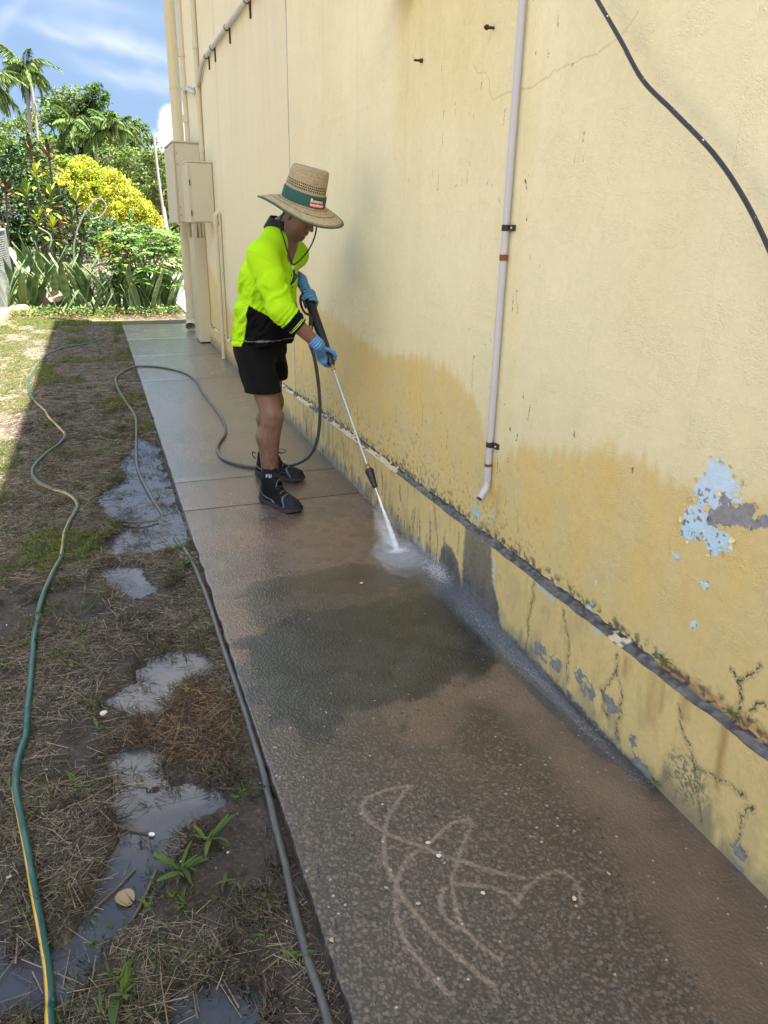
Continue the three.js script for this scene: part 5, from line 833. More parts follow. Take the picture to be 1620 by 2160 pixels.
{
  const cv = document.createElement('canvas'); cv.width = 512; cv.height = 160; const g = cv.getContext('2d'); g.fillStyle = '#08080a'; g.fillRect(0, 0, 512, 160); g.fillStyle = '#c9cbe0'; g.font = 'bold 62px sans-serif'; g.textAlign = 'center'; g.save(); g.translate(256, 92); g.scale(0.86, 0.8); g.fillText('FILA', 0, 0); g.restore();
  const st = new THREE.CanvasTexture(cv); st.colorSpace = THREE.SRGBColorSpace; st.wrapS = THREE.RepeatWrapping; st.offset.set(0.515, 0);
  const c2 = document.createElement('canvas'); c2.width = 64; c2.height = 64; const k = c2.getContext('2d'); k.fillStyle = '#0a0a0c'; k.fillRect(0, 0, 64, 64); k.strokeStyle = '#b9bcb4'; k.lineWidth = 4; for (let i = 0; i < 7; i++) { k.beginPath(); k.moveTo(i * 9 - 2, 30); k.lineTo(i * 9 + 9, 8); k.stroke(); k.beginPath(); k.moveTo(i * 9, 58); k.lineTo(i * 9 + 6, 38); k.stroke(); }
  const tt = new THREE.CanvasTexture(c2); tt.colorSpace = THREE.SRGBColorSpace;
  const mats = { boot: phys({ vertexColors: true, roughness: 0.75, specularIntensity: 0.5 }), sock: std({ map: st, roughness: 0.9 }), lace: std({ color: lin(0.16, 0.16, 0.16), roughness: 0.8 }), laceDark: std({ color: lin(0.012, 0.012, 0.013), roughness: 0.8 }), tab: std({ map: tt, roughness: 0.7 }) };
  bootParts(shoeR, J.anR, mats, 'black laced work boot on the nearer foot', 1); bootParts(shoeL, J.anL, mats, 'black laced work boot on the farther foot', -1);
}
// straw hat
{
  const hat = new THREE.Group(); hat.name = 'straw_hat'; person.add(hat);
  const N = nrm3([0.20, 0.945, 0.255]), fr = frame(HF.w(0.0, 0.070, -0.002), crs3(crs3(N, [0.62, 0, 0.78]), N), N); hat.position.set(fr.o[0] - 0.95, fr.o[1], fr.o[2] + 4.45);
  hat.quaternion.setFromRotationMatrix(new THREE.Matrix4().makeBasis(V(...crs3(fr.u, fr.f)), V(...fr.u), V(...fr.f)));
  const straw = (u, v, plaits, cols) => { const row = v * plaits, fr_ = row - Math.floor(row), w = Math.sin((u * cols + (Math.floor(row) % 2 ? 1 : -1) * fr_ * 0.8) * 6.283) * 0.5 + 0.5, n = fbm(u * cols * 0.7, row * 3, 0, 2), edge = sstep(0.0, 0.16, fr_) * sstep(1.0, 0.9, fr_); return { w, n, edge }; };
  const colr = (u, v, p, c, dk) => { const s = straw(u, v, p, c), b = 0.55 + 0.5 * s.w * s.n + 0.25 * s.n, l = lerp(dk, 1, s.edge) * b; return [0.46 * l, 0.375 * l, 0.225 * l]; };
  const brimT = dataTex(2048, 256, (u, v) => colr(u, v, 7, 190, 0.34)), brimB = dataTex(2048, 128, (u, v) => { const s = straw(u, v, 7, 190); return s.edge * (0.4 + 0.6 * s.w); }, false);
  const crownT = dataTex(2048, 512, (u, v) => { const c = colr(u, v, 16, 150, 0.72); if (v > 0.31 && v < 0.455) { const y = (v - 0.31) / 0.145 * 3, q = worley(u * 72 + 0.5 * Math.floor(y), y * 1.3); const X = ((u * 56 + 0.5 * (Math.floor(y) % 2)) % 1) - 0.5, Yq = (y % 1) - 0.5; if (Math.abs(X) + Math.abs(Yq) * 0.9 < 0.33 + 0.12 * vn(u * 60, v * 40)) return [0, 0, 0, 0]; } return [...c, 1]; });
  crownT.needsUpdate = true;
  const mB = std({ map: brimT, bumpMap: brimB, bumpScale: 0.0016, roughness: 0.8 }), mC = std({ map: crownT, roughness: 0.8, alphaTest: 0.5, bumpMap: rep(brimB, 1, 2), bumpScale: 0.0014 });
  const lathe = (pts, sx = 1, sz = 1.1) => new THREE.LatheGeometry(pts.map((p) => new THREE.Vector2(...p)), 96).scale(sx, 1, sz);
  const warp = (g) => { const p = g.attributes.position; for (let i = 0; i < p.count; i++) { const x = p.getX(i), z = p.getZ(i), r = Math.hypot(x, z), a = Math.atan2(x, z), t = sstep(0.11, 0.24, r); p.setY(i, p.getY(i) + t * (0.022 * Math.abs(Math.sin(a)) ** 2 - 0.012 * Math.max(0, Math.cos(a)) + 0.008 * Math.sin(a * 3 + 1))); } g.computeVertexNormals(); return g; };
  mesh('brim', warp(lathe([[0.098, 0.004], [0.115, 0.0], [0.14, -0.007], [0.17, -0.016], [0.2, -0.029], [0.230, -0.046], [0.2305, -0.0495], [0.2, -0.0325], [0.17, -0.0195], [0.14, -0.0105], [0.115, -0.0035], [0.098, 0.0]], 1, 1.04)), mB, hat);
  const crown = lathe([...Array.from({ length: 12 }, (_, i) => [lerp(0.110, 0.0905, (i / 11) ** 1.15), 0.0149 * i]), [0.087, 0.174], [0.079, 0.178], [0.05, 0.171], [0.02, 0.166], [0.0005, 0.165]]);
  { const p = crown.attributes.position; for (let i = 0; i < p.count; i++) { const y = p.getY(i), a = Math.atan2(p.getX(i), p.getZ(i)), k = 1 + sstep(0.03, 0.17, y) * 0.03 * Math.sin(a * 2 + 0.6) + 0.008 * Math.sin(a * 5 + y * 30); p.setX(i, p.getX(i) * k); p.setZ(i, p.getZ(i) * k); p.setY(i, y + sstep(0.15, 0.18, y) * 0.010 * Math.sin(a + 2.0)); } crown.computeVertexNormals(); }
  mesh('crown', crown, mC, hat);
  mesh('crown_lining', lathe([[0.1, 0.0], [0.098, 0.07], [0.09, 0.13], [0.06, 0.165], [0.0005, 0.168]]), std({ color: lin(0.02, 0.016, 0.01), roughness: 1 }), hat);
  const green = std({ color: lin(0.016, 0.085, 0.060), roughness: 0.8 });
  mesh('hat_band', lathe([[0.1105, 0.003], [0.1128, 0.006], [0.1098, 0.058], [0.104, 0.062]], 1, 1.1), green, hat);
  const trim = []; for (let i = 0; i <= 72; i++) { const a = (i / 72) * Math.PI * 2, x = 0.2305 * Math.sin(a), z = 0.2305 * 1.04 * Math.cos(a); trim.push([x, -0.048 + (0.022 * Math.sin(a) ** 2 - 0.012 * Math.max(0, Math.cos(a)) + 0.008 * Math.sin(a * 3 + 1)) * sstep(0.11, 0.24, Math.hypot(x, z)), z]); }
  mesh('brim_trim', tube(trim, 0.0048, 160, 8), std({ color: lin(0.02, 0.075, 0.062), roughness: 0.8 }), hat);
  // the woven label on the band
  const cv = document.createElement('canvas'); cv.width = 320; cv.height = 128; const g = cv.getContext('2d'); g.fillStyle = '#10352c'; g.fillRect(0, 0, 320, 128); g.fillStyle = '#c7273a'; g.fillRect(0, 66, 320, 62); g.fillStyle = '#fff'; g.textAlign = 'left'; g.font = 'bold 74px serif'; g.fillText('B', 2, 60); g.font = 'bold 50px sans-serif'; g.save(); g.translate(56, 58); g.scale(0.98, 1); g.fillText('UNNINGS', 0, 0); g.restore(); g.font = 'bold 56px serif'; g.save(); g.translate(14, 112); g.scale(0.98, 1); g.fillText('warehouse', 0, 0); g.restore();
  const lt = new THREE.CanvasTexture(cv); lt.colorSpace = THREE.SRGBColorSpace;
  const la = -0.30, lg = new THREE.CylinderGeometry(0.1118, 0.1140, 0.043, 24, 1, true, la - 0.40, 0.80).scale(1, 1, 1.1).translate(0, 0.029, 0);
  mesh('hat_label', lg, std({ map: lt, roughness: 0.75 }), hat);
  // chin cord, toggle and tails, in world places turned into the hat's frame
  const inv = new THREE.Matrix4().compose(V(...fr.o), hat.quaternion, V(1, 1, 1)).invert(), cordM = std({ color: lin(0.008, 0.018, 0.014), roughness: 0.8 });
  const cord = (pts, r = 0.0042) => { const q = pts.map((p) => V(...p).applyMatrix4(inv).toArray()); return tube(q, r, 60, 8); };
  const knot = [1.022, 1.388, -4.19], cR = HF.w(0.096, 0.055, -0.01), cL = HF.w(-0.1, 0.05, 0.02);
  mesh('chin_cord', [cord([cR, [0.965, 1.61, -4.235], [0.972, 1.53, -4.185], [0.995, 1.45, -4.18], knot]), cord([cL, [1.155, 1.56, -4.20], [1.11, 1.48, -4.165], [1.055, 1.415, -4.175], knot])], cordM, hat);
  mesh('toggle', cord([knot, add3(knot, [-0.002, -0.022, 0.004])], 0.0075), std({ color: lin(0.35, 0.38, 0.36), roughness: 0.4 }), hat);
  mesh('cord_tail', [cord([add3(knot, [0, -0.018, 0.004]), add3(knot, [0.004, -0.05, 0.006]), add3(knot, [-0.004, -0.075, 0.008]), add3(knot, [-0.018, -0.1, 0.01])], 0.006), cord([add3(knot, [0.002, -0.04, 0.006]), add3(knot, [0.016, -0.052, 0.01]), add3(knot, [0.01, -0.066, 0.012]), add3(knot, [-0.006, -0.09, 0.01])], 0.005)], cordM, hat);
}

// ------------------------------------------------------------------ plants
const leafMat = phys({ vertexColors: true, roughness: 0.5, specularIntensity: 0.5, side: THREE.DoubleSide });
const leafThin = phys({ vertexColors: true, roughness: 0.95, specularIntensity: 0.3, transmission: 0.5, thickness: 0, side: THREE.DoubleSide });
const bark = std({ color: lin(0.17, 0.145, 0.115), roughness: 0.9, bumpMap: rep(soilBump, 2, 6), bumpScale: 0.02 }), barkPale = std({ color: lin(0.27, 0.25, 0.23), roughness: 0.9, bumpMap: rep(soilBump, 2, 9), bumpScale: 0.015 });
function leaf(t, o, dir, up, len, wid, c, bend = 0.15, seg = 1) { // a folded, pointed leaf blade
  const s = nrm3(crs3(dir, up)), n = crs3(s, dir); let pl = t.v(...o, c), pm = pl, pr = pl;
  for (let k = 1; k <= seg + 1; k++) {
    const f = k / (seg + 1), w = wid * 0.5 * Math.sin(Math.PI * Math.min(0.98, f * 0.92 + 0.08)), c0 = add3(o, mul3(dir, len * f), mul3(n, -bend * len * f * f));
    if (k === seg + 1) { const e = t.v(...c0, c); t.f(pl, pm, e); t.f(pm, pr, e); break; }
    const l = t.v(...add3(c0, mul3(s, -w), mul3(n, w * 0.35)), c), m = t.v(...c0, c.map((q) => q * 1.06)), r = t.v(...add3(c0, mul3(s, w), mul3(n, w * 0.35)), c);
    if (k === 1) { t.f(pl, l, m); t.f(pl, m, r); } else { t.f(pl, l, m, pm); t.f(pm, m, r, pr); } pl = l; pm = m; pr = r;
  }
}
const unit = (r) => { const y = r() * 2 - 1, a = r() * 6.283, s = Math.sqrt(1 - y * y); return [Math.cos(a) * s, y, Math.sin(a) * s]; };
// foliage in clumps spread through lobes [x, y, z, radius]
function crown(r, lobes, clumps, per, size, cols, flat = 1, spread = 0.3) {
  const t = new Tris(), tot = lobes.reduce((s, l) => s + l[3] * l[3], 0);
  for (let k = 0; k < clumps; k++) {
    let q = r() * tot, L = lobes[0]; for (const l of lobes) { q -= l[3] * l[3]; if (q <= 0) { L = l; break; } }
    const d = unit(r); if (d[1] < -0.3 && r() < 0.7) d[1] *= -1; const rad = L[3] * (0.45 + 0.6 * Math.sqrt(r())), c = [L[0] + d[0] * rad, L[1] + d[1] * rad * flat, L[2] + d[2] * rad], hue = r(), tone = 0.65 + 0.7 * r();
    const ca = cols[Math.floor(r() * cols.length)];
    for (let i = 0; i < per; i++) {
      const e = unit(r), cr = L[3] * spread * Math.cbrt(r()), o = [c[0] + e[0] * cr, c[1] + e[1] * cr * 0.7, c[2] + e[2] * cr];
      const dir = nrm3(add3(mul3(unit(r), 0.8), mul3(d, 0.5), [0, -0.15, 0])), up = nrm3(add3([0, 1, 0], mul3(unit(r), 0.7))), b = tone * (0.75 + 0.5 * r());
      leaf(t, o, dir, up, size * (0.6 + 0.8 * r()), size * 0.5, [ca[0] * b * (1 + (hue - 0.5) * 0.3), ca[1] * b, ca[2] * b], 0.2);
    }
  }
  return t.geo();
}
const G1 = [[0.15, 0.23, 0.045], [0.2, 0.28, 0.05], [0.115, 0.185, 0.045]], G2 = [[0.32, 0.42, 0.02], [0.24, 0.36, 0.022]], G3 = [[0.07, 0.14, 0.022], [0.095, 0.175, 0.03]], GOLD = [[0.56, 0.60, 0.05], [0.48, 0.545, 0.045], [0.62, 0.63, 0.09]];  // first greens made paler and bluer: distance haze put into the leaf colour
function tree(name, label, base, h, lobes, clumps, per, size, cols, seed, cat = 'tree', trunkR = 0.16, m = leafThin) {
  const t = thing(name, label, cat, base), r = rng(seed);
  const limbs = [rod([0, 0, 0], [0.1 * h * (r() - 0.5), h * 0.55, 0], trunkR, trunkR * 0.6, 9)];
  for (const l of lobes.slice(0, 6)) limbs.push(tube([[0, h * 0.35, 0], [l[0] * 0.4, lerp(h * 0.45, l[1], 0.5), l[2] * 0.4], [l[0], l[1], l[2]]], trunkR * 0.32, 10, 6));
  mesh('trunk', limbs, bark, t);
  mesh('crown', crown(r, lobes, clumps, per, size, cols), m, t);
  return t;
}
const lobesIn = (r, n, w, y0, y1, rad) => Array.from({ length: n }, () => { const y = lerp(y0, y1, r()), k = Math.sin(lerp(0.55, 2.7, (y - y0) / (y1 - y0))); return [(r() * 2 - 1) * w * k, y, (r() * 2 - 1) * w * k, rad * (0.7 + 0.6 * r())]; });
{
  const R = rng(900), tr = (name, label, x, z, h, w, cols, seed, o = {}) => tree(name, label, [x, -0.05, z], h, lobesIn(rng(seed), o.n || 9, w, o.y0 ?? h * 0.35, h * (o.y1 ?? 0.86), o.rad || w * 0.42), o.clumps || 210, o.per || 12, o.size || 0.3, cols, seed + 1, 'tree', o.tr || 0.16);
  tr('broadleaf_tree', 'pale green feathery tree standing left of the dead palm trunk', -3.3, -43, 6.6, 2.0, G1, 11, { size: 0.24, clumps: 330, per: 14 });
  tr('broadleaf_tree', 'bright yellow green tree directly above the golden bush', -0.55, -45, 5.9, 1.35, G2, 21, { size: 0.28, clumps: 190, per: 12, rad: 0.55 });
  tr('broadleaf_tree', 'dark green tree in shade under the bright yellow green one', -1.2, -49, 5.0, 1.9, G3, 31, { size: 0.3 });
  tr('broadleaf_tree', 'broad green tree with loose twigs at the right, beside the bare grey trunk', 4.0, -52, 6.2, 2.4, G1, 41, { size: 0.3, clumps: 260, y1: 0.8 });
  tr('broadleaf_tree', 'tall rounded tree on the skyline right of the tall palm', -2.0, -84, 13.4, 3.4, G1, 51, { size: 0.5, clumps: 260, y0: 6 });
  tr('broadleaf_tree', 'tall tree with a spiky top on the skyline behind the two palms', 1.9, -84, 14.0, 2.5, G3, 61, { size: 0.5, clumps: 220, y0: 6, y1: 0.92 });
  tr('broadleaf_tree', 'tree sloping down towards the white cloud on the right skyline', 5.2, -78, 10.2, 2.9, G1, 71, { size: 0.5, clumps: 240, y0: 3 });
  tr('broadleaf_tree', 'low dark tree filling the gap behind the garden bed on the left', -2.6, -27, 3.7, 1.3, G3, 81, { size: 0.2, clumps: 220, y0: 0.6, rad: 0.6 });
  tr('broadleaf_tree', 'leafy green tree behind the golden bush, right of the leaning palm', 1.8, -58, 6.6, 2.6, G1, 91, { size: 0.34, clumps: 260, y0: 1.5 });
  { // far wood
    const r = rng(3), L = []; for (let i = 0; i < 46; i++) { const x = -22 + i * 0.95; L.push([x, 2.5 + r() * 5.4 - (x > 5 ? 2.5 : 0), -100 - r() * 12, 2.4 + r() * 1.4]); }
    tag(mesh('far_trees', crown(r, L, 1300, 12, 0.9, [...G1, ...G3]), leafThin), 'band of mixed green trees closing the view behind the garden', 'trees', null, 'stuff');
  }
  // golden bush
  const gb = thing('golden_bush', 'big golden yellow bush glowing in the sun in the middle of the garden', 'bush', [0.75, -0.05, -34]);
  const GL = [[-0.65, 3.25, 0, 0.62], [-1.15, 2.75, 0.1, 0.6], [-0.35, 2.7, 0.3, 0.7], [0.25, 2.75, 0, 0.72], [0.75, 2.2, 0.2, 0.7], [1.2, 1.85, 0.1, 0.62], [1.6, 1.5, 0.1, 0.5], [-1.45, 2.2, 0.2, 0.5], [0.3, 1.9, 0.45, 0.6], [1.7, 1.05, 0.2, 0.42], [0.9, 1.4, 0.3, 0.5]];
  mesh('foliage', crown(rng(17), GL, 1500, 15, 0.125, GOLD, 1, 0.2), leafThin, gb);
  mesh('stem', [...[-0.9, -0.3, 0.3, 0.9].map((x, i) => tube([[0.1 * i - 0.2, 0, 0], [x * 0.6, 1.0, 0.1], [x, 2.1, 0.1]], 0.05, 12, 6))], bark, gb);
  // hedge across the gravel
  const hg = thing('hedge', 'low clipped bush beyond the red gravel, seen beside the downpipe', 'hedge', [6.4, -0.05, -61]);
  mesh('foliage', crown(rng(19), [[-2, 0.8, 0, 0.9], [-1, 0.9, 0, 0.9], [0, 1.0, 0, 1.0], [1, 0.9, 0, 0.9], [2, 0.9, 0, 0.9]], 240, 12, 0.28, [...G1, ...G3]), leafThin, hg); for (const x of [-1, 1]) mesh('stem', rod([x, 0, 0], [x, 0.7, 0], 0.06), bark, hg);
}
// palms
function frondGeo(r, len, droop, n = 44, col = [0.115, 0.19, 0.045]) {
  const t = new Tris(), pts = []; for (let i = 0; i <= 16; i++) { const s = i / 16; pts.push([0, len * (0.55 * s - droop * s * s * 0.75), len * (s - 0.12 * s * s)]); }
  for (let i = 0; i < 16; i++) { const a = pts[i], b = pts[i + 1], w = 0.02 * (1.2 - i / 16) * len * 0.4, q = [t.v(a[0] - w, a[1], a[2], [0.16, 0.17, 0.06]), t.v(a[0] + w, a[1], a[2], [0.16, 0.17, 0.06]), t.v(b[0] + w, b[1], b[2], [0.16, 0.17, 0.06]), t.v(b[0] - w, b[1], b[2], [0.16, 0.17, 0.06])]; t.f(...q); }
  for (let i = 2; i < n; i++) for (const e of [-1, 1]) { const s = i / n, k = Math.min(15, Math.floor(s * 16)), p = mix3(pts[k], pts[k + 1], s * 16 - k), L = len * 0.36 * Math.sin(Math.PI * (0.12 + 0.8 * s)) * (0.85 + 0.3 * r()), b = 0.7 + 0.6 * r(); leaf(t, p, nrm3([e * (0.85 - 0.2 * s), -0.35 - 0.45 * r() - 0.3 * s, 0.55 + 0.35 * s]), [0, 1, 0], L * 1.1, len * 0.042, col.map((q) => q * b), 0.45, 1); }
  return t.geo();
}
{
  const r = rng(61), F = [frondGeo(r, 1, 1.15), frondGeo(r, 1, 1.5), frondGeo(r, 1, 0.75), frondGeo(r, 1, 1.9)];
  function palm(label, base, top, len, n, seed, o = {}) {
    const t = thing('palm_tree', label, 'palm', base), q = rng(seed), d = sub3(top, base), lean = o.lean || 0;
    mesh('trunk', tube([[0, 0, 0], [d[0] * 0.25 + lean, d[1] * 0.4, d[2] * 0.3], [d[0] * 0.7 + lean * 0.6, d[1] * 0.75, d[2] * 0.7], d], o.r || 0.13, 24, 10), barkPale, t);
    for (let i = 0; i < n; i++) { const f = new THREE.Mesh(F[i % 4], leafMat), a = i * 2.4 + q() * 0.5, el = lerp(1.0, -0.75, i / n) + (q() - 0.5) * 0.3, s = len * (0.85 + 0.3 * q()); f.name = 'frond'; f.castShadow = f.receiveShadow = true; f.position.set(...d); f.rotation.set(0, 0, 0); f.quaternion.setFromEuler(new THREE.Euler(-el * 0.8, a, 0, 'YXZ')); f.scale.setScalar(s); t.add(f); }
    return t;
  }
  palm('tall palm with drooping fronds standing alone against the sky at upper left', [-3.9, 0, -75], [-3.45, 13.0, -75], 2.5, 20, 5, { r: 0.15 });
  palm('palm at the left picture edge with large grey green fronds', [-5.2, 0, -62], [-5.75, 10.0, -62], 2.9, 19, 6);
  palm('leaning palm with a full round crown above the golden bush', [1.5, 0, -66], [2.5, 8.1, -66], 2.2, 24, 7, { lean: -0.2, r: 0.14 });
  palm('slimmer palm just left of the leaning palm, crowns touching', [1.2, 0, -70], [1.15, 7.9, -70], 1.9, 18, 8, { r: 0.12 });
  palm('hazy palm farther back, left of the paired palms on the skyline', [-0.2, 0, -82], [-0.3, 10.0, -82], 2.4, 16, 9);
  palm('low palm tucked beneath the leaning palm, its fronds in shade', [3.0, 0, -60], [2.9, 4.2, -60], 1.4, 12, 10, { r: 0.1 });
  const dp = thing('dead_palm', 'bare thin dead palm trunk with one dry yellow frond hanging down', 'palm', [-2.62, 0, -58]);
  mesh('trunk', tube([[0, 0, 0], [0.03, 3, 0], [0.2, 7, 0], [0.22, 9.4, 0]], 0.085, 20, 8), barkPale, dp);
  for (const [a, s] of [[1.6, 1.0], [2.3, 0.8]]) { const f = new THREE.Mesh(frondGeo(rng(3), 1, 2.4, 26, [0.32, 0.27, 0.06]), leafMat); f.name = 'dry_frond'; f.position.set(0.2, 8.6, 0); f.rotation.set(0.9, a, 0, 'YXZ'); f.scale.setScalar(s); dp.add(f); }
  const pt = thing('dead_tree', 'bare grey trunk rising like a pole beside the meter boxes', 'trunk', [4.12, -0.05, -46]);
  mesh('trunk', tube([[0, 0, 0], [-0.1, 1.6, 0], [-0.25, 3.6, 0], [-0.33, 5.9, 0]], 0.075, 20, 10), std({ color: lin(0.25, 0.24, 0.25), roughness: 0.9 }), pt); mesh('base', rod([0, 0, 0], [-0.14, 2.4, 0], 0.17, 0.1, 10), std({ color: lin(0.3, 0.29, 0.3), roughness: 0.9 }), pt);
}
// crotons: stems with rosettes of long painted leaves
{
  const r = rng(210), leafG = []; const CC = [[0.10, 0.18, 0.035], [0.28, 0.085, 0.035], [0.45, 0.42, 0.05], [0.06, 0.085, 0.035], [0.26, 0.36, 0.05], [0.045, 0.05, 0.03]];
  for (const c of CC) { const t = new Tris(); leaf(t, [0, 0, 0], [0, 0, 1], [0, 1, 0], 1, 0.3, c, 0.28, 3); leafG.push(t.geo()); }
  const croton = (label, base, stems, mix) => {
    const t = thing('croton', label, 'shrub', base); const S = [];
    for (const [x, y, z] of stems) { S.push(tube([[0, 0, 0], [x * 0.4 + (r() - 0.5) * 0.15, y * 0.5, z * 0.5], [x, y, z]], 0.022, 10, 6)); for (let i = 0; i < 17; i++) { const m = new THREE.Mesh(leafG[mix[Math.floor(r() * mix.length)]], leafMat); m.name = 'leaf'; m.castShadow = m.receiveShadow = true; m.position.set(x, y - 0.02 * i + 0.05, z); m.quaternion.setFromEuler(new THREE.Euler(-lerp(1.3, -0.4, i / 17), i * 2.4, 0, 'YXZ')); m.scale.setScalar(0.26 + r() * 0.12); t.add(m); } }
    mesh('stem', S, bark, t);
  };
  croton('tall croton with yellow green rosettes at the left, behind the snake plants', [-0.95, -0.05, -17.6], [[0.08, 2.45, 0], [-0.12, 2.1, 0.2], [0.3, 2.05, 0.1], [0.02, 1.65, 0.3], [0.28, 1.5, 0.3]], [0, 2, 4, 4, 0, 3]);
  croton('dark red croton beside the yellow one, its leaves rusty and black', [-0.62, -0.05, -17.9], [[0.02, 2.85, -0.1], [0.1, 2.0, 0], [-0.3, 2.9, 0], [0.05, 1.55, 0.2]], [1, 5, 3, 5, 1, 3]);
  croton('croton with a twisted bare branch in front of the golden bush', [-0.3, -0.05, -17.1], [[0.12, 1.95, 0], [0.0, 1.6, 0.2], [0.22, 1.45, 0.1]], [4, 0, 5, 3, 5]);
  croton('small red and yellow croton low behind the dead twigs', [0.25, -0.05, -18.4], [[0.1, 1.2, 0], [-0.1, 0.95, 0.1], [0.35, 1.05, 0]], [1, 4, 2, 0, 5]);
  croton('croton at the left picture edge with near black leaves', [-1.75, -0.05, -18.2], [[0, 2.7, 0], [0.25, 2.2, 0], [-0.1, 1.7, 0.2]], [5, 3, 5, 1]);
  const tw = thing('bare_branch', 'grey twisted bare branch curling above the snake plants', 'branch', [-0.35, -0.05, -16.7]); mesh('branch', [tube([[0, 0.2, 0], [0.05, 1.2, 0], [0.3, 1.75, 0], [0.62, 2.05, 0], [0.72, 1.9, 0], [0.6, 1.72, 0], [0.4, 1.66, 0]], 0.018, 40, 6), tube([[-0.05, 0.5, 0], [-0.4, 1.0, 0.1], [-0.35, 1.35, 0.1], [-0.55, 1.5, 0]], 0.014, 30, 6)], barkPale, tw);
  // glossy green mass between them
  const gs = thing('garden_shrub', 'glossy dark green shrub mass at the left behind the fence', 'shrub', [-1.35, -0.05, -19.2]); mesh('foliage', crown(rng(8), [[-0.5, 1.2, 0, 0.6], [0.2, 1.0, 0, 0.6], [-0.2, 2.0, 0, 0.6], [0.5, 1.9, -0.2, 0.5], [-0.8, 2.3, 0, 0.5], [0.2, 2.7, -0.2, 0.45], [0.9, 1.2, 0, 0.5]], 420, 10, 0.15, [[0.06, 0.13, 0.05], [0.1, 0.2, 0.07], [0.045, 0.085, 0.04]]), leafMat, gs); for (const x of [-0.3, 0.3]) mesh('stem', rod([x, 0, 0], [x * 1.3, 2, 0], 0.04), bark, gs);
  const g2 = thing('garden_shrub', 'mid green shrub under the golden bush, behind the dead twigs', 'shrub', [0.3, -0.05, -21]); mesh('foliage', crown(rng(9), [[-0.6, 0.8, 0, 0.55], [0.1, 0.9, 0, 0.6], [0.8, 0.9, 0, 0.6], [1.4, 0.8, 0, 0.6], [-0.2, 1.3, 0, 0.45]], 330, 10, 0.16, [[0.14, 0.24, 0.06], [0.09, 0.17, 0.05], [0.2, 0.3, 0.08]]), leafThin, g2); for (const x of [0, 0.8]) mesh('stem', rod([x, 0, 0], [x, 1, 0], 0.04), bark, g2);
}
// snake plants: each leaf a broad banded blade
{
  const r = rng(41), LG = []; for (let k = 0; k < 5; k++) {
    const t = new Tris(), n = 22, wob = (r() - 0.5) * 0.3, ben = 0.06 + r() * 0.25; let prev = null;
    for (let i = 0; i <= n; i++) { const s = i / n, w = 0.054 * (0.55 + 0.75 * Math.sin(Math.PI * Math.min(1, s * 0.78 + 0.12))) * (s > 0.8 ? (1 - s) / 0.2 * 0.85 + 0.0 : 1), band = fbm(s * 30 + k * 9, k, 0, 2) > 0.52 ? 1.35 : 0.8, c = [0.105 * band, 0.17 * band, 0.075 * band], e = [0.24, 0.28, 0.11], tw = wob * s, y = s, z = ben * s * s; const q = [[-w, 0.012], [-w * 0.6, -0.004], [0, -0.012], [w * 0.6, -0.004], [w, 0.012]].map(([x, d], j) => t.v(x * Math.cos(tw), y, z + d + x * Math.sin(tw), j === 0 || j === 4 ? e : c)); if (prev) for (let j = 0; j < 4; j++) t.f(prev[j], prev[j + 1], q[j + 1], q[j]); prev = q; }
    LG.push(t.geo());
  }
  const sp = phys({ vertexColors: true, roughness: 0.38, side: THREE.DoubleSide });
  const spots = [[-1.52, -15.6, 1.05, 'beside the fence post, leftmost'], [-1.22, -15.95, 1.1, 'second from the fence'], [-0.92, -16.3, 1.2, 'behind the cut log'], [-0.62, -15.9, 1.1, 'just right of the cut log'], [-0.35, -16.4, 1.15, 'left of the dead twigs'], [-0.2, -15.7, 0.95, 'in front of the dead twigs'], [0.12, -15.9, 1.0, 'at the right end of the dead twigs'], [0.42, -15.6, 0.95, 'left under the leafy shrub'], [0.72, -15.3, 0.95, 'under the middle of the leafy shrub'], [0.98, -15.35, 1.0, 'under the right half of the leafy shrub'], [1.22, -15.6, 0.9, 'beside the white drive, rightmost'], [-0.58, -15.15, 0.5, 'short and young in front of the log'], [0.0, -15.05, 0.55, 'short with one folded leaf at the lawn edge'], [-1.05, -16.9, 1.4, 'tall and dark in the shade behind the others']];
  spots.forEach(([x, z, h, where], i) => {
    const t = thing('snake_plant', 'snake plant with stiff banded leaves, ' + where, 'plant', [x, -0.06, z], 0, 'snake plants in the garden bed');
    const n = h < 0.7 ? 7 : 14; for (let k = 0; k < n; k++) { const m = new THREE.Mesh(LG[Math.floor(r() * 5)], sp), s = h * (0.6 + 0.5 * r()); m.name = 'leaf'; m.castShadow = m.receiveShadow = true; m.position.set((r() - 0.5) * 0.3, 0, (r() - 0.5) * 0.3); m.quaternion.setFromEuler(new THREE.Euler(0.04 + r() * 0.4, r() * 6.283, (r() - 0.5) * 0.2, 'YXZ')); m.scale.set(s * 0.95, s, s); t.add(m); }
  });
}
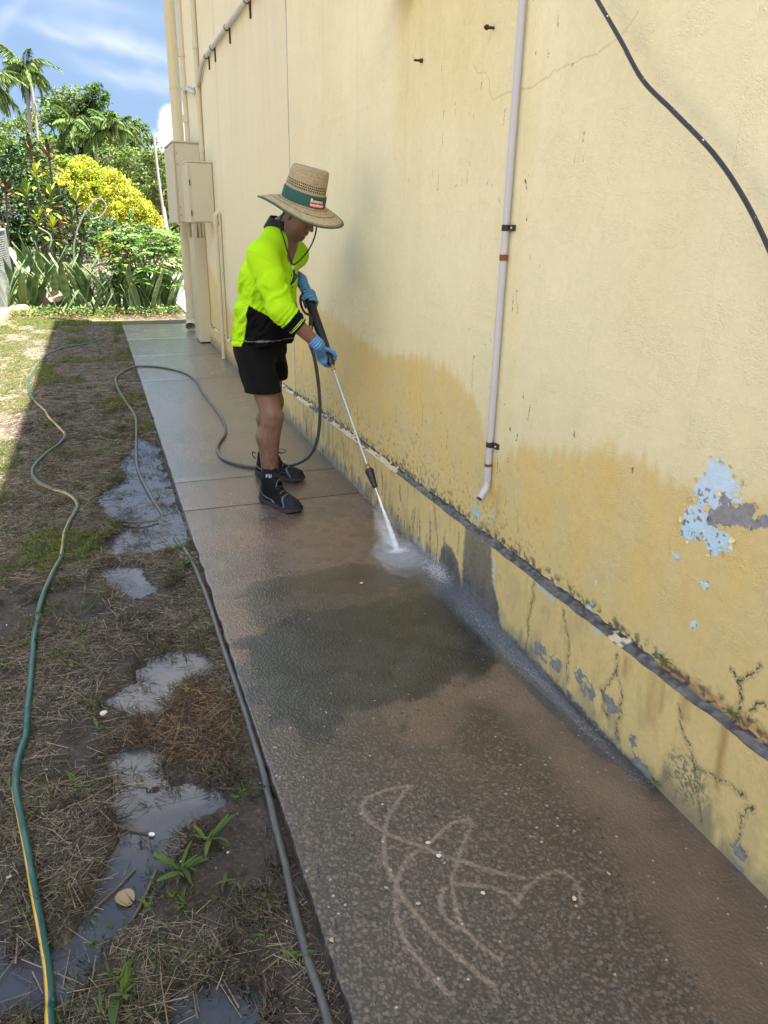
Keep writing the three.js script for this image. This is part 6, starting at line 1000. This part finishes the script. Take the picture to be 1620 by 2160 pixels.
// leafy shrub on the right of the bed
{
  const r = rng(52), LG = []; for (let k = 0; k < 3; k++) { const t = new Tris(), c = [[0.14, 0.28, 0.03], [0.2, 0.36, 0.035], [0.09, 0.2, 0.028]][k]; leaf(t, [0, 0, 0], [0, 0, 1], [0, 1, 0], 1, 0.34, c, 0.22, 3); LG.push(t.geo()); }
  const t = thing('leafy_shrub', 'lush light green shrub with long leaves at the right end of the bed', 'shrub', [0.92, -0.06, -15.75]), S = []; let n = 0; const m2 = leafThin, rest = new Tris();
  for (let k = 0; k < 95; k++) {
    const a = r() * 6.283, d = Math.sqrt(r()) * 0.54, y = 0.25 + 1.62 * r() ** 0.7 * (1 - d * 0.55), o = [Math.cos(a) * d, y, Math.sin(a) * d * 0.8]; if (k < 16) S.push(tube([[o[0] * 0.15, 0, o[2] * 0.15], [o[0] * 0.5, y * 0.6, o[2] * 0.5], o], 0.012, 10, 5));
    const h = r() * 6.283, out = nrm3([Math.cos(a) * 0.8 + Math.cos(h) * 0.7, 0.3 + (r() - 0.5) * 0.5, Math.sin(a) * 0.8 + Math.sin(h) * 0.7]), side = nrm3(crs3(out, [0, 1, 0]));
    for (let j = 0; j < 9; j++) { // pinnate sprays
      const p = add3(o, mul3(out, j * 0.045), [0, -j * j * 0.0022, 0]), e = j % 2 ? 1 : -1, dir = nrm3(add3(mul3(side, e * 0.9), mul3(out, 0.55), [0, -0.12 - 0.15 * r(), 0])), L = 0.15 + 0.14 * r();
      if (n < 300) { const m = new THREE.Mesh(LG[Math.floor(r() * 3)], m2); m.name = 'leaf'; m.position.set(...p); m.lookAt(V(...add3(p, dir))); m.rotateZ((r() - 0.5) * 0.5); m.scale.setScalar(L); m.castShadow = m.receiveShadow = true; t.add(m); m.lookAt(V(...add3(p, dir))); n++; } else leaf(rest, p, dir, [0, 1, 0], L, L * 0.34, [0.13, 0.26, 0.03].map((q) => q * (0.7 + 0.6 * r())), 0.2, 2);
    }
  }
  mesh('stem', S, bark, t); tag(mesh('foliage', rest.geo(), m2, t), null, null, null, 'stuff');
}
// dead twigs, log, stone, ground cover of the bed
{
  const r = rng(66), g = []; for (let i = 0; i < 210; i++) { const a = r() * 6.283, d = Math.sqrt(r()) * 0.42, p = [Math.cos(a) * d, 0.1 + r() * 0.85 * (1 - d), Math.sin(a) * d * 0.7], e = add3(p, mul3(unit(r), 0.18 + r() * 0.2)), f = add3(e, mul3(unit(r), 0.14)); g.push(tube([p, e, f], 0.0045 + r() * 0.004, 5, 4)); }
  const t = tag(mesh('dead_twigs', g, std({ color: lin(0.30, 0.26, 0.235), roughness: 0.95 })), 'tangled heap of dry grey twigs among the snake plants', 'twigs', null, 'stuff'); t.position.set(0.0, 0.05, -16.9);
  const log = thing('cut_log', 'short cut log with a pale sawn face at the front of the bed', 'log', [-0.8, 0.2, -15.75]); log.rotation.set(-0.5, 0.35, 0.12);
  const lg = new THREE.CylinderGeometry(0.155, 0.165, 0.4, 20, 4); { const p = lg.attributes.position; for (let i = 0; i < p.count; i++) { const a = Math.atan2(p.getZ(i), p.getX(i)), k = 1 + 0.1 * Math.sin(a * 3 + 1) + 0.06 * Math.sin(a * 7); p.setX(i, p.getX(i) * k); p.setZ(i, p.getZ(i) * k * 0.9); } lg.computeVertexNormals(); } mesh('bark', lg.rotateX(Math.PI / 2), bark, log);
  const fg = new THREE.CircleGeometry(0.15, 24); { const p = fg.attributes.position; for (let i = 1; i < p.count; i++) { const a = Math.atan2(-p.getY(i), p.getX(i)), k = 1 + 0.1 * Math.sin(a * 3 + 1) + 0.06 * Math.sin(a * 7); p.setX(i, p.getX(i) * k); p.setY(i, p.getY(i) * k * 0.9); } }
  mesh('sawn_face', fg.translate(0, 0, 0.203), std({ map: dataTex(128, 128, (u, v) => { const d = Math.hypot(u - 0.5, v - 0.5), n = fbm(u * 10, v * 10, 0, 3), s = 0.5 + 0.5 * Math.sin(d * 90 + n * 6); return [0.30 * (0.7 + 0.3 * s) * (0.6 + n * 0.7), 0.22 * (0.7 + 0.3 * s) * (0.6 + n * 0.7), 0.17 * (0.7 + 0.3 * s) * (0.6 + n * 0.7)]; }), roughness: 0.9 }), log);
  const st = new THREE.DodecahedronGeometry(0.2, 2); { const p = st.attributes.position; for (let i = 0; i < p.count; i++) { const n = 0.85 + 0.3 * vn(p.getX(i) * 9 + 5, p.getY(i) * 9, p.getZ(i) * 9 + 0.1); p.setXYZ(i, p.getX(i) * n * 1.1, p.getY(i) * n * 0.75, p.getZ(i) * n); } st.computeVertexNormals(); } const s = tag(mesh('sandstone_block', st, std({ color: lin(0.42, 0.34, 0.17), roughness: 0.95 })), 'yellowish sandstone block beside the end of the fence', 'stone'); s.position.set(-1.33, 0.0, -15.55);
  const gc = new Tris(); for (let i = 0; i < 1500; i++) { const x = -1.6 + r() * 3.1, z = -14.75 - r() * 1.4, o = [x, -0.04 + r() * 0.1, z]; leaf(gc, o, nrm3([r() - 0.5, 0.35 + r() * 0.5, r() - 0.2]), [0, 1, 0], 0.06 + r() * 0.08, 0.03 + r() * 0.02, [0.2, 0.31, 0.08].map((q) => q * (0.6 + 0.9 * r())), 0.3); } tag(mesh('ground_cover', gc.geo(), leafThin), 'small leafy weeds along the front edge of the garden bed', 'weeds', null, 'stuff');
  const lt = new Tris(); for (let i = 0; i < 700; i++) { const x = -1.5 + r() * 2.9, z = -14.3 - r() * 1.2; leaf(lt, [x, -0.03 + r() * 0.02, z], nrm3([r() - 0.5, 0.05, r() - 0.5]), [0, 1, 0], 0.07 + r() * 0.08, 0.03, [0.32, 0.22, 0.12].map((q) => q * (0.5 + r())), 0.1); } tag(mesh('leaf_litter', lt.geo(), leafMat), 'dry brown fallen leaves strewn along the bed', 'leaves', null, 'stuff');
}
// chain-link fence on the left
{
  const f = thing('chain_link_fence', 'galvanised chain link fence with a top rail at the left edge', 'fence', [-1.5, 0, -16.6]); f.rotation.y = 0.0;
  const galv = std({ color: lin(0.22, 0.235, 0.24), metalness: 0.4, roughness: 0.45 });
  mesh('post', rod([0, -0.1, 0], [0, 1.42, 0], 0.035, 0.035, 14), galv, f); mesh('top_rail', rod([0, 1.4, 0.05], [-0.25, 1.4, 16], 0.024, 0.024, 12), std({ color: lin(0.5, 0.48, 0.44), roughness: 0.7 }), f); for (const z of [3.2, 6.4, 9.6, 12.8]) mesh('post', rod([-z / 64, -0.1, z], [-z / 64, 1.4, z], 0.03, 0.03, 12), galv, f);
  const w = []; const H = 1.36, s = 0.075; const n = Math.round(12 / s); for (let i = -23; i < n; i++) for (const e of [0, 1]) { const z0 = i * s, y0 = 0.04, L = H; let a = [0, e ? y0 : y0 + L, z0], b = [0, e ? y0 + L : y0, z0 + L]; if (a[2] < 0) { const k = -a[2] / L; a = mix3(a, b, k); } if (b[2] > 12) continue; a[0] = -a[2] / 64 + (e ? 0.003 : -0.003); b[0] = -b[2] / 64 + (e ? 0.003 : -0.003); w.push(rod(a, b, 0.002, 0.002, 4)); }
  tag(mesh('wire_mesh', w, galv, f), null, null, null, 'stuff');
  mesh('kerb', rbx(-0.12, 0.06, -0.1, 0.1, 0, 0.3, 0.02).scale(1, 1, 40).rotateY(-0.0156).translate(0, 0, 0.0), std({ color: lin(0.36, 0.31, 0.24), roughness: 0.9 }), f);
}

// ------------------------------------------------------------------ litter, grass and weeds on the soil
{
  const r = rng(1234), m4 = new THREE.Matrix4(), q = new THREE.Quaternion(), q2 = new THREE.Quaternion();
  const onSoil = (x, z) => x < 0.335 && !(z > -7 && x > -0.9 && pudMask(x, z) > 0.5 && r() < 0.965);
  // straw
  const sg = new THREE.CylinderGeometry(0.5, 0.35, 1, 3, 1, true).rotateZ(Math.PI / 2), N = 120000, straw = new THREE.InstancedMesh(sg, std({ roughness: 0.8, side: THREE.DoubleSide }), N); let n = 0;
  for (let k = 0; k < 600000 && n < N; k++) {
    const near = r() < 0.62, z = near ? -0.85 - r() ** 1.3 * 5.2 : -3.5 - r() ** 1.1 * 10.6, x = near ? -0.95 + r() * 1.29 : -1.9 + r() * 2.24; if (!onSoil(x, z)) continue;
    const c = fbm(x * 4.5 + 7, z * 3 + 1, 0, 4), c2 = fbm(x * 1.6, z * 1.1 + 40, 0, 3), band = z > -3.5 && z < -2.85 ? 0.10 : 0, mound = Math.exp(-(((x - 0.14) / 0.16) ** 2) - ((z + 2.25) / 0.22) ** 2) * 0.35, bare = z > -4.8 && x < -0.12 ? -0.10 : 0; if (c * 0.7 + c2 * 0.5 + band + mound + bare + (z < -3.6 ? 0.10 : 0) < 0.425 + r() * 0.27) continue;
    const L = (near ? 0.018 + r() ** 3 * 0.11 : 0.03 + r() ** 2 * 0.1), w = (0.0011 + r() * r() * 0.0022) * (near ? 1 : 1.7), y = Math.max(groundY(x, z), WATER) + 0.001 + r() * 0.008 + mound * 0.06 * r();
    q.setFromEuler(new THREE.Euler(0, r() * 6.283, (r() - 0.5) * (mound > 0.08 ? 1.1 : 0.4), 'YXZ')); m4.compose(V(x, y, z), q, V(L, w, w)); straw.setMatrixAt(n, m4);
    const b = r(), dry = x < -0.62 ? 1.5 : 1, tone = (0.04 + b * b * 0.36) * dry; straw.setColorAt(n, mound > 0.08 ? lin(tone * 1.0, tone * 0.66, tone * 0.40) : lin(tone * 1.05, tone * 0.88, tone * 0.65)); n++;
  }
  straw.count = n; straw.name = 'straw_litter'; straw.receiveShadow = true; scene.add(straw); tag(straw, 'brown dead grass and straw scattered over the wet soil', 'straw', null, 'stuff');
  // grass
  const blades = (k, seed, h, w, c) => { const t = new Tris(), q = rng(seed); for (let i = 0; i < k; i++) { const a = q() * 6.283, d = q() * 0.35; leaf(t, [Math.cos(a) * d, 0, Math.sin(a) * d], nrm3([Math.cos(a) * 0.7 + (q() - 0.5) * 0.4, 0.75 + q() * 0.5, Math.sin(a) * 0.7 + (q() - 0.5) * 0.4]), [Math.sin(a), 0.3, -Math.cos(a)], h * (0.5 + q()), w, c.map((v) => v * (0.7 + 0.6 * q())), 0.35, 1); } return t.geo(); };
  const N2 = 22000, grass = new THREE.InstancedMesh(blades(7, 4, 1, 0.14, [1, 1, 1]), leafThin, N2); n = 0;
  for (let k = 0; k < 300000 && n < N2; k++) {
    const z = r() < 0.3 ? -1 - r() * 4 : -3.5 - r() ** 0.9 * 11.2, x = -2.0 + r() * 2.32; if (!onSoil(x, z) || (z > -7 && x > -0.9 && pudMask(x, z) > 0.4)) continue;
    const sunny = x < -0.66, c = fbm(x * 2.6 + 3, z * 1.7 + 8, 0, 4), sc = sunny || z < -13.6 ? 0 : z > -5 ? 0.22 : 0.20; if (c < 0.42 + sc * (x > 0.15 ? 0.45 : 1) + r() * 0.12) continue;
    const s = (0.018 + r() * 0.022) * (z < -13.4 ? 1.3 : 1); q.setFromEuler(new THREE.Euler(0, r() * 6.28, 0)); m4.compose(V(x, groundY(x, z), z), q, V(s, s, s)); grass.setMatrixAt(n, m4);
    if (sunny && z > -13 && r() < 0.45) continue; const y = r(), dry = r() < (sunny || z < -13.4 ? 0.55 : 0.6); grass.setColorAt(n, dry ? lin(0.17 + y * 0.1, 0.14 + y * 0.08, 0.05) : lin(0.085 + y * 0.06, 0.125 + y * 0.06, 0.03)); n++;
  }
  grass.count = n; grass.name = 'short_grass'; scene.add(grass); tag(grass, 'thin short grass growing in patches on the trodden soil', 'grass', null, 'stuff');
  // grit and tiny chips of paint
  const N3 = 2600, grit = new THREE.InstancedMesh(new THREE.IcosahedronGeometry(1, 0), std({ roughness: 0.7 }), N3); n = 0;
  for (let k = 0; k < 60000 && n < N3; k++) { const z = -0.9 - r() ** 1.4 * 5, x = -0.9 + r() * 1.23; if (!onSoil(x, z)) continue; const s = 0.001 + r() ** 4 * 0.006; q.setFromEuler(new THREE.Euler(r() * 6, r() * 6, r() * 6)); m4.compose(V(x, groundY(x, z) + s * 0.4, z), q, V(s, s * 0.6, s * 0.8)); grit.setMatrixAt(n, m4); const b = r() < 0.06 ? 0.55 : 0.05 + r() * 0.1; grit.setColorAt(n, lin(b, b * 0.93, b * 0.85)); n++; }
  grit.count = n; grit.name = 'grit'; scene.add(grit); tag(grit, 'small stones and grit lying on the dark soil', 'grit', null, 'stuff');
  // matted tufts of dead grass, thickest round the water
  const N4 = 5200, mat4 = new THREE.InstancedMesh(blades(16, 14, 1, 0.045, [1, 1, 1]), std({ roughness: 0.85, side: THREE.DoubleSide }), N4); n = 0;
  for (let k = 0; k < 90000 && n < N4; k++) {
    const z = -0.95 - r() ** 1.15 * 7.5, x = -0.85 + r() * 1.18, w = z > -7 ? pudMask(x, z) : 0, clump = fbm(x * 9 + 2, z * 7, 0, 3), edge = w > 0.03 && w < 0.8 ? 0.14 : 0, md = Math.exp(-(((x - 0.14) / 0.17) ** 2) - ((z + 2.25) / 0.24) ** 2) * 0.3; if (clump + edge + md < 0.58 + r() * 0.12 || (w > 0.8 && r() < (z < -3.8 ? 0.35 : 0.75))) continue;
    const s = 0.022 + r() * 0.035; q.setFromEuler(new THREE.Euler((r() - 0.5) * 0.8, r() * 6.28, (r() - 0.5) * 0.8)); m4.compose(V(x, Math.max(groundY(x, z), WATER - 0.004), z), q, V(s, s * (0.25 + 0.3 * r()), s)); mat4.setMatrixAt(n, m4);
    const b = r(), t = 0.03 + b * b * 0.17; mat4.setColorAt(n, r() < 0.2 ? lin(t * 0.75, t * 0.95, t * 0.3) : lin(t, t * 0.72, t * 0.46)); n++;
  }
  mat4.count = n; mat4.name = 'dead_grass'; scene.add(mat4); tag(mat4, 'matted brown tufts of dead grass round and in the puddles', 'dead grass', null, 'stuff');
  // longer stalks
  const N5 = 520, stalk = new THREE.InstancedMesh(new THREE.CylinderGeometry(0.5, 0.3, 1, 5, 1).rotateZ(Math.PI / 2), std({ roughness: 0.75 }), N5); n = 0;
  for (let k = 0; k < 9000 && n < N5; k++) { const z = -0.95 - r() ** 1.3 * 5, x = -0.85 + r() * 1.12; if (fbm(x * 4 + 7, z * 3 + 1, 0, 3) < 0.42 + r() * 0.15) continue; const L = 0.06 + r() ** 2 * 0.17, w = 0.0022 + r() * 0.0025; q.setFromEuler(new THREE.Euler(0, r() * 6.283, (r() - 0.5) * 0.16, 'YXZ')); m4.compose(V(x, Math.max(groundY(x, z), WATER) + 0.006, z), q, V(L, w * 0.6, w)); stalk.setMatrixAt(n, m4); const t = 0.09 + r() * 0.2; stalk.setColorAt(n, lin(t, t * 0.8, t * 0.55)); n++; }
  stalk.count = n; stalk.name = 'grass_stalks'; scene.add(stalk); tag(stalk, 'pale flattened grass stalks lying across the mud', 'stalks', null, 'stuff');
  const N6 = 420, spr = new THREE.InstancedMesh(blades(5, 24, 1, 0.2, [1, 1, 1]), leafThin, N6); n = 0;
  for (let k = 0; k < 9000 && n < N6; k++) { const z = -0.95 - r() ** 1.2 * 5.4, x = -0.85 + r() * 1.17; if (fbm(x * 5 + 21, z * 4 + 3, 0, 3) + (x > 0.2 ? 0.1 : 0) < 0.55 + r() * 0.1) continue; const s = 0.016 + r() * 0.03; q.setFromEuler(new THREE.Euler(0, r() * 6.28, 0)); m4.compose(V(x, groundY(x, z), z), q, V(s, s, s)); spr.setMatrixAt(n, m4); const y = r(); spr.setColorAt(n, lin(0.07 + y * 0.06, 0.13 + y * 0.07, 0.028)); n++; }
  spr.count = n; spr.name = 'green_sprouts'; scene.add(spr); tag(spr, 'tiny green sprouts scattered through the mud and dead grass', 'sprouts', null, 'stuff');
  // single weeds
  const wl = []; for (let k = 0; k < 3; k++) { const t = new Tris(), w = 0.13 + k * 0.03; leaf(t, [0, 0, 0], [0, 0.72, 0.69], [0, 0.69, -0.72], 1, w, [[0.11, 0.19, 0.035], [0.14, 0.215, 0.04], [0.085, 0.155, 0.04]][k], 0.42, 7); wl.push(t.geo()); }
  const weed = (x, z, h, n, label, y = groundY(x, z), ws = 1) => { const t = thing('weed', label, 'weed', [x, y, z], 0, 'green weeds on the soil'); n = Math.round(n * 1.4); for (let i = 0; i < n; i++) { const m = new THREE.Mesh(wl[i % 3], leafThin), s = h * (0.3 + 0.8 * r()); m.name = 'leaf'; m.castShadow = m.receiveShadow = true; m.position.set((r() - 0.5) * 0.03, 0, (r() - 0.5) * 0.02); m.quaternion.setFromEuler(new THREE.Euler(-0.5 + r() * 0.9, i * 2.4 + r() * 2, (r() - 0.5) * 0.8, 'YXZ')); m.scale.set(s * ws, s, s); t.add(m); } return t; };
  weed(0.137, -1.71, 0.13, 7, 'tallest bright green broad bladed weed right of the long puddle');
  weed(0.05, -1.63, 0.12, 8, 'bushy green weed leaning into the long puddle near its middle');
  weed(-0.148, -2.336, 0.06, 4, 'small green weed below the milky puddle, beside the white stone');
  weed(-0.175, -2.05, 0.055, 4, 'low green shoot on the straw at the top left of the long puddle');
  weed(-0.235, -2.08, 0.06, 4, 'pair of green shoots right of the striped hose on the straw');
  weed(-0.053, -1.53, 0.05, 4, 'yellowing green weed under the pale floating leaf');
  weed(-0.076, -1.41, 0.065, 5, 'green weed at the lower edge of the long puddle');
  weed(-0.114, -1.31, 0.085, 7, 'leafy green weed at the bottom of the picture right of the striped hose', undefined, 1.4);
  weed(-0.167, -1.285, 0.06, 5, 'pale green weed at the bottom edge close to the striped hose');
  weed(-0.425, -2.09, 0.07, 6, 'green weed at the left picture edge touching the striped hose');
  weed(0.155, -1.55, 0.06, 4, 'small green weed between the tallest weed and the grey hose');
  weed(0.261, -3.587, 0.09, 7, 'green weed beside the slab edge where the grey hose leaves the water');
  weed(0.17, -2.432, 0.05, 4, 'small round leaved weed on the mound of dead grass', undefined, 1.6);
  weed(0.073, -2.812, 0.045, 5, 'tiny clover like weed at the back edge of the milky puddle', undefined, 1.8);
  weed(0.20, -5.2, 0.09, 7, 'dark green weed growing through the largest puddle'); weed(0.25, -4.75, 0.09, 6, 'dark green weed in the largest puddle near the slab');
  weed(-0.8, -6.05, 0.1, 10, 'yellow green tuft in the sun left of the striped hose'); weed(-0.5, -6.75, 0.1, 9, 'green tuft in shade beside a bend of the striped hose');
  weed(0.28, -1.28, 0.05, 5, 'low weed against the slab corner at the bottom of the picture');
  const wallWeed = (y, z, h, label, x = PX + 0.006) => { const t = thing('wall_weed', label, 'weed', [x, y, z], 0, 'seedlings rooted in the wall'); mesh('stem', tube([[0, -0.01, 0], [-0.008, h * 0.5, 0.004], [-0.004, h, 0.002]], 0.0016, 10, 5), std({ color: lin(0.09, 0.12, 0.04) }), t); for (let i = 0; i < 5; i++) { const m = new THREE.Mesh(wl[i % 3], leafThin); m.name = 'leaf'; m.position.set(-0.004, h * (0.75 + 0.06 * i), 0.002); m.quaternion.setFromEuler(new THREE.Euler(0.35 + r() * 0.3, i * 1.26 + 0.4, 0, 'YXZ')); m.scale.set(h * 1.3, h * 0.75, h * 0.75); t.add(m); } };
  wallWeed(0.378, -1.5, 0.045, 'four leafed seedling growing from the dark ledge, largest of the three there'); wallWeed(0.37, -1.76, 0.02, 'tiny seedling on the ledge above the flaking cream paint'); wallWeed(0.384, -1.225, 0.035, 'seedling on the rusty end of the ledge at right'); wallWeed(0.0, -1.43, 0.035, 'small weed where the plinth meets the wet slab', PX - 0.012);
  // stones, paint flakes, leaves and sticks
  const flakeG = (s, seed) => { const q = rng(seed), sh = new THREE.Shape(); for (let i = 0; i < 8; i++) { const a = i * 0.785, d = s * (0.7 + 0.5 * q()); i ? sh.lineTo(Math.cos(a) * d, Math.sin(a) * d * 0.75) : sh.moveTo(d, 0); } return new THREE.ExtrudeGeometry(sh, { depth: 0.0015, bevelEnabled: true, bevelSize: 0.0006, bevelThickness: 0.0006, bevelSegments: 1 }).rotateX(-Math.PI / 2); };
  const flake = (x, z, s, label, c, y) => { const m = tag(mesh('paint_flake', flakeG(s, Math.round(x * 1000) + 5000), std({ color: lin(...c), roughness: 0.7 })), label, 'paint flake', 'paint flakes on the ground'); m.position.set(x, (y ?? Math.max(groundY(x, z), WATER)) + 0.003, z); m.rotation.y = x * 40; };
  flake(-0.314, -2.173, 0.0060, 'pale green paint flake right of the striped hose on the soil', [0.55, 0.68, 0.6]); flake(-0.018, -1.804, 0.0090, 'pale blue green paint flake floating at the top of the long puddle', [0.55, 0.7, 0.62]); flake(-0.384, -1.751, 0.0067, 'pinkish white flake on bare soil left of the striped hose', [0.5, 0.42, 0.38]);
  flake(1.039, -3.049, 0.0097, 'white flake on the dark wet patch below the spray', [0.6, 0.58, 0.56], 0); flake(0.708, -1.408, 0.0067, 'white flake inside the swirl drawn on the slab', [0.65, 0.65, 0.66], 0); flake(0.699, -1.46, 0.0060, 'round cream flake just above the white one in the swirl', [0.6, 0.55, 0.48], 0); flake(0.978, -1.167, 0.0067, 'peach coloured flake on the slab right of the swirl', [0.6, 0.46, 0.36], 0); flake(0.765, -1.26, 0.0060, 'small angular white flake right of the middle of the swirl', [0.6, 0.56, 0.5], 0); flake(0.361, -1.258, 0.0060, 'tan flake at the slab edge near the bottom', [0.45, 0.33, 0.2], 0);
  const stG = new THREE.IcosahedronGeometry(0.014, 2).scale(1, 0.6, 0.85); const st = tag(mesh('white_stone', stG, std({ color: lin(0.62, 0.6, 0.57), roughness: 0.6 })), 'smooth white stone below the milky puddle', 'stone'); st.position.set(-0.136, groundY(-0.136, -2.424) + 0.006, -2.424);
  { const t = new Tris(); leaf(t, [0, 0, 0], [0.5, 0.02, 0.86], [0, 1, 0], 0.066, 0.05, [0.26, 0.2, 0.12], 0.16, 5); const m = tag(mesh('fallen_leaf', t.geo(), leafMat), 'pale dry leaf floating in the long puddle', 'leaf'); m.position.set(-0.115, WATER + 0.004, -1.625); }
  const stick = (pts, rad, label) => tag(mesh('stick', tube(pts.map(([x, z, y = 0]) => [x, Math.max(groundY(x, z), WATER) + rad + y, z]), rad, 16, 6), std({ color: lin(0.13, 0.09, 0.06), roughness: 0.85 })), label, 'stick');
  stick([[-0.016, -1.66, 0.006], [-0.07, -1.55], [-0.127, -1.453]], 0.0042, 'long dark pod like stick lying across the long puddle'); stick([[-0.165, -1.93], [-0.1, -1.86], [-0.03, -1.815]], 0.0036, 'pale broken stick at the upper end of the long puddle'); stick([[-0.07, -1.69], [-0.13, -1.63], [-0.185, -1.585]], 0.003, 'thin straight stick left of the pale floating leaf'); stick([[-0.40, -2.07], [-0.3, -2.09], [-0.2, -2.1]], 0.0045, 'greenish cane lying from the striped hose across the straw'); stick([[0.28, -2.35, 0.01], [0.2, -2.42, 0.02], [0.05, -2.36, 0.005]], 0.003, 'brown stalk resting on the mound of dead grass'); stick([[-0.02, -4.35, 0.01], [0.1, -4.28, 0.012], [0.2, -4.3, 0.004]], 0.006, 'curved dark twig lying in the largest puddle');
}
renderer.render(scene, camera);
